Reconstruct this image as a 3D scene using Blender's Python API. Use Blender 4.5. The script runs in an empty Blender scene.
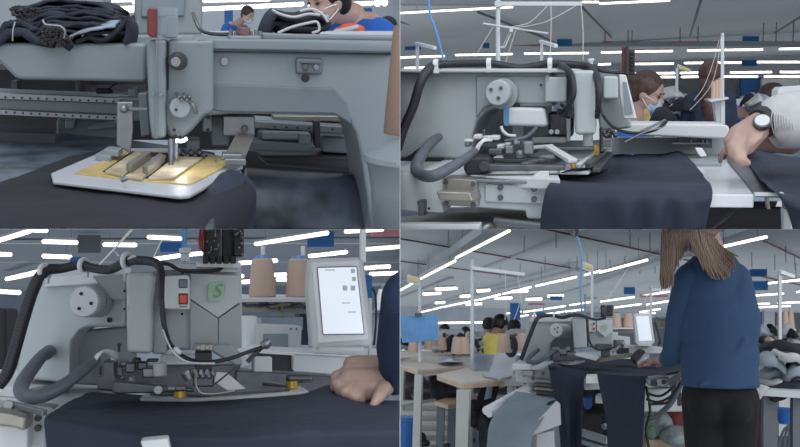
import bpy, bmesh, math, random
from mathutils import Vector, Matrix, noise
V = Vector
F, CX, CY = 800.0, 400.0, 223.5
EYE = V((0, 0, 1.4))
rnd = random.Random(7)
scene = bpy.context.scene
COL = scene.collection
PI = math.pi

def ray(px, py):
    return V(((px - CX) / F, 1.0, (CY - py) / F))

class Panel:
    """one of the four workshop stages; x right, y away from the camera, z up"""
    def __init__(s, name, vx, vy):
        s.name = name
        f = ray(vx, vy).normalized()
        r = f.cross(V((0, 0, 1))).normalized()
        u = r.cross(f)
        s.R = Matrix((r, f, u)).transposed()
        s.Ri = Matrix((r, f, u))
        s.M = Matrix.Translation(EYE) @ s.R.to_4x4()
    def P(s, px, py, d):
        v = s.Ri @ ray(px, py)
        return v * (d / v.y)
    def H(s, px, py, z):
        v = s.Ri @ ray(px, py)
        return v * (z / v.z)

TL = Panel('top left', 200, 12)
TR = Panel('top right', 600, 90)
BL = Panel('bottom left', 200, 305)
BR = Panel('bottom right', 600, 335)

# ------------------------------------------------------------------ materials
def lin(c):
    out = []
    for v in c:
        v = v / 255.0
        out.append(v / 12.92 if v <= 0.04045 else ((v + 0.055) / 1.055) ** 2.4)
    return out
MATS = {}
def mat(name, rgb, rough=0.6, metal=0.0, var=0.06, scale=6.0, bump=0.0, bscale=60.0, emit=0.0,
        alpha=1.0, spec=0.5, weave=False, trans=0.0, sheen=0.0, bdist=0.004):
    if name in MATS: return MATS[name]
    m = bpy.data.materials.new(name); m.use_nodes = True
    nt = m.node_tree; b = nt.nodes['Principled BSDF']
    col = lin(rgb)
    b.inputs['Base Color'].default_value = (*col, 1)
    b.inputs['Roughness'].default_value = rough
    b.inputs['Metallic'].default_value = metal
    b.inputs['Specular IOR Level'].default_value = spec
    if sheen: b.inputs['Sheen Weight'].default_value = sheen
    if trans: b.inputs['Transmission Weight'].default_value = trans
    tc = nt.nodes.new('ShaderNodeTexCoord')
    if var:
        n = nt.nodes.new('ShaderNodeTexNoise'); n.inputs['Scale'].default_value = scale
        n.inputs['Detail'].default_value = 4
        nt.links.new(tc.outputs['Object'], n.inputs['Vector'])
        r = nt.nodes.new('ShaderNodeValToRGB')
        e = r.color_ramp.elements
        e[0].position = 0.3; e[1].position = 0.7
        e[0].color = (*[max(0, x * (1 - var * 1.6)) for x in col], 1)
        e[1].color = (*[min(1, x * (1 + var * 1.6)) for x in col], 1)
        nt.links.new(n.outputs['Fac'], r.inputs['Fac'])
        nt.links.new(r.outputs['Color'], b.inputs['Base Color'])
    if bump:
        if weave:
            w = nt.nodes.new('ShaderNodeTexWave'); w.inputs['Scale'].default_value = bscale
            w.inputs['Distortion'].default_value = 1.5; w.bands_direction = 'DIAGONAL'
            src = w.outputs['Fac']
        else:
            w = nt.nodes.new('ShaderNodeTexNoise'); w.inputs['Scale'].default_value = bscale
            w.inputs['Detail'].default_value = 3
            src = w.outputs['Fac']
        nt.links.new(tc.outputs['Object'], w.inputs['Vector'])
        bp = nt.nodes.new('ShaderNodeBump'); bp.inputs['Strength'].default_value = bump
        bp.inputs['Distance'].default_value = bdist
        nt.links.new(src, bp.inputs['Height'])
        nt.links.new(bp.outputs['Normal'], b.inputs['Normal'])
    if emit:
        b.inputs['Emission Color'].default_value = (*col, 1)
        b.inputs['Emission Strength'].default_value = emit
    if alpha < 1: b.inputs['Alpha'].default_value = alpha
    MATS[name] = m
    return m

def stripes(name, rgb_a, rgb_b, scale, direction='X', rough=0.7, noise_mix=0.5):
    if name in MATS: return MATS[name]
    m = mat(name, rgb_a, rough=rough, var=0)
    nt = m.node_tree; b = nt.nodes['Principled BSDF']
    tc = nt.nodes.new('ShaderNodeTexCoord')
    w = nt.nodes.new('ShaderNodeTexWave'); w.bands_direction = direction
    w.inputs['Scale'].default_value = scale; w.inputs['Distortion'].default_value = noise_mix
    nt.links.new(tc.outputs['Object'], w.inputs['Vector'])
    r = nt.nodes.new('ShaderNodeValToRGB')
    r.color_ramp.elements[0].color = (*lin(rgb_a), 1); r.color_ramp.elements[1].color = (*lin(rgb_b), 1)
    nt.links.new(w.outputs['Fac'], r.inputs['Fac']); nt.links.new(r.outputs['Color'], b.inputs['Base Color'])
    return m

M = dict(
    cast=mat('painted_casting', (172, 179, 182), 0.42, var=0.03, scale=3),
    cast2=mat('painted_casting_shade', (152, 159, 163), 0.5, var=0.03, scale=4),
    castT=mat('casting_dimmed_close', (116, 125, 131), 0.42, var=0.04, scale=3),  # close castings: same paint, darkened to stand in for dimmer light
    castTd=mat('casting_dimmed_close_dark', (98, 107, 114), 0.5, var=0.05, scale=4),
    castTL=mat('casting_dimmed_close_light', (134, 142, 148), 0.45, var=0.04, scale=3),
    threadT=stripes('brown_thread_winding', (138, 114, 100), (120, 98, 86), 260, 'Z', 0.8, 1.0),
    frameT=mat('greyed_white_frame', (166, 169, 177), 0.45, var=0.05, scale=8),  # white toned down evenly to grey
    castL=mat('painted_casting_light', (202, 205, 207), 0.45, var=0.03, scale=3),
    white=mat('white_enamel', (232, 233, 236), 0.35, var=0.02),
    whitepl=mat('white_plastic', (215, 217, 220), 0.5, var=0.02),
    glossw=mat('glossy_white_laminate', (222, 222, 230), 0.16, var=0.02),
    steel=mat('machined_steel', (132, 135, 140), 0.42, 0.75, var=0.06, scale=30),
    steeld=mat('dark_steel', (92, 94, 100), 0.4, 0.7, var=0.1, scale=20),
    alu=mat('brushed_aluminium', (150, 147, 140), 0.4, 0.6, var=0.08, scale=12),
    dark=mat('dark_metal', (52, 53, 58), 0.5, 0.2, var=0.1),
    vdark=mat('flat_black', (26, 27, 31), 0.7, var=0.1),  # flat black for dark parts and for sheets standing in for shade
    black=mat('black_rubber', (34, 35, 41), 0.5, var=0.15, scale=40),
    loom=stripes('cable_loom_wrap', (22, 23, 28), (50, 52, 61), 60, 'DIAGONAL', 0.5, 3.0),
    hose=mat('grey_hose', (86, 91, 101), 0.5, var=0.1, scale=30),
    navy=mat('navy_cloth', (39, 45, 62), 0.85, var=0.1, scale=5, bump=0.6, bscale=14, bdist=.012),
    navyd=mat('dark_navy_cloth', (25, 27, 37), 0.9, var=0.12, scale=5, bump=0.5, bscale=14, bdist=.01),
    denim=mat('raw_denim', (38, 41, 53), 0.92, var=0.3, scale=25, bump=0.6, bscale=160),
    denimb=mat('denim_underside', (130, 138, 152), 0.9, var=0.15, scale=30, bump=0.4, bscale=200),
    gray_cl=mat('slate_green_cloth', (136, 149, 157), 0.9, var=0.1, scale=6, bump=0.3, bscale=200, weave=True),
    gray_cl2=mat('pale_blue_grey_cloth', (150, 160, 172), 0.9, var=0.12, scale=6, bump=0.3, bscale=200),
    cream=mat('off_white_cloth', (182, 182, 184), 0.9, var=0.08, scale=10),
    skin=mat('skin', (172, 143, 133), 0.55, var=0.05, scale=20),
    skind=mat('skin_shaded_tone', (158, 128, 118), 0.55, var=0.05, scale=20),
    hairs=stripes('streaked_light_brown_hair', (144, 124, 108), (98, 80, 69), 45, 'X', 0.5, 6.0),
    hairb=mat('brown_hair', (70, 50, 42), 0.5, var=0.35, scale=30),
    haird=mat('dark_hair', (38, 30, 30), 0.45, var=0.25, scale=30),
    hairk=mat('black_hair', (24, 22, 25), 0.45, var=0.25, scale=30),
    mask=mat('surgical_mask_blue', (166, 192, 212), 0.8, var=0.04),
    poloblue=mat('royal_blue_shirt', (38, 92, 176), 0.85, var=0.08),
    orange=mat('orange_trim', (214, 92, 60), 0.8, var=0.06),
    bluewall=mat('blue_paint', (44, 104, 164), 0.7, var=0.05, scale=2),
    wall=mat('pale_wall_paint', (190, 197, 206), 0.85, var=0.04, scale=1.0),
    walld=mat('grey_partition', (112, 114, 120), 0.8, var=0.08, scale=2.0),
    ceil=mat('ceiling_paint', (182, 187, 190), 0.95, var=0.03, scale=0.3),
    ceilR=mat('brightened_ceiling_paint', (250, 251, 252), 0.95, var=0.02, scale=0.3),  # ceiling colour raised to stand in for missing hall light
    ceilL=mat('dimmed_ceiling_paint', (116, 124, 134), 0.95, var=0.03, scale=0.3),  # ceiling colour lowered to stand in for a dimmer hall
    beam=mat('roof_beam_paint', (172, 177, 182), 0.8, var=0.04),
    housing=mat('lamp_housing', (150, 156, 165), 0.6, var=0.03),
    tube=mat('lit_fluorescent_tube', (255, 246, 232), 0.5, var=0, emit=2.6),
    redpipe=mat('red_brown_pipe', (104, 62, 62), 0.6, var=0.1),
    rod=mat('thin_dark_rod', (84, 88, 98), 0.6, var=0.0),
    pole=mat('white_pole', (196, 200, 204), 0.45, var=0.03),
    thread=stripes('tan_thread_winding', (202, 180, 164), (184, 160, 145), 260, 'Z', 0.8, 1.0),
    threadl=stripes('beige_thread_winding', (214, 196, 180), (190, 172, 156), 200, 'Z', 0.8, 1.0),
    yellow=mat('yellow_plate', (178, 158, 106), 0.5, var=0.18, scale=22),
    yellow2=mat('yellow_print', (204, 190, 116), 0.6, var=0.04),
    brass=mat('brass', (200, 165, 70), 0.35, 0.7, var=0.08),
    red=mat('red_lens', (104, 34, 38), 0.3, var=0.1),
    redb=mat('red_button', (214, 66, 48), 0.4, var=0.02),
    bluepl=mat('blue_plastic', (44, 104, 178), 0.4, var=0.04),
    bluetube=mat('blue_air_line', (90, 150, 205), 0.4, var=0.02),
    bluefold=mat('blue_folder_film', (100, 150, 200), 0.25, var=0.12, scale=8),
    paper=mat('paper', (196, 200, 208), 0.8, var=0.03),
    pink=mat('pink_sign', (196, 130, 138), 0.8, var=0.05),
    screen=mat('grey_screen', (118, 132, 140), 0.25, var=0.03),
    wood=mat('pale_wood_edge', (206, 182, 156), 0.6, var=0.08, scale=10),
    bench=mat('speckled_worktop', (214, 206, 196), 0.5, var=0.05, scale=40),
    benchleg=mat('cream_metal_leg', (188, 190, 186), 0.5, var=0.04),
    floor=mat('concrete_floor', (176, 180, 186), 0.5, var=0.06, scale=3),
    floord=mat('dark_workshop_floor', (48, 50, 56), 0.7, var=0.12, scale=3),
    green=mat('green_sticker', (158, 186, 162), 0.6, var=0.03),
    greend=mat('green_print', (112, 146, 120), 0.6, var=0.0),
    string=mat('thread_strand', (206, 200, 196), 0.8, var=0),
    stringd=mat('shaded_thread_strand', (150, 150, 155), 0.8, var=0),
)

# ------------------------------------------------------------------ mesh building
OFF = {}
SPLIT = {'eye', 'eyebrow', 'terminal_screw', 'display_icon', 'cabinet_rib', 'signal_cable', 'corner_block', 'cable_clip', 'side_strut', 'air_fitting', 'cone_pin', 'thread_strand', 'guide_post', 'end_knob', 'frame_bar', 'cable', 'valve_fitting', 'pulley_screw', 'clamp_foot', 'step_block', 'locating_pin', 'slide_block', 'presser_links', 'spring_cover', 'sensor_housing', 'rack_frame', 'clear_bag', 'block_body', 'rear_bracket', 'link_plate', 'feeler_rod', 'bed_foot', 'guide_plate', 'rear_strut'}
def tag(o, label=None, cat=None, group=None, kind=None):
    if label: o['label'] = label
    if cat: o['category'] = cat
    if group: o['group'] = group
    if kind: o['kind'] = kind
    return o

def thing(p, name, label, cat, loc=(0, 2, 0), group=None, kind=None):
    o = bpy.data.objects.new(name, None); COL.objects.link(o)
    o.empty_display_size = 0.05
    loc = V(loc)
    o.matrix_world = p.M @ Matrix.Translation(loc)
    OFF[o.name] = (p, loc)
    tag(o, label, cat, group, kind)
    return o

def catmull(pts, n=6):
    pts = [V(q) for q in pts]
    if len(pts) < 3: return pts
    out = []
    for i in range(len(pts) - 1):
        p0 = pts[max(i - 1, 0)]; p1 = pts[i]; p2 = pts[i + 1]; p3 = pts[min(i + 2, len(pts) - 1)]
        for k in range(n):
            t = k / n
            out.append(0.5 * ((2 * p1) + (p2 - p0) * t + (2 * p0 - 5 * p1 + 4 * p2 - p3) * t * t + (3 * p1 - p0 - 3 * p2 + p3) * t ** 3))
    out.append(pts[-1]); return out

class MB:
    def __init__(s, p):
        s.p = p; s.bm = bmesh.new(); s.mods = []
    # polygon given by pixels at depth d, pushed back th metres
    def pr(s, pts, d, th, back=None):
        ds = d if isinstance(d, (list, tuple)) else [d] * len(pts)
        fr = [s.p.P(x, y, dd) for (x, y), dd in zip(pts, ds)]
        return s.prism(fr, V((0, th, 0)))
    def prism(s, front, off):
        off = V(off)
        a = [s.bm.verts.new(q) for q in front]; b = [s.bm.verts.new(V(q) + off) for q in front]
        n = len(a)
        try:
            s.bm.faces.new(a); s.bm.faces.new(b[::-1])
            for i in range(n): s.bm.faces.new((a[(i + 1) % n], a[i], b[i], b[(i + 1) % n]))
        except ValueError: pass
        return s
    def bx(s, x0, y0, x1, y1, d, th):
        return s.pr([(x0, y0), (x1, y0), (x1, y1), (x0, y1)], d, th)
    # horizontal slab: pixel outline on plane z, thickness downwards
    def slab(s, pts, z, th):
        return s.prism([s.p.H(x, y, z) for x, y in pts], V((0, 0, -th)))
    def box(s, c, size, rot=None):
        c = V(c); m = Matrix.Translation(c)
        if rot is not None: m = m @ rot.to_4x4()
        m = m @ Matrix.Diagonal((size[0], size[1], size[2], 1))
        bmesh.ops.create_cube(s.bm, size=1, matrix=m); return s
    def bar(s, a, b, w, h=None, up=(0, 0, 1)):
        a = V(a); b = V(b); h = h or w
        d = (b - a); L = d.length; d.normalize()
        up = V(up); x = d.cross(up)
        if x.length < 1e-4: x = d.cross(V((0, 1, 0)))
        x.normalize(); z = x.cross(d)
        R = Matrix((x, d, z)).transposed()
        return s.box((a + b) / 2, (w, L, h), R)
    def cyl(s, a, b, r0, r1=None, n=16, caps=True):
        a = V(a); b = V(b); r1 = r0 if r1 is None else r1
        return s.tube([a, b], [r0, r1], n, False)
    def ring(s, c, x, y, r, n):
        return [s.bm.verts.new(c + x * (math.cos(2 * PI * k / n) * r) + y * (math.sin(2 * PI * k / n) * r)) for k in range(n)]
    def tube(s, pts, r, n=8, smooth=True, sub=6):
        if smooth and len(pts) > 2:
            if isinstance(r, (list, tuple)):
                q = catmull([V(p) for p in pts], sub); rr = []
                m = len(pts) - 1
                for i in range(len(q)):
                    t = i / (len(q) - 1) * m; k = min(int(t), m - 1); rr.append(r[k] + (r[k + 1] - r[k]) * (t - k))
                pts, r = q, rr
            else: pts = catmull(pts, sub)
        pts = [V(p) for p in pts]
        if not isinstance(r, (list, tuple)): r = [r] * len(pts)
        t0 = (pts[1] - pts[0]).normalized()
        x = t0.cross(V((0, 0, 1)))
        if x.length < 0.05: x = t0.cross(V((1, 0, 0)))
        x.normalize(); rings = []
        for i, p in enumerate(pts):
            t = (pts[min(i + 1, len(pts) - 1)] - pts[max(i - 1, 0)]).normalized()
            x = (x - t * x.dot(t)).normalized(); y = t.cross(x)
            rings.append(s.ring(p, x, y, max(r[i], 1e-5), n))
        for a, b in zip(rings, rings[1:]):
            for k in range(n): s.bm.faces.new((a[k], a[(k + 1) % n], b[(k + 1) % n], b[k]))
        s.bm.faces.new(rings[0][::-1]); s.bm.faces.new(rings[-1]); return s
    # lathe round an axis from a point, list of (t along axis, radius)
    def lathe(s, base, axis, prof, n=24):
        base = V(base); ax = V(axis).normalized()
        return s.tube([base + ax * t for t, _ in prof], [r for _, r in prof], n, False)
    def ell(s, c, r, rot=None, u=16, v=12):
        m = Matrix.Translation(V(c))
        if rot is not None: m = m @ rot.to_4x4()
        if not isinstance(r, (list, tuple)): r = (r, r, r)
        bmesh.ops.create_uvsphere(s.bm, u_segments=u, v_segments=v, radius=1, matrix=m @ Matrix.Diagonal((*r, 1)))
        return s
    def cap(s, a, b, r0, r1=None, n=12):
        r1 = r0 if r1 is None else r1
        s.cyl(a, b, r0, r1, n); s.ell(a, r0, u=n, v=8); s.ell(b, r1, u=n, v=8); return s
    # lofted sheet: rows of 3D points (all rows equal length)
    def loft(s, rows, sub=5, wr=0.0, ws=8.0, seed=0.0, th=0.0):
        rows = [catmull(r, sub) for r in rows]
        cols = [catmull([r[i] for r in rows], sub) for i in range(len(rows[0]))]
        g = []
        for i, c in enumerate(cols):
            line = []
            for q in c:
                if wr:
                    nn = noise.noise_vector(V((q.x * ws + seed, q.y * ws, q.z * ws)))
                    n2 = noise.noise(V((q.x * ws * 2.3, q.y * ws * 2.3 + seed, q.z * ws * 0.7)))
                    q = q + V((nn.x * wr, nn.y * wr, nn.z * wr + n2 * wr))
                line.append(s.bm.verts.new(q))
            g.append(line)
        for a, b in zip(g, g[1:]):
            for k in range(len(a) - 1): s.bm.faces.new((a[k], a[k + 1], b[k + 1], b[k]))
        if th:
            s.mods.append(('SOLIDIFY', dict(thickness=th, offset=-1)))
        return s
    def islands(s):
        seen = set(); out = []
        for v0 in s.bm.verts:
            if v0 in seen: continue
            st = [v0]; seen.add(v0); isl = []
            while st:
                v = st.pop(); isl.append(v)
                for e in v.link_edges:
                    w = e.other_vert(v)
                    if w not in seen: seen.add(w); st.append(w)
            out.append(isl)
        return out
    def build(s, name, m, parent=None, **k):
        if name in SPLIT:
            isl = s.islands()
            if len(isl) > 1:
                o = None
                for vs in isl:
                    n = MB(s.p); n.mods = list(s.mods); mp = {v: n.bm.verts.new(v.co) for v in vs}
                    for f in {f for v in vs for f in v.link_faces}: n.bm.faces.new([mp[v] for v in f.verts])
                    o = n.build1(name, m, parent, **k)
                s.bm.free(); return o
        return s.build1(name, m, parent, **k)
    def build1(s, name, m, parent=None, bevel=0, smooth=True, base=None, seg=2, remesh=0, smo=0, sub=0,
              label=None, cat=None, group=None, kind=None):
        bm = s.bm
        if not remesh: bmesh.ops.recalc_face_normals(bm, faces=bm.faces)
        if parent is not None:
            p, loc = OFF[parent.name]
        else:
            p = s.p
            if base is not None: loc = V(base)
            else:
                xs = [v.co for v in bm.verts]
                mn = V((min(v.x for v in xs), min(v.y for v in xs), min(v.z for v in xs)))
                mx = V((max(v.x for v in xs), max(v.y for v in xs), max(v.z for v in xs)))
                loc = V(((mn.x + mx.x) / 2, (mn.y + mx.y) / 2, mn.z))
        for v in bm.verts: v.co -= loc
        me = bpy.data.meshes.new(name); bm.to_mesh(me); bm.free()
        me.materials.append(M[m] if isinstance(m, str) else m)
        if smooth:
            for f in me.polygons: f.use_smooth = True
            if not remesh: me.set_sharp_from_angle(angle=math.radians(38))
        o = bpy.data.objects.new(name, me); COL.objects.link(o)
        if parent is not None: o.parent = parent
        else: o.matrix_world = p.M @ Matrix.Translation(loc)
        OFF[o.name] = (p, loc)
        if remesh:
            md = o.modifiers.new('r', 'REMESH'); md.mode = 'VOXEL'; md.voxel_size = remesh; md.use_smooth_shade = True
            if smo:
                md = o.modifiers.new('s', 'SMOOTH'); md.iterations = smo; md.factor = 0.6
        for t, kw in s.mods:
            md = o.modifiers.new('m', t)
            for k, v in kw.items(): setattr(md, k, v)
        if bevel:
            md = o.modifiers.new('b', 'BEVEL'); md.width = bevel; md.segments = seg; md.limit_method = 'ANGLE'
            md.angle_limit = math.radians(40); md.harden_normals = smooth
        if sub:
            md = o.modifiers.new('u', 'SUBSURF'); md.levels = sub; md.render_levels = sub
        tag(o, label, cat, group, kind)
        return o

def dup(root, delta, label=None, rotz=0.0, scale=1.0, group=None, mats=None):
    """copy of a thing (and of its parts and sub-parts) moved by delta in its panel's own axes"""
    p, loc = OFF[root.name]
    nl = loc + V(delta)
    def rec(o, parent):
        c = o.copy(); COL.objects.link(c)
        if parent is not None: c.parent = parent
        for ch in [x for x in o.children]: rec(ch, c)
        return c
    r = rec(root, None)
    r.matrix_world = p.M @ Matrix.Translation(nl) @ Matrix.Rotation(rotz, 4, 'Z') @ Matrix.Diagonal((scale, scale, scale, 1))
    OFF[r.name] = (p, nl)
    if label: r['label'] = label
    if group: r['group'] = group
    return r

def screw(mb, px, py, d, r, n=8):
    c = mb.p.P(px, py, d)
    mb.cyl(c + V((0, 0.002, 0)), c + V((0, -r * 0.7, 0)), r, r * 0.85, n)
    return mb

def tubelight(p, x0, y0, x1, y1, d0, d1, label, group, r=None, hang=True, top=None, vis=1.0, dz=None):
    """a fluorescent strip between two pixels at their depths, hung on two rods"""
    a = p.P(x0, y0, d0); b = p.P(x1, y1, d1)
    r = r or 0.0012 * (d0 + d1) / 2
    t = thing(p, 'fluorescent_light', label, 'ceiling light', (a + b) / 2, group)
    MB(p).cap(a, b, r * 1.0, r * 1.0, 8).build('lamp_tube', 'tube', t)
    dirn = (b - a).normalized()
    up = V((0, 0, r * 1.5))
    MB(p).bar(a + up, b + up, r * 2.4, r * 1.2).build('lamp_housing', 'housing', t)
    if hang:
        hz = top if top else max(a.z, b.z) + 0.5
        for k in (0.15, 0.85):
            q = a.lerp(b, k) + up
            MB(p).cyl(q, V((q.x, q.y, hz)), 0.0003 * q.y, n=6).build('hanging_rod', 'rod', t)
    return t
ORD = ['first', 'second', 'third', 'fourth', 'fifth', 'sixth', 'seventh', 'eighth', 'ninth', 'tenth', 'eleventh', 'twelfth']

def struct(mb, name, m, **k):
    return mb.build(name, m, None, smooth=False, kind='structure', **k)

# ------------------------------------------------------------------ people helpers
def head_mb(mb, c, r, yaw=0.0, pitch=0.0):
    """skull, jaw, nose, ears, chin around c; r = half head height; facing -Y at yaw 0"""
    R = Matrix.Rotation(yaw, 3, 'Z') @ Matrix.Rotation(pitch, 3, 'X')
    def q(x, y, z): return c + R @ (V((x, y, z)) * r)
    mb.ell(q(0, .12, .18), (r * .66, r * .80, r * .78), R, 20, 14)
    mb.ell(q(0, -.12, -.25), (r * .56, r * .58, r * .66), R)
    mb.ell(q(0, -.42, -.72), (r * .26, r * .22, r * .22), R)
    mb.ell(q(0, -.72, -.22), (r * .12, r * .2, r * .18), R)
    mb.ell(q(0, -.64, -.02), (r * .08, r * .14, r * .22), R)
    mb.ell(q(0, -.6, -.5), (r * .24, r * .12, r * .06), R)
    for s in (-1, 1):
        mb.ell(q(s * .64, .05, -.12), (r * .08, r * .16, r * .24), R)
        mb.ell(q(s * .3, -.56, -.3), (r * .2, r * .16, r * .2), R)
        mb.ell(q(s * .25, -.6, .12), (r * .22, r * .1, r * .07), R)
    return q, R

def face_bits(p, par, q, R, r, eyes=True):
    if eyes:
        mb = MB(p)
        for s in (-1, 1): mb.ell(q(s * .26, -.64, 0.0), (r * .11, r * .06, r * .05), R, 10, 8)
        mb.build('eye', 'haird', par)
        mb = MB(p)
        for s in (-1, 1): mb.ell(q(s * .27, -.67, .17), (r * .17, r * .05, r * .035), R, 10, 8)
        mb.build('eyebrow', 'haird', par)

def mask_part(p, par, q, R, r):
    mb = MB(p)
    mb.ell(q(0, -.36, -.44), (r * .47, r * .52, r * .42), R, 20, 14)
    mb.build('face_mask', 'mask', par)
    mb = MB(p)
    for s in (-1, 1):
        mb.tube([q(s * .44, -.5, -.2), q(s * .6, -.2, -.12), q(s * .68, .05, -.08)], r * .02, 5)
        mb.tube([q(s * .44, -.5, -.7), q(s * .6, -.2, -.45), q(s * .68, .05, -.2)], r * .02, 5)
    mb.build('mask_strap', 'white', par)

def hand_mb(mb, wrist, dirn, up, L, curl=0.5, thumb_side=1, spread=0.12):
    """hand from wrist along dirn; up = back of the hand normal; L = hand length"""
    f = V(dirn).normalized(); u = V(up); u = (u - f * u.dot(f)).normalized(); s = f.cross(u)
    def q(a, b, c): return wrist + (f * a + s * b + u * c) * L
    # palm
    for b in (-.17, -.06, .06, .17):
        mb.cap(q(.02, b * .6, 0), q(.46, b, 0.01), L * .085, L * .085, 10)
    lens = (.36, .44, .48, .42)
    for i, b in enumerate((-.19, -.065, .065, .19)):
        if thumb_side > 0: ln = lens[i]
        else: ln = lens[3 - i]
        base = q(.46, b, .01); a = curl * .5; pos = base; ang = a
        segs = (ln * .46, ln * .32, ln * .26); rr = L * .066
        for k, sg in enumerate(segs):
            dv = (f * math.cos(ang) - u * math.sin(ang) + s * (b * spread * 3)).normalized()
            nx = pos + dv * sg * L
            mb.cap(pos, nx, rr, rr * .88, 8); pos = nx; rr *= .88; ang += curl * .75
    b0 = q(.1, .16 * thumb_side, -.03); b1 = q(.3, .34 * thumb_side, -.1); b2 = q(.47, .38 * thumb_side, -.17); b3 = q(.6, .34 * thumb_side, -.22)
    mb.cap(b0, b1, L * .10, L * .085, 8); mb.cap(b1, b2, L * .08, L * .07, 8); mb.cap(b2, b3, L * .07, L * .06, 8)
    return mb

# ================================================================== TOP RIGHT: pattern sewing machine seen from the front
p = TR; P = p.P; H = p.H
ZB = -0.236   # machine bed top
ZT = -0.29    # white table top
# hall behind
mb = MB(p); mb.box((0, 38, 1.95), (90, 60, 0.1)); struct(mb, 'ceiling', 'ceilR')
mb = MB(p); mb.box((0, 62, 0), (90, 0.3, 4.2)); struct(mb, 'wall_back', 'wall')
mb = MB(p); mb.bx(300, 46, 900, 41, 34, 0.5); tag(mb.build('roof_beam', 'beam', smooth=False), kind='structure'); 
mb = MB(p); mb.bx(399, 0, 580, 4, 13.5, 0.3); tag(mb.build('roof_beam', 'beam', smooth=False), kind='structure')
for i, (x0, x1, lab) in enumerate(((663, 736, 'dark grey partition panel on the back wall behind the standing worker'), (741, 761, 'tall blue door panel on the back wall left of the white office wall'))):
    mb = MB(p); mb.bx(x0, 77, x1, 150, 61 - 0.2 * i, 0.6)
    tag(mb.build('wall_panel', 'walld' if i == 0 else 'bluewall', smooth=False), lab, 'wall panel')
mb = MB(p); mb.bx(762, 79, 830, 150, 60, 0.6); tag(mb.build('office_wall', 'castL', smooth=False), 'white office wall panel at the far right beyond the long haired worker', 'wall panel')
for x0, y0, x1, y1, d, lab in ((743, 36, 759, 41, 32, 'blue banner board hanging under the roof, highest of two at the right'),
                            (742, 60, 757, 66, 40, 'blue board under the roof between lit tube rows, right side'),
                            (557, 39, 572, 46, 30, 'blue board hanging under the roof above the sewing machine head'),
                            (405, 45, 420, 50, 30, 'blue board hanging under the roof at the far left above the cable arch'),
                            (483, 43, 489, 48, 30, 'small blue board under the roof beside the thread pole')):
    mb = MB(p); mb.bx(x0, y0, x1, y1, d, 0.15); tag(mb.build('hanging_board', 'bluewall', smooth=False), lab, 'board')
for x0, x1, y0, y1, lab in ((602, 612, 41, 43, 'leftmost of the small pink signs under the roof right of the machine'), (673, 697, 41, 42.5, 'long pink sign under the roof above the standing worker'),
                      (716, 727, 41, 43, 'small pink sign under the roof beside the tall white pole'), (513, 540, 44, 46, 'long pink sign under the roof above the machine top')):
    mb = MB(p); mb.bx(x0, y0, x1, y1, 33, 0.05); tag(mb.build('hanging_sign', 'pink', smooth=False), lab, 'sign')
# pipes / rods on the ceiling
for i, (x0, y0, d0, x1, y1, d1) in enumerate(((478, 12, 18, 560, 44, 34), (399, 21, 20, 474, 43, 34), (690, 36, 30, 702, -4, 14), (774, 33, 28, 812, 10, 18), (580, 5, 16, 612, 38, 32))):
    mb = MB(p); mb.cyl(P(x0, y0, d0), P(x1, y1, d1), 0.0011 * (d0 + d1) / 2, n=6)
    tag(mb.build('ceiling_pipe', 'rod'), 'thin dark pipe running under the ceiling above the front-view machine', 'pipe', 'dark pipes under the hall ceiling')
# light rows
rows = [(14, [(401, 13, 512, 7, 'longest lit tube, top left above the thread pole'), (600, 3.5, 669, 0.5, 'lit tube at the very top, right of the pole beam'), (583, 2, 598, 2, 'short end of a lit tube at the very top middle')]),
        (29, [(399, 57.5, 444, 56, 'lit tube left of the pole, just above the cable arch'), (456, 55, 512, 54, 'lit tube crossing behind the thread pole'), (525, 53.5, 588, 53, 'lit tube above the machine head, right of the pole'),
              (602, 52.5, 621, 52, 'short lit tube left of the black signal box'), (636, 51.5, 672, 51, 'lit tube right of the signal box, nearest row'), (688, 50.5, 762, 49.5, 'lit tube above the standing worker, nearest row'), (780, 49, 806, 48.5, 'lit tube at the right edge, nearest row')]),
        (41, [(405, 68, 431, 67, 'lit tube low above the black cable arch at left'), (599, 64.5, 610, 64, 'short lit tube above the machine corner'), (636, 64, 673, 63.5, 'second-row lit tube right of the signal box'), (685, 63, 741, 62.5, 'second-row lit tube over the standing worker'), (754, 62, 806, 62, 'second-row lit tube at right edge')]),
        (52, [(635, 73.5, 674, 73, 'third-row lit tube over the masked worker'), (681, 73, 703, 72.5, 'third-row lit tube behind the standing worker'), (731, 72.5, 771, 72, 'third-row lit tube over the blue door'), (781, 72, 806, 72, 'third-row lit tube at right edge')]),
        (59, [(636, 77, 675, 77, 'farthest-row lit tube above the masked worker'), (682, 77, 701, 76.5, 'farthest-row lit tube left of the standing worker'), (723, 76.5, 757, 76.5, 'farthest-row lit tube right of the pole'), (765, 76.5, 806, 76.5, 'farthest-row lit tube over the white office wall')])]
for d, ls in rows:
    for x0, y0, x1, y1, lab in ls:
        tubelight(p, x0, y0, x1, y1, d, d, lab, 'lit tubes behind the front-view machine', r=0.00115 * d, top=1.9, hang=d < 20)
mb = MB(p)
for x in (605, 628, 632, 680, 698, 763, 776, 793): mb.cyl(P(x, 42, 28), P(x, 42, 28) + V((0, 0, 1.9 - P(x, 42, 28).z)), 0.016, n=5)
tag(mb.build('hanging_rods', 'rod'), 'thin rods hanging from the ceiling at right', 'rods', kind='stuff')

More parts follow.
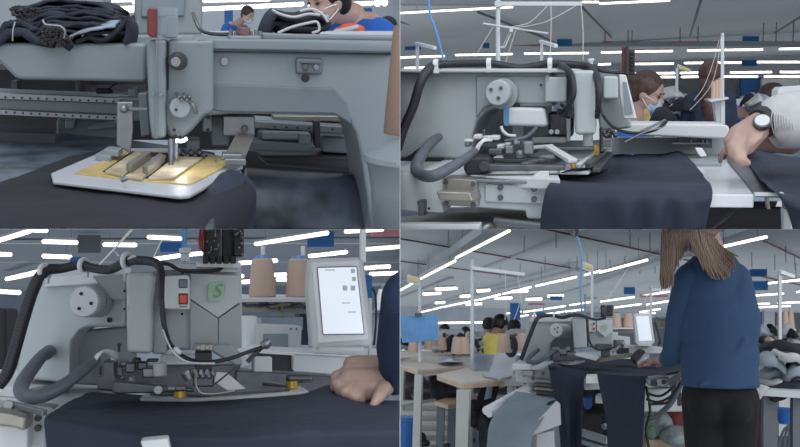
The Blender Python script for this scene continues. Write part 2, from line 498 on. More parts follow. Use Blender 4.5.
# ---- the machine
t = thing(p, 'pattern_sewing_machine', 'large grey pattern sewing machine with black cable arch, seen square from the front', 'sewing machine', P(520, 168, 2.9))
OUT = [(385, 70), (552, 69), (553, 107), (500, 107), (487, 111), (478, 120), (473, 134), (472, 159), (395, 159)]
MB(p).pr(OUT, 2.77, 0.42).build('arm_body', 'cast', t, bevel=0.012)
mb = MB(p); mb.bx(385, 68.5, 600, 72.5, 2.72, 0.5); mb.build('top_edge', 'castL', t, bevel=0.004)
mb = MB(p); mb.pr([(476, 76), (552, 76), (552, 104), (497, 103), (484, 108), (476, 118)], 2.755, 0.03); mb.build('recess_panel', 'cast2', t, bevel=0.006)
mb = MB(p); mb.pr([(545, 77), (566.5, 77), (566.5, 102.5), (545, 102)], 2.70, 0.08); mb.build('cover_plate', 'cast', t, bevel=0.006)
mb = MB(p); c = P(503, 94, 2.74); mb.cyl(c + V((0, 0.03, 0)), c + V((0, -0.015, 0)), 0.052, n=32); mb.build('pulley_ring', 'cast2', t, bevel=0.004)
mb = MB(p); c = P(498, 93, 2.66); mb.lathe(c + V((0, 0.09, 0)), (0, -1, 0), [(0, .042), (.08, .043), (.094, .042), (.1, .038), (.1, .001)], 40); pu = mb.build('hand_pulley', 'cast', t)
mb = MB(p)
for dx, dy in ((-7, -3.5), (3, -5), (0.5, 5)):
    q = P(498 + dx, 93 + dy, 2.648); mb.cyl(q + V((0, .01, 0)), q + V((0, -.004, 0)), 0.006, n=10)
mb.build('pulley_screw', 'steeld', pu)
mb = MB(p); screw(mb, 517, 105.5, 2.75, 0.010, 14); mb.build('oil_cap', 'vdark', t)
mb = MB(p); screw(mb, 541, 85, 2.75, 0.004); mb.build('screw', 'vdark', t)
mb = MB(p); screw(mb, 547.5, 77, 2.69, 0.006); mb.build('screw', 'steel', t)
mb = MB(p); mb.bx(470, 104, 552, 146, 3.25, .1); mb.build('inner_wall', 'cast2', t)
# base
mb = MB(p); mb.pr([(380, 172.5), (441, 172.5), (445, 201), (441, 202.5), (444, 213), (380, 210)], 2.32, 0.9)
mb.build('bed_block', 'castL', t, bevel=0.008)
mb = MB(p); mb.slab([(380, 173), (560, 179), (553, 156), (395, 156)], ZB, 0.03); mb.build('bed_top', 'castL', t, bevel=0.004)
mb = MB(p); mb.bx(418, 201, 424, 216, 2.28, 0.12); mb.bx(417, 201, 426, 205, 2.3, 0.02); mb.build('bed_foot', 'steeld', t, bevel=0.003)
mb = MB(p); screw(mb, 429, 208.5, 2.31, 0.004); mb.build('screw', 'vdark', t)
mb = MB(p); mb.pr([(444, 180), (548, 183), (541, 219), (527, 219), (525, 211), (450, 206), (444, 206)], 2.28, 0.3); fp = mb.build('front_panel', 'cast', t, bevel=0.006)
mb = MB(p); mb.pr([(444, 178), (548, 181.5), (549, 184.5), (444, 181)], 2.26, 0.1); mb.build('panel_rail', 'steel', t, bevel=0.002)
mb = MB(p); mb.pr([(485, 184), (546, 186), (544, 204), (485, 202)], 2.272, 0.02); mb.build('cover_plate', 'cast', t, bevel=0.003)
for q in ((500.5, 187.5), (500.5, 197.5), (534, 189), (534, 199)):
    mb = MB(p); screw(mb, *q, 2.268, 0.0085, 12); mb.build('bolt', 'steeld', t, bevel=0.0015)
mb = MB(p); mb.pr([(446, 178), (476, 180), (478, 206), (446, 205)], 2.24, 0.06); bb_ = mb.build('bracket_plate', 'alu', t, bevel=0.003)
for q in ((445.5, 182.5), (473, 184), (446, 203.5), (473, 205)):
    mb = MB(p); screw(mb, *q, 2.235, 0.0075, 10); mb.build('bolt', 'steeld', t)
mb = MB(p); mb.prism([P(436, 191, 2.17), P(470, 192.5, 2.17), P(473, 202, 2.17), P(439, 200.5, 2.17)], V((0.01, 0.12, -0.004))); mb.build('slide_handle', 'alu', t, bevel=0.005)
# head blocks
mb = MB(p); mb.pr([(572, 70), (595, 70), (596, 135), (575, 135)], 2.6, 0.45); mb.build('needle_head', 'cast', t, bevel=0.012)
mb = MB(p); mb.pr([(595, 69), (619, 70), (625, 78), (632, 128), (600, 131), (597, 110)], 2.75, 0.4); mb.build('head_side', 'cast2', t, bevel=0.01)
mb = MB(p); mb.bx(603, 76, 618, 99, 2.6, 0.15); mb.build('switch_box', 'cast', t, bevel=0.008)
mb = MB(p); mb.pr([(619, 74), (626, 75), (637, 119), (624, 119), (620, 96)], 2.62, 0.05); mb.build('guard_shield', 'castL', t, bevel=0.004)
mb = MB(p); mb.pr([(623, 82), (626.5, 82), (633, 113), (624.5, 114)], 2.612, 0.01); mb.build('shield_window', 'screen', t)
mb = MB(p); mb.bx(566, 72, 573, 118, 2.82, 0.2); mb.build('head_gap', 'steeld', t)
mb = MB(p); mb.cyl(P(588, 133, 2.7), P(588, 146, 2.7), 0.016, n=20); mb.build('presser_cylinder', 'castL', t, bevel=0.003)
mb = MB(p); mb.cyl(P(601, 128, 2.7), P(601.5, 152, 2.66), 0.006, n=10); mb.cyl(P(609, 130, 2.7), P(610, 138, 2.7), 0.012, 0.006, 12); mb.build('needle_bar', 'dark', t)
mb = MB(p)
for i in range(9):
    a = i * 0.5; q = P(604 + i * 1.4, 133 + 3 * math.sin(i * 0.9), 2.64)
    mb.ell(q, 0.008, u=8, v=6)
mb.build('needle_clamp', 'steeld', t)
# under the arm dark works
mb = MB(p); mb.bx(548, 112, 573, 137, 2.95, 0.15); mb.build('motor_block', 'steeld', t, bevel=0.01)
mb = MB(p)
for i in range(7): mb.cyl(P(563 + rnd.uniform(-6, 6), 104 + i * 1.8, 2.68), P(567 + rnd.uniform(-3, 3), 108 + i * 1.6, 2.7), 0.005, n=8)
mb.build('thread_tension', 'dark', t)
mb = MB(p); mb.tube([P(570, 98, 2.66), P(573, 106, 2.63), P(573, 118, 2.66)], 0.002); mb.build('tension_wire', 'steel', t)
# horizontal plates at the back
mb = MB(p); mb.bx(532, 137, 566, 143, 2.86, 0.2); mb.pr([(566, 117), (571, 118), (570, 142), (567, 142)], 2.8, 0.03); mb.build('guide_plate', 'castL', t, bevel=0.004)
mb = MB(p); mb.bx(470, 142, 612, 147, 2.95, 0.1); mb.build('cross_rail', 'cast2', t, bevel=0.003)
mb = MB(p); mb.slab([(470, 159), (596, 159), (612, 147), (470, 147)], -0.215, 0.03); mb.build('work_plate', 'cast2', t, bevel=0.003)
# clamp mechanism
mb = MB(p); mb.pr([(484, 164.5), (566, 165.5), (568, 170.5), (484, 171.5)], 2.32, 0.05); mb.build('clamp_arm', 'steeld', t, bevel=0.004)
mb = MB(p); mb.pr([(466, 158), (489, 158), (489, 173), (466, 175), (463, 168)], 2.36, 0.12); mb.build('arm_carriage', 'dark', t, bevel=0.006)
mb = MB(p); mb.cyl(P(484, 166.5, 2.33), P(484, 166.5, 2.31), 0.016, n=20); mb.build('pivot_cap', 'dark', t, bevel=0.003)
mb = MB(p); screw(mb, 568, 167.5, 2.29, 0.011, 16); mb.build('pivot_bolt', 'steel', t, bevel=0.002)
mb = MB(p); mb.cyl(P(573.5, 164, 2.3), P(573.5, 171.5, 2.3), 0.008, n=14); mb.build('brass_bush', 'brass', t)
mb = MB(p); mb.cyl(P(595.5, 147, 2.55), P(596.5, 153, 2.5), 0.008, n=14); mb.build('brass_bush', 'brass', t)
mb = MB(p); mb.slab([(560, 171), (588, 171.5), (594, 168), (586, 164), (560, 164)], -0.222, 0.01)
mb.slab([(575, 164), (580, 165), (596, 152), (594, 151)], -0.21, 0.01); mb.build('clamp_foot', 'castL', t, bevel=0.003)
mb = MB(p); mb.slab([(585, 163), (590, 164), (606, 151), (602, 150)], -0.2, 0.014); mb.slab([(592, 168), (600, 168), (613, 152), (607, 151)], -0.215, 0.014); mb.build('clamp_foot', 'steeld', t, bevel=0.003)
mb = MB(p); mb.bar(P(549, 147, 2.6), P(573, 161, 2.45), 0.03, 0.012); mb.build('link_plate', 'castL', t, bevel=0.003)
mb = MB(p); mb.bar(P(528, 148, 2.65), P(552, 146, 2.62), 0.03, 0.012); mb.build('link_plate', 'castL', t, bevel=0.003)
mb = MB(p); mb.bar(P(524, 164, 2.4), P(548, 157, 2.6), 0.02, 0.008); mb.build('link_plate', 'steel', t, bevel=0.003)
mb = MB(p); mb.ell(P(545, 158, 2.55), (0.06, .03, .02)); mb.ell(P(553, 152, 2.6), (0.05, .03, .012)); mb.build('spring_cover', 'steeld', t)
mb = MB(p); mb.pr([(522, 183), (548, 184), (549, 171), (540, 171)], 2.31, 0.02); mb.build('corner_guard', 'castL', t, bevel=0.002)
# valve cluster
mb = MB(p)
for x, y, w, h in ((468, 141, 9, 3), (477, 137, 8, 5), (486, 139, 8, 6), (494, 138, 10, 5), (500, 147, 7, 5), (516, 142, 5, 5), (507, 144, 5, 4)):
    mb.bx(x - w / 2, y - h / 2, x + w / 2, y + h / 2, 2.5 + rnd.uniform(-.05, .05), 0.05)
mb.build('valve_fitting', 'castL', t, bevel=0.005)
for x, y, w, h in ((528, 148, 9, 13), (519, 155, 8, 8), (527, 144.5, 10, 6), (509, 150, 8, 8), (495, 152, 14, 6), (467, 144, 5, 6)):
    mb = MB(p); mb.bx(x - w / 2, y - h / 2, x + w / 2, y + h / 2, 2.47 + rnd.uniform(-.05, .05), 0.05)
    mb.build('valve_block', 'steel' if w != 14 else 'steeld', t, bevel=0.004)
mb = MB(p)
for x, y in ((528, 145), (520, 152.5), (507, 148), (516, 142), (551, 132), (557, 132)): mb.cyl(P(x, y, 2.46), P(x, y, 2.44), 0.008, n=12)
mb.build('air_fitting', 'steel', t, bevel=0.002)
mb = MB(p)
for i in range(6):
    mb.tube([P(474 + i * .8, 152 - i * .4, 2.42), P(478 + i, 145 - i * 0.7, 2.42), P(484 + i * 1.5, 139 + i * .3, 2.46)], 0.0035)
mb.build('air_hose_bundle', 'whitepl', t)
mb = MB(p); mb.bx(487, 159, 545, 163, 2.5, 0.2); mb.build('valve_shelf', 'steeld', t, bevel=0.004)
mb = MB(p); mb.pr([(493, 158), (500, 153), (503, 158)], 2.44, 0.02); mb.build('small_bracket', 'castL', t)
mb = MB(p); mb.cyl(P(484, 135, 2.5), P(484, 129.5, 2.5), 0.004, n=8); mb.ell(P(484, 131, 2.5), 0.006, u=8, v=6); mb.build('grease_nipple', 'steeld', t)
mb = MB(p); mb.tube([P(505, 141, 2.45), P(522, 138.5, 2.45), P(530, 134, 2.5), P(536, 128, 2.55)], 0.0055); mb.build('air_line', 'hose', t)
mb = MB(p); mb.tube([P(501, 126, 2.6), P(503, 131, 2.6), P(508, 135, 2.6), P(516, 136, 2.6)], 0.005); mb.build('air_line', 'castL', t)
# hose + loom
mb = MB(p); mb.tube([P(439, 137, 2.72), P(432, 142, 2.6), P(421, 156, 2.45), P(416, 168, 2.32), P(421, 174.5, 2.25), P(433, 176, 2.2), P(450, 168, 2.25), P(465, 159, 2.35), P(475, 151, 2.42)],
                    [.014, .017, .018, .018, .017, .017, .016, .014, .012], 16); mb.build('corrugated_hose', 'hose', t)
mb = MB(p); mb.tube([P(397, 150, 2.66), P(404, 128, 2.66), P(413, 107, 2.66), P(420, 84, 2.66), P(427, 71, 2.68), P(436, 65, 2.72), P(450, 64, 2.74), P(488, 63.5, 2.74), P(503, 65.5, 2.74), P(520, 68, 2.74), P(535, 66, 2.74), P(550, 63.5, 2.74), P(585, 66, 2.72), P(593, 70, 2.65), P(597.5, 80, 2.58), P(599, 95, 2.56), P(597, 118, 2.58)],
                    [.016] * 6 + [.0125] * 7 + [.011, .011, .010, .008], 14, sub=8); mb.build('cable_loom', 'loom', t)
mb = MB(p); mb.tube([P(560, 65, 2.73), P(568, 70, 2.62), P(573, 80, 2.58), P(573.5, 95, 2.57), P(569, 106, 2.58), P(564, 116, 2.6)], [.012, .01, .009, .009, .007, .005], 10); mb.build('cable_loom', 'loom', t)
mb = MB(p); mb.tube([P(590, 66, 2.7), P(603, 71, 2.68), P(623, 73, 2.68)], .006); mb.tube([P(599, 100, 2.56), P(603, 115, 2.56), P(611, 125, 2.5), P(622, 131, 2.45), P(638, 133, 2.45), P(655, 130, 2.45), P(667, 121, 2.45)], .0045); mb.build('signal_cable', 'black', t)
mb = MB(p); mb.bar(P(640, 132, 2.47), P(666, 120, 2.47), 0.012, 0.008); mb.tube([P(667, 121, 2.46), P(662, 127, 2.45), P(645, 132, 2.44), P(625, 142, 2.44)], .003); mb.build('cable_end', 'steel', t)
mb = MB(p)
for x, y, d in ((436, 64.5, 2.71), (489, 63.5, 2.74), (550, 63.5, 2.74)):
    a = P(x, y, d); mb.tube([a + V((-.008, 0, 0)), a + V((.008, 0, 0))], 0.019, 16, False)
    mb.box(a + V((0, 0, -.02)), (.014, .04, .02))
mb.build('cable_clip', 'whitepl', t, bevel=0.002)
mb = MB(p); mb.cyl(P(591, 68, 2.8), P(591, 60, 2.8), 0.007, n=10); mb.cyl(P(591, 61, 2.8), P(591, 58.5, 2.8), 0.011, n=10); mb.build('thread_guide_post', 'whitepl', t)
mb = MB(p); mb.bx(395, 159.5, 440, 161, 2.70, .3); mb.build('gap_seam', 'vdark', t)
mb = MB(p); mb.pr([(403, 160), (411, 160), (428, 145), (427, 142)], 2.74, 0.02); mb.build('column_vent', 'vdark', t)

# things on / behind the machine
s = thing(p, 'signal_light', 'black signal light block with dark red lens on top of the machine corner', 'signal light', P(627, 75, 2.75))
mb = MB(p); mb.bx(626, 49, 635, 75, 2.75, .08); mb.build('lamp_body', 'dark', s, bevel=0.005)
mb = MB(p); mb.bx(622, 46, 628, 74, 2.72, .05); mb.build('lens', 'red', s, bevel=0.004)
mb = MB(p); mb.bx(625.5, 46, 629, 75, 2.68, .04)
for k in range(5): mb.bx(630, 52 + 4 * k, 634.5, 54 + 4 * k, 2.74, .01)
mb.build('lamp_frame', 'black', s, bevel=0.002)
t = thing(p, 'thread_bottle', 'white plastic canister with blue edge under the machine arm', 'canister', P(524, 136, 2.9))
mb = MB(p); mb.pr([(503, 107), (545, 108), (548, 127), (503, 126)], 2.72, .12); mb.build('canister_body', 'whitepl', t, bevel=0.012)
mb = MB(p); mb.pr([(505, 107.5), (509, 107.5), (509, 125.5), (504, 125.5)], 2.713, .02); mb.build('side_label', 'bluetube', t)
mb = MB(p); mb.bx(512, 126, 524, 142, 2.95, .08); mb.build('canister_neck', 'whitepl', t, bevel=0.005)

# white table with accessories and long housing
t = thing(p, 'white_work_table', 'glossy white laminate table extending right of the machine', 'table', H(700, 200, ZT) - V((0, 0, 1.0)))
mb = MB(p); a = H(540, 194.5, ZT)
mb.prism([H(560, 194, ZT), H(754, 194.5, ZT), H(726, 160, ZT), H(700, 157, ZT), H(560, 157, ZT)], V((0, 0, -0.036))); mb.build('table_top', 'glossw', t, bevel=0.004)
q = H(754, 194.5, ZT)
for x in (565, 740):
    b = H(x if x < 600 else 700, 194, ZT) + V((0, .75, -.036)); mb = MB(p); mb.box(b + V((0, 0, -.5)), (.05, .05, 1.0)); mb.build('table_leg', 'benchleg', t)
mb = MB(p); mb.slab([(698, 159), (698, 160.5), (713, 160.5), (712, 159)], ZT + .004, .004); mb.build('slot', 'vdark', t)
mb = MB(p); mb.slab([(620, 163), (722, 163), (716, 151), (640, 150)], ZT + .012, .012); mb.build('back_strip', 'cast2', t, bevel=.003)
t = thing(p, 'white_beam_cover', 'long white sheet metal cover box spanning behind the table', 'cover', P(680, 140, 3.4))
mb = MB(p); mb.pr([(618, 123), (722, 124), (729.5, 126), (729.5, 139.5), (722, 139), (648, 136), (618, 133)], 3.3, .25); mb.build('cover_box', 'castL', t, bevel=.01)
mb = MB(p); mb.bx(600, 138, 730, 154, 3.5, .1); mb.build('rear_plate', 'cast2', t)
mb = MB(p); mb.bx(678, 138, 708, 146, 3.42, .05); mb.bx(701, 138, 712, 148, 3.4, .04); mb.build('sensor_housing', 'steeld', t)
mb = MB(p); mb.bx(672, 142.5, 710, 144.5, 3.38, .02); 
for x in (691, 703, 707): mb.bx(x - .8, 140, x + .8, 144, 3.37, .02)
mb.build('sensor_strip', 'steel', t, bevel=.001)
mb = MB(p); mb.pr([(695, 148), (702, 148), (707, 156), (701, 157), (698, 154)], 3.3, .03); mb.build('white_clip', 'white', t, bevel=.003)
# second table to the right
t = thing(p, 'grey_side_table', 'narrow grey worktop holding the hanging cloth at the far right', 'table', P(770, 230, 2.2))
mb = MB(p); mb.slab([(755, 194), (784, 195.5), (900, 200), (820, 158), (728, 160)], ZT + .0, .008); mb.build('table_top', 'steel', t, bevel=.002)
mb = MB(p); mb.bx(755, 193, 784, 196, 2.2, .02); mb.build('edge_trim', 'castL', t)
for x in (768, 785): 
    mb = MB(p); mb.pr([(x - 1.5, 197), (x + .8, 197), (x + 2.5, 209), (x - .3, 209)], 2.26, .03); mb.build('bracket', 'alu', t)
mb = MB(p); mb.pr([(784, 209), (788, 210), (794, 240), (785, 240)], 2.2, .04); mb.build('table_leg', 'castL', t)
mb = MB(p); mb.pr([(690, 208), (788, 209), (790, 236), (690, 236)], 2.5, .05); tag(mb.build('under_table_shade', 'vdark'), 'black sheet put in as the shade under the white table', 'panel')  # black sheet stands in for the shade below the table top
mb = MB(p); mb.tube([P(737, 206, 2.45), P(725, 218, 2.42), P(708, 231, 2.42)], .006); tag(mb.build('drooping_cable', 'dark'), 'thin dark cable sagging under the white table', 'cable')
# lower bars under the machine
t = thing(p, 'machine_stand', 'low grey steel stand under the front-view machine bed', 'stand', P(480, 229, 2.3))
mb = MB(p); mb.slab([(385, 226), (560, 235), (560, 206), (385, 208)], -.4, .02); mb.build('stand_plate', 'alu', t)
mb = MB(p); mb.slab([(470, 232), (490, 232), (499, 216), (484, 215)], -.375, .02); mb.build('cross_bar', 'steel', t, bevel=.003)
mb = MB(p); mb.cyl(P(495, 221, 2.3), P(545, 227, 2.25), .012, n=12); mb.build('round_rod', 'steel', t)
mb = MB(p); mb.bx(385, 224, 480, 232, 2.2, .04); mb.build('front_rail', 'castL', t, bevel=.003)

# dark cloth over bed and hanging
def cloth_rows(p, top, z, edge, dedge, drops, lift=0.004):
    pass
mb = MB(p)
zc = ZT + .012
rows = [[H(574, 168, -.21), H(600, 165, -.22), H(612, 156, zc), H(625, 154.5, zc), H(640, 157.5, zc), H(650, 157, zc), H(662, 154.5, zc + .004), H(676, 151, zc + .02), H(682, 153, zc + .01), H(690, 160, zc)],
        [H(560, 172, -.225), H(600, 170, -.235), H(612, 166, zc), H(625, 165, zc), H(640, 165, zc), H(652, 165, zc), H(664, 165, zc), H(680, 165, zc), H(690, 166, zc), H(697, 168, zc)],
        [H(554, 178, -.245), H(580, 177, -.26), H(605, 177, zc), H(625, 177, zc), H(640, 177, zc), H(655, 177, zc), H(670, 177, zc), H(685, 177, zc), H(697, 177, zc), H(704, 177, zc)],
        [P(549, 184, 2.22), P(575, 185, 2.22), P(605, 187, 2.22), P(625, 188, 2.22), P(640, 188, 2.22), P(655, 188.5, 2.22), P(670, 189, 2.22), P(685, 189, 2.22), P(702, 189, 2.22), P(711, 187, 2.23)],
        [P(545, 192, 2.16), P(575, 193, 2.15), P(605, 195, 2.15), P(625, 196, 2.15), P(640, 196, 2.15), P(655, 196, 2.15), P(670, 196, 2.15), P(685, 197, 2.15), P(702, 197, 2.15), P(712, 195, 2.16)],
        [P(541, 212, 2.16), P(575, 212, 2.14), P(605, 212, 2.16), P(625, 212, 2.14), P(640, 212, 2.16), P(655, 212, 2.14), P(670, 212, 2.16), P(685, 212, 2.14), P(700, 212, 2.16), P(709, 207, 2.17)],
        [P(539, 245, 2.2), P(575, 245, 2.18), P(605, 245, 2.2), P(625, 245, 2.18), P(640, 245, 2.2), P(655, 245, 2.18), P(670, 245, 2.2), P(685, 245, 2.18), P(697, 245, 2.2), P(702, 245, 2.2)]]
mb.loft(rows, 5, wr=.004, ws=7, th=.004)
tag(mb.build('draped_cloth', 'navy', sub=1), 'dark navy cloth draped over the white table beside the clamp, hanging to the front', 'cloth')
mb = MB(p)
z2 = ZT + .01
rows = [[H(742, 150, z2 + .04), H(760, 152, z2 + .03), H(785, 156, z2 + .02), H(830, 160, z2)],
        [H(746, 158, z2), H(765, 165, z2 + .01), H(790, 172, z2), H(840, 176, z2)],
        [H(756, 176, z2), H(772, 183, z2), H(795, 186, z2), H(830, 190, z2)],
        [P(768, 186, 2.22), P(784, 197, 2.16), P(800, 203, 2.13), P(830, 208, 2.12)],
        [P(783, 193, 2.2), P(790, 214, 2.15), P(802, 218, 2.13), P(830, 220, 2.12)],
        [P(786, 200, 2.2), P(797, 242, 2.15), P(805, 242, 2.13), P(830, 242, 2.12)]]
mb.loft(rows, 6, wr=.005, ws=8, seed=5, th=.004)
tag(mb.build('draped_cloth', 'navy', sub=1), 'dark navy cloth held by the gloved-looking bare hand at the right edge', 'cloth')['label'] = 'dark navy cloth at the right edge under the hand with the wristwatch'

# thread pole with crossbars
t = thing(p, 'thread_stand', 'white thread pole with crossbar and hanging strands behind the machine', 'thread stand', P(498, 70, 3.6))
mb = MB(p); mb.cyl(P(498, 72, 3.6), P(498, -8, 3.6), .010, n=12); mb.box(P(498.5, 4.5, 3.6), (.03, .04, .025)); mb.build('pole', 'pole', t, bevel=.002)
mb = MB(p); mb.bx(498, 1.5, 582, 5.5, 3.62, .03); mb.build('top_arm', 'castL', t)
mb = MB(p); mb.cyl(P(483, 23.5, 3.5), P(548, 33.5, 3.7), .0045, n=8); mb.cyl(P(511, 27, 3.58), P(511, 32, 3.58), .009, n=10); mb.bar(P(499, 47, 3.6), P(505, 47, 3.6), .006); mb.bar(P(505, 47, 3.6), P(511, 33, 3.6), .005); mb.build('crossbar', 'pole', t)
mb = MB(p)
for a, b in (((493, 27), (475, 57)), ((516, 29), (505, 64)), ((509, 33), (503, 46))): mb.cyl(P(*a, 3.6), P(*b, 3.6), .0016, n=5)
for pts in (((511, 27), (530, 22), (549, 4)), ((514, 28), (545, 22), (577, 5)), ((551, 6), (551, 30), (550, 62)), ((581, 5), (583, 30), (583, 60))): mb.tube([P(*q, 3.6) for q in pts], .0018, 5)
mb.build('thread_strand', 'string', t)
mb = MB(p); mb.tube([P(428, -5, 3.9), P(430, 14, 3.9), P(434, 25, 3.9), P(438, 38, 3.9), P(444, 62, 3.9)], .006); tag(mb.build('blue_air_hose', 'bluetube'), 'thin blue air hose hanging down behind the machine at left', 'hose')
for x, y0, yt, xr, lab in ((417, 66, 43, 435, 'short white lamp post bent right, behind the left end of the machine'), (541.5, 62, 41, 556, 'short white lamp post bent right, behind the middle of the machine')):
    t = thing(p, 'work_lamp', lab, 'lamp', P(x, y0 + 4, 4.6))
    mb = MB(p); mb.bx(x - 1.5, yt, x + 1.5, y0 + 6, 4.6, .02); mb.build('post', 'pole', t, bevel=.002)
    mb = MB(p); mb.bar(P(x - 1, yt + .5, 4.6), P(xr, yt + 5, 4.3), .02, .018); mb.build('lamp_head', 'whitepl', t, bevel=.003)
t = thing(p, 'station_sign_post', 'slim white post with a yellow printed tag, behind the masked worker', 'sign', P(677, 118, 7))
mb = MB(p); mb.cyl(P(676, 118, 7), P(677, 68, 7), .012, n=8); mb.build('post', 'pole', t)
mb = MB(p); mb.prism([P(677.5, 64, 7), P(691.5, 69.5, 7), P(689, 72.5, 7), P(677, 69, 7)], (0, .03, 0)); pl = mb.build('sign_plate', 'paper', t)
mb = MB(p); mb.prism([P(679, 65.5, 6.98), P(689, 69.8, 6.98), P(688, 71.3, 6.98), P(678.5, 68, 6.98)], (0, .01, 0)); mb.build('sign_print', 'yellow2', pl)
t = thing(p, 'tall_thread_pole', 'tall white pole with thread rack beside the standing worker', 'thread stand', P(722, 125, 5))
mb = MB(p); mb.bx(721, 35, 724.2, 124, 5, .02); mb.cyl(P(722.5, 36, 5), P(722.5, 33, 5), .008, n=8); mb.build('pole', 'pole', t, bevel=.001)
mb = MB(p); mb.pr([(708, 99.5), (728, 97), (729, 99), (711, 102)], 4.95, .2); mb.build('rack_shelf', 'castL', t)
mb = MB(p); mb.pr([(714, 101), (725, 101), (725, 124), (717, 124)], 5.05, .1); mb.build('rack_leg', 'castL', t)
for i, x in enumerate((713.2, 716.4, 719.6)):
    mb = MB(p); b = P(x, 99, 5.0); mb.lathe(b, (0, 0, 1), [(0, .013), (.1 + .01 * i, .011)], 12); tag(mb.build('thread_cone', 'thread'), 'beige thread cone on the rack, %s from the left' % ORD[i], 'thread cone', 'thread cones on the tall pole rack')
mb = MB(p)
for pts in (((719, 40), (712, 66), (703, 88), (694, 100)), ((721, 38), (716, 70), (708, 90), (690, 110))): mb.tube([P(*q, 4.9) for q in pts], .0017, 5)
tag(mb.build('thread_strands', 'string'), 'pale thread strands hanging from the tall white pole', 'threads', kind='stuff')

# ---- people in the hall behind
def seated_worker(p, name_label, c, r, yaw, pitch, shirt, hair, hairstyle='bun', mask=True, lean=0.0, hunch=0.0, short=False, bw=1.0, side=1, group=None, eyes=True, noarms=False):
    """upper body at work: c = head centre, r = half head height"""
    base = c + V((0, .1 * r / .12, -1.15 * r / .12))
    t = thing(p, 'person', name_label, 'person', base, group)
    k = r / .12
    R0 = Matrix.Rotation(yaw, 3, 'Z')
    def b(x, y, z): return c + R0 @ (V((x * bw, y + lean * (-z), z + hunch)) * k)
    vx = .010 * k
    mb = MB(p)
    q, R = head_mb(mb, c, r, yaw, pitch)
    mb.cap(q(0, .2, -.4), b(0, .07, -.22), .052 * k, .056 * k)
    mb.ell(b(0, .08, -.42), (.17 * k * bw, .10 * k, .22 * k), R0)
    mb.cap(b(-.14, .08, -.28), b(.14, .08, -.28), .055 * k, .055 * k)
    if not short: mb.ell(b(0, .08, -.62), (.14 * k, .10 * k, .16 * k), R0)
    if not noarms:
        for s in (-1, 1):
            e = b(s * .24, -.02, -.52); w_ = b(s * .14, -.28, -.55)
            mb.cap(b(s * .18, .08, -.29), e, .048 * k, .042 * k); mb.cap(e, w_, .040 * k, .028 * k)
            hand_mb(mb, w_, R0 @ V((-s * .3, -1, -.15)), V((0, 0, 1)), .17 * k, .6, -s)
    body = mb.build('body', 'skin', t, remesh=vx * .8, smo=3)
    mb = MB(p)
    mb.ell(b(0, .08, -.43), (.19 * k * bw, .12 * k, .22 * k), R0); mb.cap(b(-.15, .08, -.29), b(.15, .08, -.29), .066 * k, .066 * k)
    if not short: mb.ell(b(0, .08, -.66), (.16 * k, .13 * k, .22 * k), R0)
    for s in (-1, 1): mb.cap(b(s * .18, .08, -.30), b(s * .235, 0, -.49), .062 * k, .056 * k)
    mb.build('shirt', shirt, t, remesh=vx, smo=4)
    mb = MB(p)
    mb.ell(q(0, .22, .28), (r * .76, r * .84, r * .80), R, 20, 14)
    mb.ell(q(0, .42, -.1), (r * .66, r * .55, r * .6), R)
    if hairstyle == 'bun': mb.ell(q(0, 1.1, .35), (r * .34, r * .32, r * .34), R)
    if hairstyle == 'pony':
        mb.cap(q(0, .95, .2), q(0, 1.25, -.9), r * .22, r * .1)
    if hairstyle == 'long':
        mb.ell(q(0, .5, -.6), (r * .74, r * .42, r * 1.1), R)
    if mask or eyes:
        pass
    h = mb.build('hair', hair, t, remesh=r * .07, smo=3)
    if eyes: face_bits(p, t, q, R, r)
    if mask: mask_part(p, t, q, R, r)
    return t

# masked worker looking down to the right, head in profile
c = P(648, 93, 6.2)
seated_worker(p, 'seated worker in blue with brown hair bun and pale mask, bowed over sewing', c, .15, math.radians(72), math.radians(20), 'poloblue', 'hairb', 'bun', hunch=.05)
mb = MB(p); mb.pr([(644, 124), (650, 124), (650, 113), (647, 107), (644, 110)], 5.95, .06); tag(mb.build('yarn_panel', 'yellow'), 'ochre cloth strip in front of the masked worker', 'cloth')
mb = MB(p); mb.loft([[P(648, 125, 5.6), P(662, 125, 5.6), P(681, 125, 5.6)], [P(653, 118, 5.6), P(662, 117, 5.55), P(674, 118, 5.6)], [P(657, 110.5, 5.7), P(662, 109.5, 5.7), P(668, 111, 5.7)]], 5, th=.02)
tag(mb.build('dark_garment', 'navyd'), 'dark garment heaped up in front of the masked worker', 'garment')
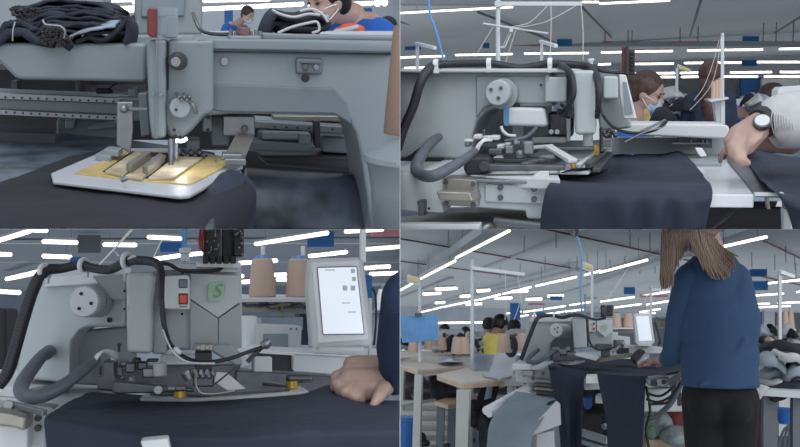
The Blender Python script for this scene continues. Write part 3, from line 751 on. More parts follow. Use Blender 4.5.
# standing worker seen from behind
def standing_back(p, label, top, sh, hip, d, k, hair, shirt):
    c = P(top[0], top[1], d) - V((0, 0, .12 * k))
    t = thing(p, 'person', label, 'person', c - V((0, 0, 1.5 * k)))
    mb = MB(p); q, R = head_mb(mb, c, .12 * k, PI * .95, .1)
    mb.cap(c, c + V((0, 0, -.25 * k)), .05 * k, .06 * k)
    c0 = c; c = c + V((0, 0, .09 * k))
    mb.ell(c + V((0, 0, -.45 * k)), (.15 * k, .1 * k, .26 * k)); mb.ell(c + V((0, 0, -.8 * k)), (.15 * k, .11 * k, .16 * k))
    for s in (-1, 1):
        mb.cap(c + V((s * .17, 0, -.3)) * k, c + V((s * .22, .03, -.6)) * k if False else c + V((s * .22 * k, .05 * k, -.6 * k)), .045 * k, .04 * k)
        mb.cap(c + V((s * .22 * k, .05 * k, -.6 * k)), c + V((s * .12 * k, .25 * k, -.7 * k)), .04 * k, .028 * k)
        mb.cap(c + V((s * .09 * k, 0, -.85 * k)), c + V((s * .09 * k, 0, -1.5 * k)), .08 * k, .05 * k)
    mb.build('body', 'skin', t, remesh=.012 * k, smo=3)
    mb = MB(p); mb.ell(c + V((0, 0, -.48 * k)), (.18 * k, .13 * k, .28 * k)); mb.ell(c + V((0, 0, -.78 * k)), (.17 * k, .13 * k, .22 * k))
    mb.cap(c + V((-.14, 0, -.29)) * 1 if False else c + V((-.14 * k, 0, -.29 * k)), c + V((.14 * k, 0, -.29 * k)), .07 * k)
    for s in (-1, 1):
        mb.cap(c + V((s * .17 * k, 0, -.3 * k)), c + V((s * .22 * k, .05 * k, -.6 * k)), .062 * k, .052 * k)
        mb.cap(c + V((s * .22 * k, .05 * k, -.6 * k)), c + V((s * .14 * k, .2 * k, -.68 * k)), .052 * k, .04 * k)
    mb.build('shirt', shirt, t, remesh=.012 * k, smo=4)
    c = c0
    mb = MB(p); mb.ell(c + V((0, -.02 * k, .03 * k)), (.105 * k, .12 * k, .12 * k))
    mb.ell(c + V((0, -.06 * k, -.12 * k)), (.1 * k, .07 * k, .22 * k)); mb.ell(c + V((0, -.09 * k, -.3 * k)), (.085 * k, .06 * k, .16 * k))
    mb.build('hair', hair, t, remesh=.008 * k, smo=3)
    return t
standing_back(p, 'standing worker in a navy top with long brown hair, back turned, beyond the white cover', (710, 63), 0, 0, 6.3, .80, 'hairb', mat('navy_top', (36, 48, 70), .85, var=.08))
seated_worker(p, 'distant seated worker with long auburn hair at the right edge, beside a white machine', P(774, 101, 9), .17, math.radians(60), .3, 'navy', 'hairb', 'long', mask=False, eyes=False)

# background machines
def bg_machine(p, x, y, d, s, label, rot=0.0, group=None):
    """small industrial lockstitch machine: bed, column, arm, head, spool pin"""
    b = P(x, y, d)
    t = thing(p, 'sewing_machine', label, 'sewing machine', b, group)
    R = Matrix.Rotation(rot, 3, 'Z')
    def q(a, c, e): return b + R @ (V((a, c, e)) * s)
    mb = MB(p); mb.box(q(0, 0, .03), (.48 * s, .18 * s, .06 * s), R); mb.build('machine_bed', 'castL', t, bevel=.008 * s)
    mb = MB(p)
    fr = [q(a, -.06, e) for a, e in ((.23, .06), (.23, .3), (.18, .33), (-.2, .32), (-.24, .28), (-.24, .16), (-.16, .16), (-.14, .22), (.08, .22), (.12, .17), (.12, .06))]
    mb.prism(fr, R @ V((0, .12 * s, 0))); mb.build('machine_arm', 'castL', t, bevel=.012 * s)
    mb = MB(p); mb.cyl(q(.24, 0, .25), q(.29, 0, .25), .06 * s, n=16); mb.build('handwheel', 'dark', t)
    mb = MB(p); mb.cyl(q(-.2, 0, .16), q(-.2, 0, .07), .008 * s, n=6); mb.build('needle_bar', 'steel', t)
    return t
for x, y, d, s, r, lab in ((686, 124, 6.5, .5, .3, 'small white sewing machine right of the masked worker'), (752, 125, 7, .5, 1.0, 'pale sewing machine among clutter right of the tall pole'), (735, 121, 9, .7, .3, 'distant pale sewing machine below the blue door'),
                        (790, 112, 5, .45, .5, 'white sewing machine housing at the right edge above the sleeve'), (700, 110, 12, .7, .2, 'distant white machine left of the standing worker')):
    bg_machine(p, x, y, d, s, lab, r)
for i in range(46):
    x = rnd.choice([rnd.uniform(660, 688), rnd.uniform(728, 800), rnd.uniform(728, 790)]); y = rnd.uniform(102, 138) if x > 728 else rnd.uniform(100, 122); d = rnd.uniform(6, 11)
    b = P(x, y, d); w = rnd.uniform(.05, .14); mb = MB(p)
    mb.loft([[b + V((-w, 0, 0)), b + V((0, -w, .02)), b + V((w, 0, 0))], [b + V((-w * .8, w, w * rnd.uniform(.3, .9))), b + V((0, 0, w)), b + V((w * .7, w, w * .5))], [b + V((-w, 2 * w, 0)), b + V((0, 2 * w, .05)), b + V((w, 2 * w, 0))]], 3, wr=.02, ws=9, seed=i, th=.02)
    tag(mb.build('cloth_piece', rnd.choice(['navyd', 'navyd', 'denim', 'gray_cl2', 'gray_cl2', 'cream', 'poloblue', 'skind'])), 'crumpled cloth piece in the clutter of the rear sewing benches', 'cloth', 'cloth pieces heaped on the rear benches behind the front-view machine')
mb = MB(p); mb.box(P(700, 140, 9) + V((1.5, 0, -.2)), (9, 6, .1)); tag(mb.build('rear_bench', 'gray_cl2', smooth=False), 'long cluttered bench across the hall behind the white cover', 'bench')

# ---- arm with watch and white sleeve
t = thing(p, 'person', 'worker reaching in from the right in an off-white sleeve', 'person', P(800, 160, 2.4))
mb = MB(p)
w_ = P(762, 128, 2.45); kn = P(738, 136, 2.42)
mb.cap(P(830, 122, 2.6), P(790, 125, 2.5), .05, .042); mb.cap(P(790, 125, 2.5), P(757, 126, 2.45), .042, .030)
# palm: back of hand up-left, fingers folding down
wr = P(760, 127, 2.45)
for dx0, dy0, dx1, dy1, dd in ((758, 121, 736, 133, 0), (758, 124, 738, 139, -.01), (759, 127, 741, 146, -.02), (760, 131, 746, 148, -.01)):
    mb.cap(P(dx0, dy0, 2.44 + dd), P(dx1, dy1, 2.42 + dd), .026, .022, 10)
# fingers
for a, b, c_, e, dd in (((735, 132), (729, 141), (730, 150), (733, 156), 0), ((736, 137), (731, 146), (732, 155), (736, 160), -.02), ((740, 142), (735, 150), (737, 159), (741, 164), -.03), ((745, 146), (741, 152), (742, 160), (747, 163), -.02)):
    mb.cap(P(*a, 2.42 + dd), P(*b, 2.40 + dd), .017, .015, 8); mb.cap(P(*b, 2.40 + dd), P(*c_, 2.39 + dd), .015, .0135, 8); mb.cap(P(*c_, 2.39 + dd), P(*e, 2.40 + dd), .0135, .012, 8)
mb.cap(P(757, 136, 2.4), P(750, 143, 2.38), .018, .015, 8); mb.cap(P(750, 143, 2.38), P(745, 151, 2.38), .015, .012, 8)
mb.build('arm', 'skin', t, remesh=.0045, smo=4)
mb = MB(p)  # second forearm behind
mb.cap(P(790, 142, 2.62), P(752, 141, 2.56), .038, .026)
hand_mb(mb, P(753, 141, 2.56), V((-1, .1, -.25)), V((0, 0, 1)), .13, .7, -1)
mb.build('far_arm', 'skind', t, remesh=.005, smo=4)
mb = MB(p)
mb.tube([P(770, 124, 2.48), P(776, 122, 2.48), P(790, 120.5, 2.5), P(830, 116, 2.6)], [.062, .075, .082, .09], 24)
sl = mb.loft([[P(771, 122, 2.40)] * 2, [P(771, 122, 2.40)] * 2], 1) if False else None
o = mb.build('sleeve', 'cream', t, sub=1)
mb = MB(p)
for k in range(9):
    a = k / 9; x = 773 + k * 2.6
    mb.tube([P(x, 107 - .1 * k + 3, 2.43), P(x - 1.5, 116, 2.405 + .01 * a), P(x - 1, 126, 2.40 + .01 * a), P(x + 1, 134, 2.42)], .0014, 5)
mb.build('knit_ribs', 'cream', o)
wa = thing(p, 'wristwatch', 'dark wristwatch with round silver dial on the reaching wrist', 'watch', P(762, 122, 2.38))
mb = MB(p); a = P(759.5, 124, 2.44); ax = (P(766, 123, 2.46) - P(757, 127, 2.44)).normalized()
mb.cyl(a, a + ax * .03, .043, .045, 28); mb.build('strap', 'dark', wa, bevel=.004)
mb = MB(p); n = V((-.1, -.75, .65)).normalized(); q0 = P(762, 123, 2.40) ; mb.cyl(q0 - n * .006, q0 + n * .012, .024, n=28); cs = mb.build('watch_case', 'steeld', wa, bevel=.002)
mb = MB(p); mb.cyl(q0 + n * .011, q0 + n * .0135, .019, n=28); mb.build('dial', 'castL', cs)

# ================================================================== TOP LEFT: close view of the sewing head, clamp plate and rails
p = TL; P = p.P; H = p.H
ZT = -.30
mb = MB(p); mb.box((0, 14, 0), (30, .2, 6)); struct(mb, 'wall_back', 'wall')
# black box added as the darkness behind the rails, plus lower housing
t = thing(p, 'rail_backing', 'black backing added for the darkness behind the guide rails, with grey housing at left', 'cabinet', P(70, 120, 2.3))
mb = MB(p); mb.bx(-30, 70, 420, 140, 2.5, .3); mb.build('dark_backing', 'vdark', t)
mb = MB(p); mb.bx(11, 81, 17, 93, 2.4, .05); mb.bx(75, 80, 79, 92, 2.4, .05); mb.bx(85, 86, 146, 92, 2.44, .05); mb.build('cabinet_rib', 'dark', t)
mb = MB(p); mb.pr([(56, 118), (118, 120), (118, 143), (56, 140)], 2.05, .2); mb.build('lower_housing', 'castTd', t, bevel=.01)
mb = MB(p); mb.bx(65, 119, 74, 129, 2.03, .03); mb.build('housing_tab', 'castTL', t, bevel=.004)
mb = MB(p); mb.pr([(88, 126), (116, 122), (118, 127), (86, 131)], 2.03, .03); mb.build('housing_ridge', 'castT', t, bevel=.003)
# table + dark cloth
t = thing(p, 'work_table', 'worn slate blue worktop at the left under the guide rail', 'table', P(60, 150, 1.9) - V((0, 0, .7)))
mb = MB(p); mb.slab([(-60, 260), (215, 260), (215, 152), (120, 138), (60, 133), (-30, 130)], ZT, .03)
sc = mat('scuffed_slate_top', (66, 74, 86), .5, var=.45, scale=14, bump=.2, bscale=30)
mb.build('table_top', sc, t, bevel=.004)
mb = MB(p); mb.slab([(-10, 132), (55, 134), (52, 128), (-10, 124)], ZT + .02, .04); mb.build('back_ledge', 'dark', t)
mb = MB(p)
z = ZT + .004
def row(pts, zz=z): return [H(x, y, zz) for x, y in pts]
mb.loft([row([(-30, 192), (10, 180), (45, 167), (75, 156), (100, 151), (150, 150), (200, 160), (228, 168)]),
         [H(-30, 205, z), H(20, 195, z), H(60, 185, z), H(100, 180, z), (H(150, 178, z)), H(190, 180, z), H(215, 182, z), P(240, 178, 1.42)],
         [H(-30, 225, z), H(20, 215, z), H(60, 205, z), H(110, 200, z), H(150, 200, z), H(200, 200, z), P(232, 198, 1.30), P(256, 196, 1.36)],
         [H(-30, 262, z), H(20, 262, z), H(60, 262, z), H(110, 262, z), H(150, 262, z), H(190, 262, z), P(215, 262, 1.2), P(240, 240, 1.3)]], 8, wr=.003, ws=11, seed=3, th=.003)
tag(mb.build('spread_cloth', 'navyd', sub=1), 'dark navy cloth spread flat under the white clamp frame', 'cloth')
mb = MB(p)
mb.loft([[P(208, 190, 1.36), P(222, 176, 1.38), P(240, 172, 1.42), P(254, 182, 1.42)],
         [P(204, 205, 1.33), P(220, 195, 1.32), P(240, 192, 1.35), P(256, 200, 1.38)],
         [P(210, 222, 1.33), P(225, 218, 1.30), P(240, 215, 1.32), P(252, 218, 1.36)],
         [P(214, 250, 1.36), P(228, 248, 1.34), P(240, 246, 1.35), P(248, 246, 1.38)]], 6, wr=.008, ws=16, seed=9, th=.003)
tag(mb.build('hanging_cloth_fold', 'navy', sub=1), 'bunched navy cloth fold hanging off the right corner of the clamp frame', 'cloth')
# right lower: dark rounded bed cover
t = thing(p, 'bed_cover', 'dark rounded metal bed cover with scuffs, lower right beside the hanging fold', 'machine cover', P(320, 229, 1.7))
mb = MB(p); 
scm = mat('scuffed_dark_enamel', (62, 68, 80), .38, var=.6, scale=9, bump=.1, bscale=10)
mb.cyl(P(244, 206, 1.75), P(400, 214, 1.75), .085, n=40); mb.build('cover_drum', scm, t)
mb = MB(p); mb.pr([(255, 155), (420, 155), (420, 178), (268, 166)], 2.0, .2); mb.build('cover_ledge', 'dark', t, bevel=.02)
mb = MB(p); mb.bx(240, 145, 420, 260, 2.25, .1); mb.build('rear_panel', 'vdark', t)

# rails
def rail(name_lab, q0, q1, q2, q3, d, holes, lips):
    t = thing(p, 'linear_rail', name_lab, 'rail', P((q0[0] + q1[0]) / 2, q2[1], d))
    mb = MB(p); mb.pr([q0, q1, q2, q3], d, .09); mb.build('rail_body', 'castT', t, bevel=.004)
    for l in lips:
        mb = MB(p); mb.pr(l, d - .02, .05); mb.build('rail_lip', 'steel', t, bevel=.0025)
    return t
t = rail('long grey double guide rail with two rows of screw holes at left', (-30, 91), (146, 98), (146, 121), (-30, 115), 1.95, None,
         [[(-30, 91), (120, 97.5), (120, 104), (-30, 98.5)], [(-30, 108.5), (118, 115), (118, 121), (-30, 114)]])
for rr, (ya, yb, n0) in enumerate(((97, 101.7, 5.3), (111.9, 118, 6.3))):
    for k in range(14):
        x = n0 + k * 8.3; y = ya + (yb - ya) * (x / 118)
        if x > 117: continue
        mb = MB(p); screw(mb, x, y, 1.93, .0026, 10); mb.build('screw_hole', 'vdark', t)
t = rail('short guide rail with screw holes to the right of the needle head', (243, 119), (350, 126), (357, 136), (243, 129), 1.95, None,
         [[(246, 121), (350, 127), (353, 134), (246, 128)]])
for x, y in ((275, 126.7), (286.5, 127.3), (297.5, 127.7), (309, 128.3), (332.5, 129.5), (344.5, 130.2)):
    mb = MB(p); screw(mb, x, y, 1.93, .0029, 10); mb.build('screw_hole', 'vdark', t)
mb = MB(p); mb.pr([(314, 121), (320, 121), (321, 148), (315, 148)], 1.9, .03); mb.build('rail_clip', 'dark', t, bevel=.002)
mb = MB(p); mb.bx(273, 116, 350, 121.5, 1.98, .06); mb.build('upper_bar', 'alu', t, bevel=.003)
t = thing(p, 'sliding_carriage', 'grey carriage block under the short right guide rail', 'carriage', P(280, 150, 1.85))
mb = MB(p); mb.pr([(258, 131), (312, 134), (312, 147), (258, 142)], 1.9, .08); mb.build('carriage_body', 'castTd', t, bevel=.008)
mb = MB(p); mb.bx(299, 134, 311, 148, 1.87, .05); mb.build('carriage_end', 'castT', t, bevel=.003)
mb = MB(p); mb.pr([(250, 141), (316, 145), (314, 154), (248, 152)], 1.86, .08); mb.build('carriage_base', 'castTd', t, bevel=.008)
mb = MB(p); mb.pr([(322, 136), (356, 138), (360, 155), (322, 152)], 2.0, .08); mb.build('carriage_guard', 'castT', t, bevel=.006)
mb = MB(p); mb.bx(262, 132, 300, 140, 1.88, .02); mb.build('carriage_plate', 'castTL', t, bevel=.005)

# left side cover beam
mb = MB(p); mb.pr([(-30, 43), (146, 43), (146, 82.5), (22, 80), (15, 78), (0, 62.5), (-30, 61)], 1.72, .32)
tag(mb.build('cover_beam', 'castT', bevel=.008), 'long plain grey cover beam carrying the denim stack', 'machine cover')

# needle head
t = thing(p, 'sewing_machine', 'grey sewing arm and needle head with tension knobs, filling the centre of the close view', 'sewing machine', P(250, 150, 1.7))
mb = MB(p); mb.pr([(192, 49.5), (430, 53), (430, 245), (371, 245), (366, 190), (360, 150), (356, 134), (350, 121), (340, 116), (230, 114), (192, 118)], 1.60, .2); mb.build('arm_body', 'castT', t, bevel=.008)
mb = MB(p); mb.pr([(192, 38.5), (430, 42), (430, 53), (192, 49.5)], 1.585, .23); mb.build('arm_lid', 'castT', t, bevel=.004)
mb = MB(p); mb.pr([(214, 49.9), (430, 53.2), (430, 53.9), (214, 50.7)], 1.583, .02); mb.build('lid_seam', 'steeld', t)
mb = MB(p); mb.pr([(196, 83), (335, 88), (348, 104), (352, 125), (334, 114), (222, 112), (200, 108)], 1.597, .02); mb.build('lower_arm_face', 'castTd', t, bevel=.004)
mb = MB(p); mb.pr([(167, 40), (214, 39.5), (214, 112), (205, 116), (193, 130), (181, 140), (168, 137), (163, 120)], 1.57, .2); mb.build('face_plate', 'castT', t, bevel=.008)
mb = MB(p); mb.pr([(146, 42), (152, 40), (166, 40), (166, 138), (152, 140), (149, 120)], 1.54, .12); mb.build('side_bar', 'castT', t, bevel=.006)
mb = MB(p); mb.bx(155.8, 8, 156.8, 138, 1.535, .03); mb.build('plate_edge', 'steel', t)
mb = MB(p); mb.bx(167, 42, 168.6, 90, 1.565, .02); mb.build('slot', 'vdark', t)
mb = MB(p); c = P(178.5, 61, 1.56); mb.cyl(c, c + V((-.004, -.03, 0)), .017, .014, 24); kb = mb.build('tension_knob', 'dark', t, bevel=.002)
mb = MB(p); c2 = c + V((-.004, -.03, 0)); mb.cyl(c2, c2 + V((0, -.006, 0)), .009, n=20); mb.build('knob_tip', 'steel', kb, bevel=.0015)
mb = MB(p); c = P(180, 107, 1.55); mb.cyl(c + V((0, .02, 0)), c + V((0, -.014, 0)), .019, n=28); td = mb.build('thread_dial', 'castTL', t, bevel=.003)
mb = MB(p); screw(mb, 176, 110, 1.53, .003); mb.build('dial_screw', 'vdark', td)
mb = MB(p)
for k in range(6): mb.cap(P(177 + k * 2.6, 94 + (k % 3) * 2.4, 1.55), P(179 + k * 2.6, 97 + (k % 2) * 3, 1.53), .004, .003, 8)
mb.tube([P(186, 98, 1.54), P(194, 105, 1.54), P(196, 113, 1.55)], .004)
mb.build('take_up_spring', 'steel', t)
for x, y, r_, m_ in ((174, 130, .0035, 'vdark'), (175.5, 137, .004, 'vdark'), (180, 137, .003, 'vdark'), (203, 50.5, .013, 'steel'), (224.5, 61.5, .0085, 'steel'), (305.5, 78, .0085, 'vdark'), (153, 94, .004, 'steel'), (161, 95, .005, 'steel'), (200, 45, .003, 'steel')):
    mb = MB(p); screw(mb, x, y, 1.58 if x > 200 else 1.55 if x > 166 else 1.53, r_, 16); mb.build('oil_hole' if m_ == 'vdark' else 'chrome_screw', m_, t, bevel=.0008)
mb = MB(p); c = P(203, 50, 1.575); mb.tube([c + V((.018 * math.cos(a * .5), 0, .018 * math.sin(a * .5))) for a in range(-3, 6)], .0022, 6); mb.build('wire_hook', 'steeld', t)
mb = MB(p); mb.pr([(296, 57.5), (323, 58.5), (323, 75), (296, 74)], 1.59, .02); lt = mb.build('latch_recess', 'castTd', t, bevel=.006)
mb = MB(p); mb.pr([(301, 61), (321, 62), (321, 64), (301, 63.3)], 1.583, .01); mb.bx(303, 64, 308, 70, 1.585, .01); mb.build('latch', 'steeld', lt, bevel=.001)
mb = MB(p); screw(mb, 316, 67, 1.582, .006, 12); mb.build('latch_screw', 'steel', lt)
mb = MB(p); mb.bx(229, 35.5, 262, 42, 1.6, .1); mb.build('raised_lid', 'castT', t, bevel=.005)
mb = MB(p)
mb.cyl(P(243.5, 35.5, 1.62), P(243.5, 27, 1.62), .013, n=20); mb.build('brown_cap', mat('brown_cap_paint', (112, 84, 78), .5), t, bevel=.003)
mb = MB(p)
for x in (231, 236, 251, 256, 260): mb.cyl(P(x, 35, 1.63), P(x, 29 + (x % 3), 1.63), .004, n=8)
mb.build('guide_post', 'steel', t)
mb = MB(p); mb.pr([(262, 33), (300, 34.5), (420, 36), (420, 41), (262, 39)], 1.64, .06); mb.build('lid_rail', 'castT', t, bevel=.003)
# needle
mb = MB(p); mb.cyl(P(176, 139, 1.55), P(176, 158, 1.54), .0045, n=12); mb.cyl(P(176, 158, 1.54), P(175, 174, 1.53), .002, .001, 8); mb.build('needle_bar', 'steel', t)
mb = MB(p); mb.cyl(P(171, 140, 1.53), P(171, 166, 1.50), .006, .004, 12); mb.tube([P(169, 166, 1.5), P(171, 178, 1.48), P(175, 182, 1.47), P(177, 176, 1.48)], .0025, 8); mb.build('presser_foot', 'steeld', t)
led = mat('white_led', (235, 242, 255), .4, var=0, emit=9)
mb = MB(p); mb.tube([P(176, 140.5, 1.50), P(182, 141, 1.50), P(187, 138.5, 1.50)], .0028, 8); mb.build('needle_light', led, t)
mb = MB(p); mb.bx(186, 140, 200, 154, 1.66, .05); mb.build('hook_block', 'castTd', t, bevel=.005)
mb = MB(p)
for k in range(5): mb.cap(P(183 + 4 * k, 152 + (k % 2) * 4, 1.62), P(187 + 4 * k, 156 - (k % 2) * 3, 1.6), .006, .005, 8)
mb.build('foot_linkage', 'steeld', t)
mb = MB(p); mb.bx(202, 115, 212, 132, 1.63, .04); mb.bx(211, 116, 229, 146, 1.7, .06); mb.build('rear_bracket', 'castTd', t, bevel=.004)
for x, y in ((208.5, 117.5), (208, 130)):
    mb = MB(p); screw(mb, x, y, 1.62, .0035); mb.build('bolt', 'vdark', t)
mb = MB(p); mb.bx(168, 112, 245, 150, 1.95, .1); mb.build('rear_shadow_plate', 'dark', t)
l = bpy.data.lights.new('needle_lamp', 'POINT'); l.energy = .07; l.shadow_soft_size = .01; l.color = (.95, .97, 1)
lo = bpy.data.objects.new('needle_lamp', l); COL.objects.link(lo); lo.location = p.M @ P(181, 158, 1.45)

# sheet bracket at left of needle
t = thing(p, 'guard_plate', 'thin grey sheet metal guard left of the needle head', 'guard', P(124, 155, 1.6))
mb = MB(p); mb.pr([(117, 102), (133, 102), (133, 130), (130.5, 154), (116.5, 145)], 1.6, .012); mb.build('plate', 'steel', t, bevel=.002)
mb = MB(p); mb.cyl(P(121, 109, 1.59), P(148, 109.5, 1.57), .0035, n=8); mb.ell(P(124, 109, 1.58), .008); mb.build('tie_rod', 'steel', t)
mb = MB(p); mb.pr([(138, 93), (147, 93), (150, 135), (141, 137)], 1.72, .05); mb.build('rear_strut', 'castTd', t, bevel=.003)
mb = MB(p); mb.bx(128, 88, 136, 99, 1.85, .05); mb.pr([(117, 97), (146, 98), (146, 101), (117, 100)], 1.82, .03); mb.pr([(95, 91), (146, 94), (146, 96), (95, 93.5)], 1.9, .02); mb.build('slide_block', 'castTL', t, bevel=.003)
mb = MB(p); mb.cap(P(98, 91, 1.88), P(110, 91, 1.88), .006); mb.tube([P(108, 90, 1.88), P(112, 86, 1.88), P(118, 83, 1.88)], .0015, 5); mb.build('sensor', 'vdark', t)
# right bracket
t = thing(p, 'clamp_bracket', 'bent steel bracket joining the clamp frame to the carriage at right', 'bracket', P(240, 165, 1.6))
mb = MB(p); mb.bx(223, 116, 255, 136, 1.66, .05); mb.build('mount_plate', 'steel', t, bevel=.003)
mb = MB(p); screw(mb, 244.5, 129, 1.65, .0075, 14); mb.build('bolt', 'steeld', t, bevel=.001)
mb = MB(p); mb.prism([P(237, 133, 1.64), P(255, 135, 1.64), P(246, 157, 1.52), P(226, 153, 1.52)], V((0, .012, 0.0))); mb.build('bent_arm', 'alu', t, bevel=.002)
mb = MB(p); mb.box(P(235, 160, 1.5), (.038, .05, .012)); mb.box(P(232, 156, 1.52), (.036, .03, .012)); mb.box(P(236, 175, 1.48), (.02, .02, .015)); mb.build('step_block', 'steel', t, bevel=.002)
# clamp frame
ZC = ZT + .018
t = thing(p, 'pocket_clamp', 'white pocket clamp frame with yellow inner plate lit by the needle lamp', 'clamp', H(150, 175, ZT))
inner = [(76, 172), (128, 182.5), (191, 183.2), (236, 159.5), (180, 151), (122, 150.5)]
o_ = [(51, 173), (53, 181), (180, 196), (190, 195), (243, 166), (240, 159), (176, 148), (110, 148)]
mb = MB(p); mb.slab(o_, ZC, .006); fr = mb.build('white_frame', 'frameT', t, bevel=.002)
mb = MB(p); mb.slab([(74, 173), (128, 179), (188, 184), (195, 182), (233, 162), (236, 159), (180, 151), (126, 151)], ZC + .0025, .004); mb.build('yellow_plate', 'yellow', t, bevel=.0008)
mb = MB(p); mb.slab([(103, 171), (138, 178), (176, 177), (208, 155), (132, 151)], ZC + .004, .003); mb.build('clamp_opening', 'navyd', t)
pc = mat('worn_tan_insert', (172, 158, 134), .5, var=.2, scale=30)
for q in ([(105, 170.5), (123, 175), (142, 163), (150, 152), (135, 151)], [(125, 175.5), (142, 177.5), (160, 165), (166, 155), (152, 157)], [(148, 177.5), (174, 177), (203, 157), (172, 156), (168, 162)]):
    mb = MB(p); mb.slab(q, ZC + .008, .005); mb.build('insert_plate', pc, t, bevel=.001)
for q in ([(126, 163), (131, 165), (151, 152), (146, 150)], [(142, 165), (148, 167), (165, 155), (160, 152)]):
    mb = MB(p); mb.slab(q, ZC + .022, .014); mb.build('clamp_finger', 'alu', t, bevel=.002)
mb = MB(p); mb.cap(P(123, 180, 1.33), P(126, 178.5, 1.33), .004); mb.cyl(P(215, 163, 1.5), P(215, 160, 1.5), .003, n=8); mb.build('locating_pin', 'steel', t)
mb = MB(p); mb.slab([(95, 154), (110, 157), (118, 151), (104, 149)], ZC + .012, .012); mb.slab([(104, 149), (118, 151), (123, 147), (108, 146)], ZC + .022, .012); mb.build('corner_block', 'castTL', t, bevel=.002)

# signal box, screen
t = thing(p, 'signal_light', 'dark red lens signal light beside a clear upright plate, top of the close view', 'signal light', P(152, 40, 1.5))
mb = MB(p); mb.pr([(147, 10), (150, 7.5), (156.5, 8), (156.5, 38), (150, 37), (147, 34)], 1.52, .05); mb.build('red_lens', 'red', t, bevel=.005)
mb = MB(p); mb.pr([(157, 7), (178, 8), (178, 37), (157, 38)], 1.56, .012); mb.build('clear_plate', mat('smoky_plate', (150, 162, 170), .2, alpha=.45, var=0), t)
mb = MB(p); mb.bx(166, 16, 177, 38, 1.6, .03); mb.cyl(P(168, 38, 1.58), P(168, 34, 1.58), .012, n=16); mb.build('mount_block', 'castTd', t, bevel=.003)
t = thing(p, 'control_screen', 'pale grey control screen leaning behind the red signal light', 'screen', P(165, 40, 1.9))
mb = MB(p); mb.pr([(135, -20), (203, -20), (202, 36), (134, 36), (133, 28)], 2.0, .05); mb.build('screen_body', 'castTL', t, bevel=.01)
mb = MB(p); mb.pr([(143, -20), (186, -20), (184, 16), (141, 17)], 1.99, .02); mb.build('display', 'screen', t, bevel=.003)
mb = MB(p); mb.bx(129, 35, 205, 43, 1.95, .12); mb.build('screen_foot', 'castTL', t, bevel=.006)
mb = MB(p); mb.tube([P(193, 13, 1.9), P(196, 22, 1.88), P(202, 31, 1.86), P(215, 34, 1.8), P(232, 34, 1.75)], .004); tag(mb.build('curved_cable', 'steeld'), 'thin dark curved cable from the control screen to the arm lid', 'cable')
mb = MB(p); mb.pr([(-30, -20), (104, -20), (104, 48), (-30, 48)], 2.3, .2); tag(mb.build('white_cabinet', 'castTL', bevel=.01), 'white cabinet behind the denim stack, upper left corner', 'cabinet')

# denim stack
def folded(pts, d, depth, th, m, label, group=None, seed=0, name='folded_denim', wr=.004):
    mb = MB(p)
    rows = []
    for k in range(4):
        dd = depth * k / 3
        rows.append([P(x, y, d) + V((.01 * math.sin(k * 2 + seed), dd, .006 * math.sin(k * 1.7 + seed + i * .6))) for i, (x, y) in enumerate(pts)])
    mb.loft(rows, 5, wr=wr, ws=22, seed=seed, th=th)
    return tag(mb.build(name, m), label, 'cloth', group)
for k in range(18):
    f = k / 17
    jx = rnd.uniform(-3, 3)
    pts = [(14 + 16 * f + jx, 8 + 30 * f), (26 + 16 * f, 7 + 27 * f), (44 + 8 * f, 3 + 24 * f), (70 + 2 * f, 2.5 + 26 * f + rnd.uniform(-.6, .6)), (96 + 4 * f, 4.5 + 24 * f), (112 + 9 * f + jx, 10 + 20 * f)]
    folded(pts, 1.86 - .0085 * k, .34, .0055, 'denim', 'layered dark denim ply in the stack on the grey cover beam', 'denim pieces in the stack at upper left', seed=k * 3.1)
folded([(72, 34), (84, 28), (100, 25), (118, 24)], 1.70, .2, .004, 'denimb', 'denim piece turned up to its pale blue underside, right side of the stack', seed=4)
folded([(76, 40), (88, 37), (100, 40), (112, 36), (122, 24), (128, 19), (131, 28), (128, 42)], 1.71, .2, .008, 'denim', 'dark denim ply curling over at the right end of the stack', seed=6)
folded([(-8, 44), (-4, 26), (8, 20), (22, 20), (38, 30), (50, 42)], 1.74, .28, .012, 'denim', 'dark denim roll slumped at the left foot of the stack', seed=8)
folded([(-4, 40), (10, 30), (24, 32), (40, 40), (55, 44)], 1.71, .28, .014, 'denim', 'dark denim lump at the left foot of the stack, lowest', seed=12)
folded([(42, 42), (44, 30), (54, 25), (62, 30), (68, 42), (64, 49)], 1.69, .12, .012, 'denim', 'frayed denim end hanging over the beam edge under the stack', seed=2, wr=.008)
mb = MB(p)
for k in range(170):
    x = rnd.choice([rnd.gauss(55, 7), rnd.gauss(32, 9)]); y = rnd.uniform(27, 46) if x > 42 else rnd.uniform(8, 22)
    mb.ell(P(x, y, 1.675 if x > 42 else 1.80), (.0022 + rnd.random() * .002, .008, .0022 + rnd.random() * .003), u=6, v=5)
tag(mb.build('frayed_denim_ends', mat('frayed_edge', (58, 54, 58), .95, var=.3, scale=60)), 'frayed ends of the bunched denim plies', 'cloth', kind='stuff')
mb = MB(p); mb.tube([P(43, 20, 1.66), P(45, 24, 1.65), P(52, 25, 1.65), P(60, 26, 1.65), P(65, 31, 1.65), P(64, 38, 1.66)], .0016, 5); tag(mb.build('loose_thread', 'stringd'), 'tan thread loop lying on the frayed denim bundle', 'threadT')
mb = MB(p); mb.tube([P(15, 22, 1.69), P(13, 30, 1.68), P(12.5, 41, 1.68)], .0012, 5); tag(mb.build('loose_thread', 'stringd'), 'tan thread over the dark denim roll at far left', 'threadT')
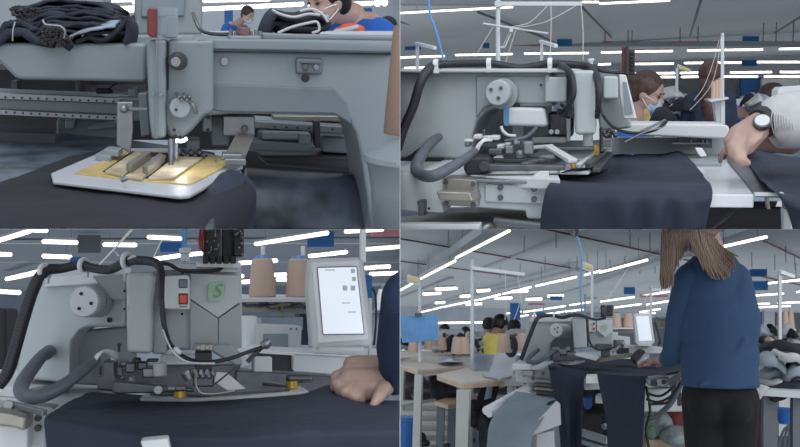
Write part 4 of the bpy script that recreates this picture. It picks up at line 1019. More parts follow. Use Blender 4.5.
# folded cloth on the arm
folded([(263, 33), (266, 22), (273, 11), (284, 13), (300, 15), (314, 12), (324, 17), (328, 25), (322, 34), (300, 34), (280, 33)], 1.72, .14, .010, 'denim', 'dark folded cloth bundle lying on top of the sewing arm', seed=15, wr=.002)
folded([(270, 30), (278, 20), (292, 21), (308, 19), (320, 22), (322, 29), (300, 27), (284, 31)], 1.73, .12, .009, 'denim', 'inner fold of dark cloth in the bundle on the sewing arm', seed=17, wr=.002)
mb = MB(p)
for pts in (((272, 9.5), (280, 14), (294, 17), (308, 14), (320, 15)), ((278, 33), (292, 27), (308, 23), (317, 22), (319, 30), (312, 33)), ((300, 11), (312, 9), (322, 14), (328, 22))):
    mb.tube([P(x, y, 1.70) for x, y in pts], .003, 6)
tag(mb.build('white_edging', 'cream'), 'pale edging strips on the dark folded bundle', 'edging', kind='stuff')

# thread cone + cup at right
mb = MB(p); mb.lathe(P(401, 134, 1.35), (0, 0, 1), [(0, .030), (.004, .031), (.178, .024), (.184, .020)], 28); tag(mb.build('thread_cone', 'threadT'), 'tall tan thread cone cut by the right edge of the close view', 'thread cone')
mb = MB(p); c = P(403, 250, 1.3)
mb.lathe(c, (0, 0, 1), [(0, .052), (.11, .062), (.148, .070), (.158, .078), (.166, .076), (.185, .040), (.19, .03)], 36)
tag(mb.build('cone_holder', 'castT'), 'pale grey cone shaped holder below the tan thread cone', 'thread stand')

# background hall
for x0, y0, x1, y1, d, lab in ((203, 9, 302, 4, 9, 'long lit tube behind the sewing arm, left one'), (310, 6, 372, 3, 9, 'lit tube behind the worker with the blue shirt'), (204, -1, 268, -2, 8, 'lit tube at the very top above the arm lid'),
                             (99, 2, 133, 1, 8, 'lit tube just right of the denim stack, upper one'), (104, 9.5, 133, 9, 8, 'lit tube just right of the denim stack, lower one')):
    tubelight(p, x0, y0, x1, y1, d, d, lab, 'lit tubes behind the close view', r=.022 if y0 > 5 and x0 > 200 else .03, hang=False)
for x0, x1, lab in ((225, 233, 'narrow blue column left of the small distant worker'), (366, 372, 'narrow blue column right of the masked worker')):
    mb = MB(p); mb.bx(x0, 8, x1, 60, 11, .3); tag(mb.build('blue_column', 'bluewall', smooth=False), lab, 'column')
for k, (x, y) in enumerate(((377.5, 3), (384.5, 2.5))):
    mb = MB(p); mb.ell(P(x, y, 7), .03); tag(mb.build('lamp', 'tube'), ('left' if k == 0 else 'right') + ' one of two round lamp glows at the upper right of the close view', 'lamp')
seated_worker(p, 'worker with black hair, mask and royal blue polo bent over behind the sewing arm', P(327, 1, 4.6), .15, math.radians(-62), math.radians(12), 'poloblue', 'hairk', 'bun', lean=.38, hunch=.17, noarms=True)
mb = MB(p); mb.cap(P(338, 31, 4.3), P(360, 30, 4.3), .02); mb.ell(P(352, 29, 4.25), (.07, .03, .03)); tag(mb.build('orange_cloth', 'orange'), 'orange and white cloth by the sleeve of the blue polo', 'cloth')
mb = MB(p); mb.cap(P(335, 32, 4.2), P(357, 27, 4.2), .012); tag(mb.build('white_cloth_strip', 'cream'), 'white cloth strip next to the orange cloth', 'cloth')
seated_worker(p, 'small distant worker in a blue top seen left of the folded bundle', P(248, 15, 8.5), .085, math.radians(40), math.radians(25), 'poloblue', 'haird', 'short', lean=.6, hunch=.1, eyes=False)
mb = MB(p); mb.ell(P(388, 24, 6), (.07, .07, .06)); mb.ell(P(392, 30, 6), (.09, .06, .05)); tag(mb.build('garment', 'hairk'), 'dark garment lump at the far right behind the thread cone', 'cloth')
mb = MB(p); mb.bx(198, 33, 430, 70, 3.5, .4); tag(mb.build('rear_table', 'wall', smooth=False), 'pale table edge glimpsed behind the sewing arm', 'table')

# ================================================================== BOTTOM LEFT: the machine from its right end, with cones and control screen
p = BL; P = p.P; H = p.H
ZB = -.25
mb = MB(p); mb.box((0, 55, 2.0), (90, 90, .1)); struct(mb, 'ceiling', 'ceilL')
mb = MB(p); mb.box((0, 95, 0), (110, .3, 5)); struct(mb, 'wall_back', mat('grey_blue_wall', (128, 138, 150), .85, var=.05, scale=1))
mb = MB(p); mb.bx(-40, 318, 440, 420, 12, .3); struct(mb, 'trim_1', 'gray_cl2')
LS = [(-6, 242, 29, 231.5, 'slanted lit tube cut by the upper left corner'), (33, 230, 46, 230.5, 'short lit tube at top left edge'), (44, 241.5, 76, 242.5, 'lit tube above the left end of the cable arch'), (105, 244.5, 135, 245, 'lit tube above the hand pulley'),
      (149, 237, 180, 238.5, 'lit tube left of the blue air line'), (-6, 254, 10, 254.5, 'lit tube cut by the left edge'), (44, 256, 70, 257, 'lit tube just over the cable arch, second row'), (7, 279, 39, 272, 'slanted lit tube left of the cable bend'),
      (-6, 291, 19, 292.5, 'lowest lit tube at the left edge'), (155, 259, 179, 255.5, 'lit tube behind the cable clip'), (189, 254.5, 203, 253, 'short lit tube between air line and black signal block'), (256, 244, 327, 233, 'long slanted lit tube above the thread cones'),
      (346, 231.5, 382, 229.5, 'lit tube at the top edge over the control screen'), (310, 256, 346, 252, 'lit tube between second cone and control screen'), (362, 249.5, 402, 246.5, 'lit tube upper right of the control screen'), (240, 263, 276, 260.5, 'lit tube behind the first thread cone'),
      (366, 268, 374, 267.5, 'very short lit tube right of the control screen'), (376, 267, 389, 266.5, 'short lit tube right of the control screen'), (371, 274, 397, 273, 'lower lit tube right of the control screen'), (270, 275, 285, 274.5, 'lit tube between the two cones, upper'),
      (240, 282, 250, 281.5, 'lit tube left of the first cone, lower'), (278, 279.5, 286, 279.5, 'lit tube between the two cones, lower'), (238, 276, 242, 276, 'tiny lit tube left of the first cone')]
for x0, y0, x1, y1, lab in LS:
    ya = (y0 + y1) / 2; d = min(60, 1150 / max(8, 305 - ya))
    slant = abs(y1 - y0) > 5
    d0 = d * (1.0 if not slant else (305 - ya) / (305 - y0)); d1 = d * (1.0 if not slant else (305 - ya) / (305 - y1))
    tubelight(p, x0, y0, x1, y1, d0, d1, lab, 'lit tubes behind the machine with the screen', r=.0024 * d, top=1.98, hang=(x0 in (44, 105, 256)))
mb = MB(p); mb.tube([P(119, 256, 8), P(113, 250, 8), P(132, 228, 8)], .006, smooth=False); mb.cyl(P(97, 267, 8), P(134, 228, 8), .008); mb.cyl(P(153, 258, 8), P(162, 240, 8), .006)
tag(mb.build('thread_strands', 'string'), 'pale thread strands running up behind the cable arch', 'threads', kind='stuff')
for x0, y0, x1, y1, lab in ((78, 235, 100, 253, 'dark roof box between two lit tubes above the cable arch'), (160, 242, 182, 252, 'blue board under the roof left of the air line'), (308, 232, 334, 247, 'blue board under the roof above the second cone'), (70, 257, 82, 264, 'small blue board behind the cable arch')):
    mb = MB(p); mb.bx(x0, y0, x1, y1, 22, .2); tag(mb.build('hanging_board', 'steeld' if x0 == 78 else 'bluewall', smooth=False), lab, 'board')
mb = MB(p); mb.bx(-40, 256, 440, 262, 35, .4); tag(mb.build('roof_beam', 'beam', smooth=False), kind='structure')
mb = MB(p); mb.bx(-40, 240, 440, 243, 24, .4); tag(mb.build('roof_beam', 'beam', smooth=False), kind='structure')
mb = MB(p); mb.bx(372, 229, 410, 236, 16, .1); tag(mb.build('hanging_sign', 'pink', smooth=False), 'pink sign under the roof at the upper right of the screen scene', 'sign')
mb = MB(p); mb.bx(361, 229, 366, 262, 5, .05); tag(mb.build('white_pole', 'pole', smooth=False), 'blurred white pole rising behind the control screen', 'pole')

t = thing(p, 'pattern_sewing_machine', 'grey sewing machine seen from its right end, with red button and green leaf sticker', 'sewing machine', P(120, 385, 2.3))
# column + arm: front face in one plane, arm comes forward
mb = MB(p); mb.pr([(33, 285), (50, 276), (126, 270), (126, 327), (90, 327), (80, 331), (73, 341), (70, 356), (70, 384), (16, 378), (24, 330)], [2.55, 2.5, 2.35, 2.35, 2.4, 2.42, 2.42, 2.44, 2.44, 2.6, 2.6], .35); mb.build('arm_body', 'cast', t, bevel=.012)
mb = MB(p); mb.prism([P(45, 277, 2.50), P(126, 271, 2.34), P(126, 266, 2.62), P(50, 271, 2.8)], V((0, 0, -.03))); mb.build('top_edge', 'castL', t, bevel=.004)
mb = MB(p); mb.pr([(66, 384), (70, 345), (80, 331), (126, 326), (135, 326), (135, 388)], 2.62, .1); mb.build('inner_wall', 'cast2', t, bevel=.01)
mb = MB(p); c = P(95, 301, 2.36); ax = V((-.32, -.95, -.02)).normalized(); mb.lathe(c, ax, [(-.03, .046), (.010, .044), (.014, .041)], 36); mb.build('pulley_ring', 'cast2', t)
mb = MB(p); mb.lathe(c, ax, [(0, .036), (.020, .036)], 32); mb.build('pulley_shaft', 'dark', t)
mb = MB(p)
prof = [(.018, .040), (.024, .042), (.060, .042), (.066, .039), (.067, .002)]; mb.lathe(c, ax, prof, 44); pu = mb.build('hand_pulley', 'castL', t)
u_ = ax.cross(V((0, 0, 1))).normalized(); w_ = ax.cross(u_)
mb = MB(p)
for k in range(44):
    a = 2 * PI * k / 44; q = c + u_ * (.042 * math.cos(a)) + w_ * (.042 * math.sin(a)); mb.cyl(q + ax * .024, q + ax * .060, .0014, n=5)
mb.build('pulley_grip', 'cast', pu)
for a in (1.0, 2.9, 5.0):
    q = c + ax * .066 + u_ * (.022 * math.cos(a)) + w_ * (.022 * math.sin(a)); mb = MB(p); mb.cyl(q, q + ax * .003, .0048, n=12); mb.build('pulley_screw', 'vdark', pu)
mb = MB(p); screw(mb, 109.5, 320, 2.36, .0075, 14); mb.build('oil_cap', 'vdark', t)
mb = MB(p); mb.pr([(92, 276), (126, 274), (126, 300), (112, 300)], 2.345, .01); mb.build('recess_panel', 'cast2', t, bevel=.004)
# head block
mb = MB(p); mb.pr([(126, 274), (130, 272), (152, 272), (157, 276), (154, 300), (152, 354), (127, 353)], 2.08, .3); mb.build('needle_head', 'cast', t, bevel=.010)
mb = MB(p); mb.pr([(150, 271), (163, 270), (167, 354), (152, 354), (153, 305)], 2.12, .28); mb.build('head_side', 'cast2', t, bevel=.006)
mb = MB(p); mb.pr([(157, 262), (241, 264), (242, 280), (242, 346), (190, 350), (168, 350), (160, 300)], 2.16, .35); mb.build('head_cover', 'cast', t, bevel=.008)
mb = MB(p); mb.prism([P(160, 262.5, 2.14), P(240, 266, 2.12), P(238, 272, 2.1), P(162, 270, 2.12)], V((0, .3, 0))); mb.build('head_lid', 'castL', t, bevel=.004)
mb = MB(p); mb.prism([P(190, 273, 2.12), P(239, 275, 2.12), P(240, 302, 2.12), P(218, 318, 2.12), P(190, 299, 2.12)], V((0, .06, 0))); mb.build('front_facet', 'cast', t, bevel=.003)
mb = MB(p); mb.prism([P(190, 300, 2.12), P(218, 318.5, 2.12), P(218, 350, 2.13), P(190, 350, 2.13)], V((0, .05, 0))); mb.build('lower_facet', 'cast2', t, bevel=.002)
mb = MB(p); mb.prism([P(241, 303, 2.12), P(242, 348, 2.13), P(218.5, 350, 2.13), P(218.5, 318.5, 2.12)], V((0, .05, 0))); mb.build('lower_facet', 'cast2', t, bevel=.002)
mb = MB(p); mb.pr([(209, 283), (223.5, 281.5), (224.5, 284), (224, 295), (221, 301), (209.5, 301.5), (208, 298), (208, 288)], 2.112, .006); st = mb.build('leaf_sticker', 'green', t, bevel=.001)
cu = bpy.data.curves.new('sticker_letter', 'FONT'); cu.body = 'S'; cu.size = .05; cu.extrude = .0006; cu.align_x = 'CENTER'; cu.align_y = 'CENTER'; cu.shear = .3
tmp = bpy.data.objects.new('tmp', cu); COL.objects.link(tmp); bpy.context.view_layer.update()
me = bpy.data.meshes.new_from_object(tmp.evaluated_get(bpy.context.evaluated_depsgraph_get())); bpy.data.objects.remove(tmp)
me.materials.clear(); me.materials.append(M['greend']); so = bpy.data.objects.new('sticker_letter', me); COL.objects.link(so)
me.transform(Matrix.Translation(P(216.3, 291.5, 2.108) - OFF[st.name][1]) @ Matrix.Rotation(PI / 2, 4, 'X')); so.parent = st; OFF[so.name] = OFF[st.name]
mb = MB(p); mb.pr([(164, 276), (187, 275), (190, 277), (190, 310), (164, 309)], 2.05, .08); bx_ = mb.build('switch_box', 'castL', t, bevel=.005)
mb = MB(p); mb.bx(178.5, 279, 187.5, 288, 2.045, .012); mb.build('grey_button', 'steeld', bx_, bevel=.003)
mb = MB(p); mb.bx(179.5, 294.5, 187, 303.5, 2.043, .012); mb.build('red_button', 'redb', bx_, bevel=.003)
mb = MB(p); mb.bx(178.5, 293.5, 188, 304.5, 2.047, .008); mb.build('button_frame', 'dark', bx_)
mb = MB(p); mb.bx(179, 306, 187, 307.2, 2.047, .004); mb.build('small_print', 'steeld', bx_)
for x, y in ((124.5, 291), (124.5, 309), (182, 314), (182.5, 273)):
    mb = MB(p); screw(mb, x, y, 2.1 if x > 150 else 2.07, .0035, 10); mb.build('screw', 'vdark', t)
mb = MB(p); mb.cyl(P(185, 262, 2.3), P(185, 249, 2.3), .013, .010, 16); mb.cyl(P(185, 254, 2.3), P(185, 248, 2.3), .016, n=16); mb.build('air_fitting', 'whitepl', t, bevel=.003)
# bed
mb = MB(p); mb.slab([(-30, 404), (50, 420), (120, 420), (120, 374), (-30, 368)], ZB, .12); mb.build('bed_block', 'castL', t, bevel=.008)
mb = MB(p); mb.prism([H(-20, 352 + 33, ZB + .03), H(30, 388, ZB + .03), H(70, 380, ZB + .03), H(64, 374, ZB + .03), H(-20, 372, ZB + .03)], (0, 0, -.03)); mb.build('bed_step', 'castL', t, bevel=.004)
mb = MB(p); mb.slab([(28, 410), (46, 414), (58, 404), (36, 402)], ZB + .003, .004); mb.build('chrome_corner', 'steel', t)
mb = MB(p); mb.pr([(-20, 404), (46, 414), (47, 460), (-20, 452)], 1.78, .1); mb.build('front_panel', 'cast', t, bevel=.006)
mb = MB(p); mb.bar(P(10, 404, 1.76), P(45, 413, 1.70), .012, .012); mb.cyl(P(8, 405, 1.76), P(8, 405, 1.74), .010); mb.build('panel_rail', 'steel', t, bevel=.002)
mb = MB(p); mb.pr([(-10, 411), (10, 413), (26, 417), (25, 432), (14, 428), (-10, 425)], 1.68, .08); mb.build('slide_handle', 'alu', t, bevel=.006)
for x, y in ((38, 418), (38, 428), (8, 430), (24, 433)):
    mb = MB(p); screw(mb, x, y, 1.76, .0075, 12); mb.build('bolt', 'dark', t, bevel=.001)
mb = MB(p); mb.bx(-20, 425, 28, 450, 1.74, .05); mb.build('lower_plate', 'castL', t, bevel=.005)
# clamp works
mb = MB(p); mb.pr([(102, 361), (114, 361), (115, 377), (121, 379), (121, 392), (97, 390), (97, 377), (102, 376)], 2.1, .1); mb.build('arm_carriage', 'steeld', t, bevel=.005)
mb = MB(p); mb.pr([(112, 381), (192, 388), (195, 392), (120, 394), (112, 393)], 2.02, .05); mb.build('clamp_arm', 'steeld', t, bevel=.004)
mb = MB(p); mb.cyl(P(158, 390, 2.02), P(158, 390, 1.99), .011, n=18); mb.cyl(P(176, 388.5, 2.0), P(168, 388.5, 2.0), .011, n=14); mb.build('pivot_bolt', 'steel', t, bevel=.002)
mb = MB(p); mb.cyl(P(180, 391, 2.0), P(180, 397, 2.0), .015, n=18); mb.build('brass_bush', 'brass', t)
mb = MB(p); mb.bx(175, 386, 186, 391, 1.98, .05); mb.build('bush_cap', 'steeld', t, bevel=.003)
mb = MB(p); mb.slab([(140, 398), (186, 399), (246, 396), (309, 391), (300, 386), (150, 388)], -.232, .008); mb.build('clamp_plate', 'castL', t, bevel=.002)
mb = MB(p); mb.slab([(150, 393), (200, 395), (290, 389), (270, 384), (150, 386)], -.226, .006); mb.build('clamp_inner_plate', 'steeld', t, bevel=.002)
mb = MB(p); mb.cyl(P(160, 363, 2.12), P(160, 376, 2.12), .017, n=22); mb.build('presser_cylinder', 'castL', t, bevel=.003)
for x, y, w, h, m_ in ((118, 372, 9, 9, 'cast2'), (130, 368, 10, 10, 'steeld'), (142, 366, 10, 8, 'steeld'), (148, 373, 12, 10, 'steel'), (131, 381, 6, 8, 'castL'), (113, 360, 5, 9, 'castL'), (124, 364, 9, 5, 'steel'), (136, 361, 8, 5, 'dark'), (152, 361, 12, 3, 'steeld')):
    mb = MB(p); mb.bx(x - w / 2, y - h / 2, x + w / 2, y + h / 2, 2.14 + rnd.uniform(-.03, .03), .05); mb.build('valve_block', m_, t, bevel=.004)
mb = MB(p); mb.cyl(P(119, 352, 2.1), P(119, 343, 2.1), .003, n=8); mb.ell(P(119, 345, 2.1), .005); mb.build('grease_nipple', 'dark', t)
mb = MB(p)
for i in range(6): mb.tube([P(92 + i * .6, 363 - i * .4, 2.02), P(98 + i, 354 - i * .5, 2.04), P(108 + i, 350.5 + i * 1.2, 2.1), P(117, 353 + i, 2.12)], .0032)
mb.build('air_hose_bundle', 'whitepl', t)
mb = MB(p); mb.tube([P(48, 352, 2.42), P(43, 355, 2.3), P(34, 366, 2.15), P(24, 380, 2.0), P(21, 390, 1.94), P(26, 396, 1.9), P(38, 397, 1.88), P(56, 390, 1.9), P(76, 376, 1.95), P(92, 363, 2.02), P(97, 359, 2.05)], [.013, .0155, .0165, .0165, .0165, .016, .0155, .015, .0135, .012, .009], 16); mb.build('corrugated_hose', 'hose', t)
mb = MB(p); mb.cyl(P(49, 351, 2.5), P(46, 354, 2.38), .018, n=18); mb.build('hose_socket', 'hose', t, bevel=.003)
mb = MB(p); mb.tube([P(-2, 386, 2.3), P(8, 372, 2.3), P(16, 346, 2.3), P(24, 318, 2.3), P(32, 293, 2.3), P(39, 278, 2.3), P(47, 270, 2.32), P(62, 268.5, 2.33), P(80, 265, 2.33), P(95, 268.5, 2.3), P(110, 269.5, 2.26), P(122, 264, 2.2), P(132, 260.5, 2.14), P(148, 261, 2.1), P(157, 264, 2.06), P(161, 273, 2.02), P(161.5, 300, 2.0), P(164, 325, 2.0), P(168, 338, 1.99)],
                    [.0155] * 7 + [.0125] * 5 + [.012, .0115, .011, .009, .007, .006, .005], 14, sub=8); mb.build('cable_loom', 'loom', t)
mb = MB(p); mb.tube([P(150, 262, 2.1), P(168, 264, 2.1), P(180, 270, 2.1), P(200, 271, 2.1), P(218, 270, 2.1), P(225, 264, 2.12), P(234, 262, 2.14)], .005); mb.tube([P(164, 330, 2.0), P(172, 346, 1.96), P(186, 358, 1.94), P(205, 362, 1.92), P(228, 359, 1.92), P(248, 352, 1.92), P(266, 346, 1.92)], .0048); mb.build('signal_cable', 'black', t)
mb = MB(p); mb.tube([P(163, 330, 1.98), P(172, 350, 1.93), P(188, 362, 1.91), P(215, 363.5, 1.9)], .0022); mb.cap(P(176, 349, 1.93), P(179, 352.5, 1.93), .006); mb.build('sleeved_cable', 'castL', t)
mb = MB(p)
for x, y, d in ((44.5, 272, 2.31), (84, 266, 2.33), (127, 261, 2.16)):
    a = P(x, y, d); pts = [a + V((.009 * math.cos(k * 2 * PI / 12), .018 * math.cos(k * 2 * PI / 12), .018 * math.sin(k * 2 * PI / 12))) for k in range(13)]
    mb.tube(pts, .007, 8, True, 3); mb.box(a + V((.004, 0, -.024)), (.014, .03, .014))
mb.build('cable_clip', 'whitepl', t, bevel=.001)
mb = MB(p)
for i in range(6): mb.tube([P(128 + i * 2, 259 + i * .5, 2.13), P(134 + i, 256 + i, 2.12), P(141 + i, 262, 2.12), P(146, 268, 2.13)], .0025)
mb.build('cable_tie_tangle', 'castL', t)
mb = MB(p); mb.pr([(100, 366), (240, 364), (240, 388), (100, 388)], 2.6, .1); mb.build('cross_rail', 'steeld', t, bevel=.006)
mb = MB(p); mb.bx(160, 354, 196, 364, 2.5, .1); mb.build('guide_plate', 'castL', t, bevel=.006)
# needle works at right
mb = MB(p); mb.bx(194, 344, 213, 351, 2.0, .07); mb.build('needle_block', 'alu', t, bevel=.003)
for x in (198.5, 207.5):
    mb = MB(p); screw(mb, x, 347.5, 1.995, .0065, 12); mb.build('bolt', 'steel', t, bevel=.001)
mb = MB(p); mb.pr([(211, 345), (232, 345), (240, 355), (243, 365), (236, 366), (212, 352)], 2.06, .08); mb.build('arm_shoe', 'cast2', t, bevel=.006)
mb = MB(p); mb.bx(195, 352, 212, 372, 2.03, .07); mb.build('needle_clamp', 'dark', t, bevel=.003)
mb = MB(p); mb.bx(193, 373, 214, 387, 2.0, .06); mb.build('presser_block', 'steeld', t, bevel=.004)
mb = MB(p); 
for k in range(6): mb.cyl(P(195 + 3 * k, 370 + (k % 2) * 4, 1.99), P(198 + 3 * k, 378 - (k % 2) * 5, 1.98), .005, n=8)
mb.cyl(P(185, 372, 2.0), P(190, 379, 2.0), .012, n=12)
mb.build('presser_links', 'steel', t)
mb = MB(p); mb.pr([(216, 372), (227, 373), (246, 389), (228, 391), (214, 382)], 1.99, .012); mb.build('white_shield', 'castL', t, bevel=.002)
mb = MB(p); mb.pr([(239, 352), (249, 356), (250, 366), (241, 368), (236, 360)], 2.1, .05); mb.bx(254, 357, 272, 372, 2.3, .04); mb.build('corner_block', 'castL', t, bevel=.003)
mb = MB(p); mb.bar(P(247, 362, 1.93), P(262, 347, 1.93), .012, .010); mb.bar(P(215, 384, 1.93), P(236, 367, 1.93), .004); mb.build('feeler_rod', 'black', t)
mb = MB(p); mb.ell(P(266, 344, 1.92), .012); mb.cyl(P(262, 346, 1.92), P(270, 341, 1.92), .009, n=12); mb.build('sensor_tip', 'steel', t)
mb = MB(p); mb.tube([P(196, 372, 1.95), P(196, 385, 1.95), P(201, 393, 1.95), P(215, 394, 1.95), P(235, 391, 1.95)], .003, 8); mb.build('bent_wire', 'alu', t)
mb = MB(p); mb.pr([(236, 370), (332, 376), (336, 397), (236, 389)], 2.55, .1); mb.build('rear_rail', 'steeld', t, bevel=.006)
mb = MB(p); mb.cap(P(290, 378.5, 2.2), P(309, 379, 2.2), .012); mb.build('rail_knob', 'steeld', t)
mb = MB(p); mb.cyl(P(292, 381, 2.2), P(292, 388, 2.2), .016, n=18); mb.build('brass_bush', 'brass', t)
mb = MB(p); mb.bar(P(265, 383, 2.3), P(290, 386, 2.2), .02, .008); mb.build('link_plate', 'steel', t, bevel=.002)

# cloth
zc = ZB + .006
mb = MB(p)
rows = [[H(80, 398, zc), H(95, 393, zc), H(130, 395, zc), H(180, 398, zc), H(240, 395, zc), H(300, 394, zc), P(326, 386, 2.15), P(342, 388, 2.1), P(370, 400, 2.1), P(430, 402, 2.1)],
        [H(60, 408, zc), H(80, 407, zc), H(130, 407, zc), H(180, 407, zc), H(240, 406, zc), P(295, 402, 1.93), P(322, 395, 1.93), P(345, 400, 1.9), P(370, 405, 1.9), P(430, 405, 1.9)],
        [P(49, 415, 1.72), H(75, 415, zc), H(125, 415, zc), H(180, 415, zc), H(240, 415, zc), P(290, 414, 1.75), P(325, 412, 1.72), P(350, 413, 1.72), P(370, 414, 1.72), P(430, 414, 1.72)],
        [P(45, 419, 1.66), P(70, 422, 1.66), P(120, 428, 1.6), P(165, 433, 1.56), P(230, 434, 1.54), P(285, 430, 1.5), P(320, 428, 1.5), P(350, 428, 1.5), P(370, 428, 1.5), P(430, 428, 1.5)],
        [P(46, 432, 1.66), P(72, 436, 1.63), P(118, 442, 1.57), P(150, 444, 1.53), P(230, 446, 1.5), P(285, 444, 1.47), P(320, 442, 1.47), P(350, 442, 1.47), P(370, 442, 1.47), P(430, 442, 1.47)],
        [P(50, 462, 1.68), P(75, 466, 1.66), P(115, 470, 1.6), P(150, 472, 1.56), P(230, 474, 1.53), P(285, 474, 1.5), P(320, 474, 1.5), P(350, 474, 1.5), P(370, 474, 1.5), P(430, 474, 1.5)]]
mb.loft(rows, 6, wr=.004, ws=8, seed=21, th=.004)
tag(mb.build('draped_cloth', 'navy', sub=1), 'wide dark navy cloth over the bed, its right end pulled by the hand', 'cloth')
mb = MB(p); mb.pr([(140, 441), (168, 438), (172, 460), (146, 460)], 1.48, .04); tag(mb.build('table_corner', 'castL', bevel=.004), 'pale table corner poking out at the bottom edge under the navy cloth', 'table')

# rear beam, small machine, cones, screen
t = thing(p, 'white_beam_cover', 'white sheet metal beam behind the clamp carrying the control screen', 'cover', P(310, 375, 3.0))
mb = MB(p); mb.pr([(232, 361), (262, 350), (372, 356), (375, 374), (293, 371), (293, 356), (262, 354), (262, 362)], 2.8, .25) if False else mb.pr([(238, 349), (380, 357), (380, 378), (293, 370.5), (293, 355.5), (238, 352)], 2.8, .25); mb.build('cover_box', 'castL', t, bevel=.008)
mb = MB(p); mb.bx(255, 353, 294, 374, 2.85, .2); mb.build('dark_recess', 'dark', t)
mb = MB(p); mb.prism([P(238, 349, 2.8), P(380, 357, 2.8), P(378, 349, 3.3), P(250, 342, 3.3)], (0, 0, -.01)); mb.build('cover_top', 'white', t)
t = thing(p, 'control_screen', 'lit white touch control screen in a pale frame, tilted beside the thread cones', 'screen', P(340, 352, 2.85))
mb = MB(p); mb.pr([(309, 260), (312, 258.5), (358, 257), (364, 260), (373.5, 340), (371, 346), (316, 350), (311, 346), (307, 290)], 2.78, .07); mb.build('screen_frame', 'castL', t, bevel=.010)
mb = MB(p); mb.pr([(311.5, 262), (359, 260.5), (369.5, 340), (318, 344)], 2.775, .02); mb.build('screen_bezel', 'white', t, bevel=.006)
mb = MB(p); mb.pr([(317, 267), (357, 266), (364.5, 334.5), (323, 335)], 2.768, .01); mb.build('bezel_line', 'steeld', t)
lit = mat('lit_display', (206, 212, 222), .12, var=.05, scale=5, emit=.6)
mb = MB(p); mb.pr([(318, 268), (356.3, 267), (363.7, 333.5), (323.5, 334)], 2.764, .01); ds = mb.build('display', lit, t)
mb = MB(p)
for x, y, w, h in ((353, 271, 4, 4), (354, 279, 4, 4), (345, 288, 4.5, 5), (353, 288, 4.5, 5), (330, 270, 10, 1), (346, 303, 8, 1), (352, 312, 8, 1)): mb.bx(x - w / 2, y - h / 2, x + w / 2, y + h / 2, 2.762, .004)
mb.build('display_icon', mat('faint_icon', (194, 206, 204), .4, var=0), ds)
mb = MB(p); mb.bx(319, 347, 365, 351.5, 2.72, .1); mb.build('screen_base', 'castL', t, bevel=.006)
mb = MB(p); mb.bx(309, 300, 312, 348, 2.86, .02); mb.bx(369, 298, 372, 358, 2.86, .02); mb.build('side_strut', 'castL', t)
mb = MB(p); mb.tube([P(372, 288, 2.9), P(375.5, 296, 2.9), P(376, 320, 2.9), P(374, 345, 2.88)], .004); tag(mb.build('black_cable', 'black'), 'black cable hanging along the right side of the control screen', 'cable')
mb = MB(p); mb.bx(366, 275, 372, 298, 3.0, .15); tag(mb.build('blue_box', 'bluewall'), 'narrow dark blue box behind the right edge of the control screen', 'box')
t = thing(p, 'thread_shelf', 'thread shelf with cluttered hooks carrying the two tan cones', 'shelf', P(275, 300, 3.6))
mb = MB(p); mb.prism([P(238, 299, 3.3), P(312, 299, 3.3), P(308, 294.5, 4.0), P(240, 294.5, 4.0)], (0, 0, -.012)); mb.build('shelf_board', 'whitepl', t)
mb = MB(p); mb.pr([(240, 301), (311, 301), (311, 313), (240, 312)], 3.45, .05); mb.build('shelf_apron', 'alu', t)
mb = MB(p)
for k in range(16): mb.ell(P(243 + k * 4.2, 306 + rnd.uniform(-3, 3), 3.4), (.012 + rnd.random() * .01, .01, .008), u=8, v=6)
mb.build('hook_clutter', 'steeld', t)
mb = MB(p); mb.bar(P(270, 307, 3.35), P(290, 304, 3.35), .012, .01); mb.bar(P(281, 300, 3.35), P(283, 318, 3.35), .008); mb.build('olive_clip', mat('olive_plastic', (130, 136, 90), .5), t)
mb = MB(p)
for x in (263, 303): mb.cyl(P(x, 297, 3.6), P(x, 246, 3.6), .010, n=10)
mb.build('cone_pin', 'whitepl', t)
for i, (x, lab) in enumerate(((262.5, 'tan thread cone on the shelf, left one with blue tip'), (299, 'tan thread cone on the shelf, right one half hidden by the control screen'))):
    c = thing(p, 'thread_cone', lab, 'thread cone', P(x, 297.5, 3.6), 'tan cones on the shelf')
    mb = MB(p); mb.lathe(P(x, 297.5, 3.6), (0, 0, 1), [(0, .050), (.004, .060), (.012, .060), (.165, .047), (.172, .040)], 32); mb.build('thread_winding', 'thread', c)
    mb = MB(p); mb.lathe(P(x, 297.5, 3.6) + V((0, 0, .17)), (0, 0, 1), [(0, .036), (.016, .030), (.018, .01)], 20); mb.build('cone_tip', 'bluetube', c)
t = thing(p, 'small_machine_box', 'pale boxy machine unit with dark window below the thread shelf', 'machine', P(275, 350, 3.2))
mb = MB(p); mb.pr([(257, 324), (302, 326), (301, 350), (256, 349)], 3.1, .2); mb.build('unit_body', 'castL', t, bevel=.008)
mb = MB(p); mb.bx(263.5, 334, 288, 349, 3.09, .02); mb.build('unit_window', 'screen', t, bevel=.002)
mb = MB(p); mb.bx(239, 316, 257, 350, 3.2, .2); mb.build('unit_side', 'white', t, bevel=.006)
mb = MB(p); mb.bx(262, 317, 303, 330, 3.4, .1); mb.build('unit_back', 'gray_cl2', t, bevel=.004)
for x in (291, 296.5):
    mb = MB(p); screw(mb, x, 329, 3.09, .004); mb.build('rivet', 'vdark', t)
mb = MB(p); mb.bx(300, 314, 314, 345, 3.7, .2); tag(mb.build('dark_bin', 'navy'), 'dark blue bin between shelf and screen', 'bin')
mb = MB(p); mb.tube([P(184.5, 252, 2.32), P(184.5, 226, 2.32)], .007); tag(mb.build('blue_air_hose', 'bluetube'), 'blue air hose rising from the white fitting on the machine top', 'hose')
s = thing(p, 'signal_light', 'large black relay block with dark red lens, cut by the upper picture edge', 'signal light', P(222, 265, 2.1))
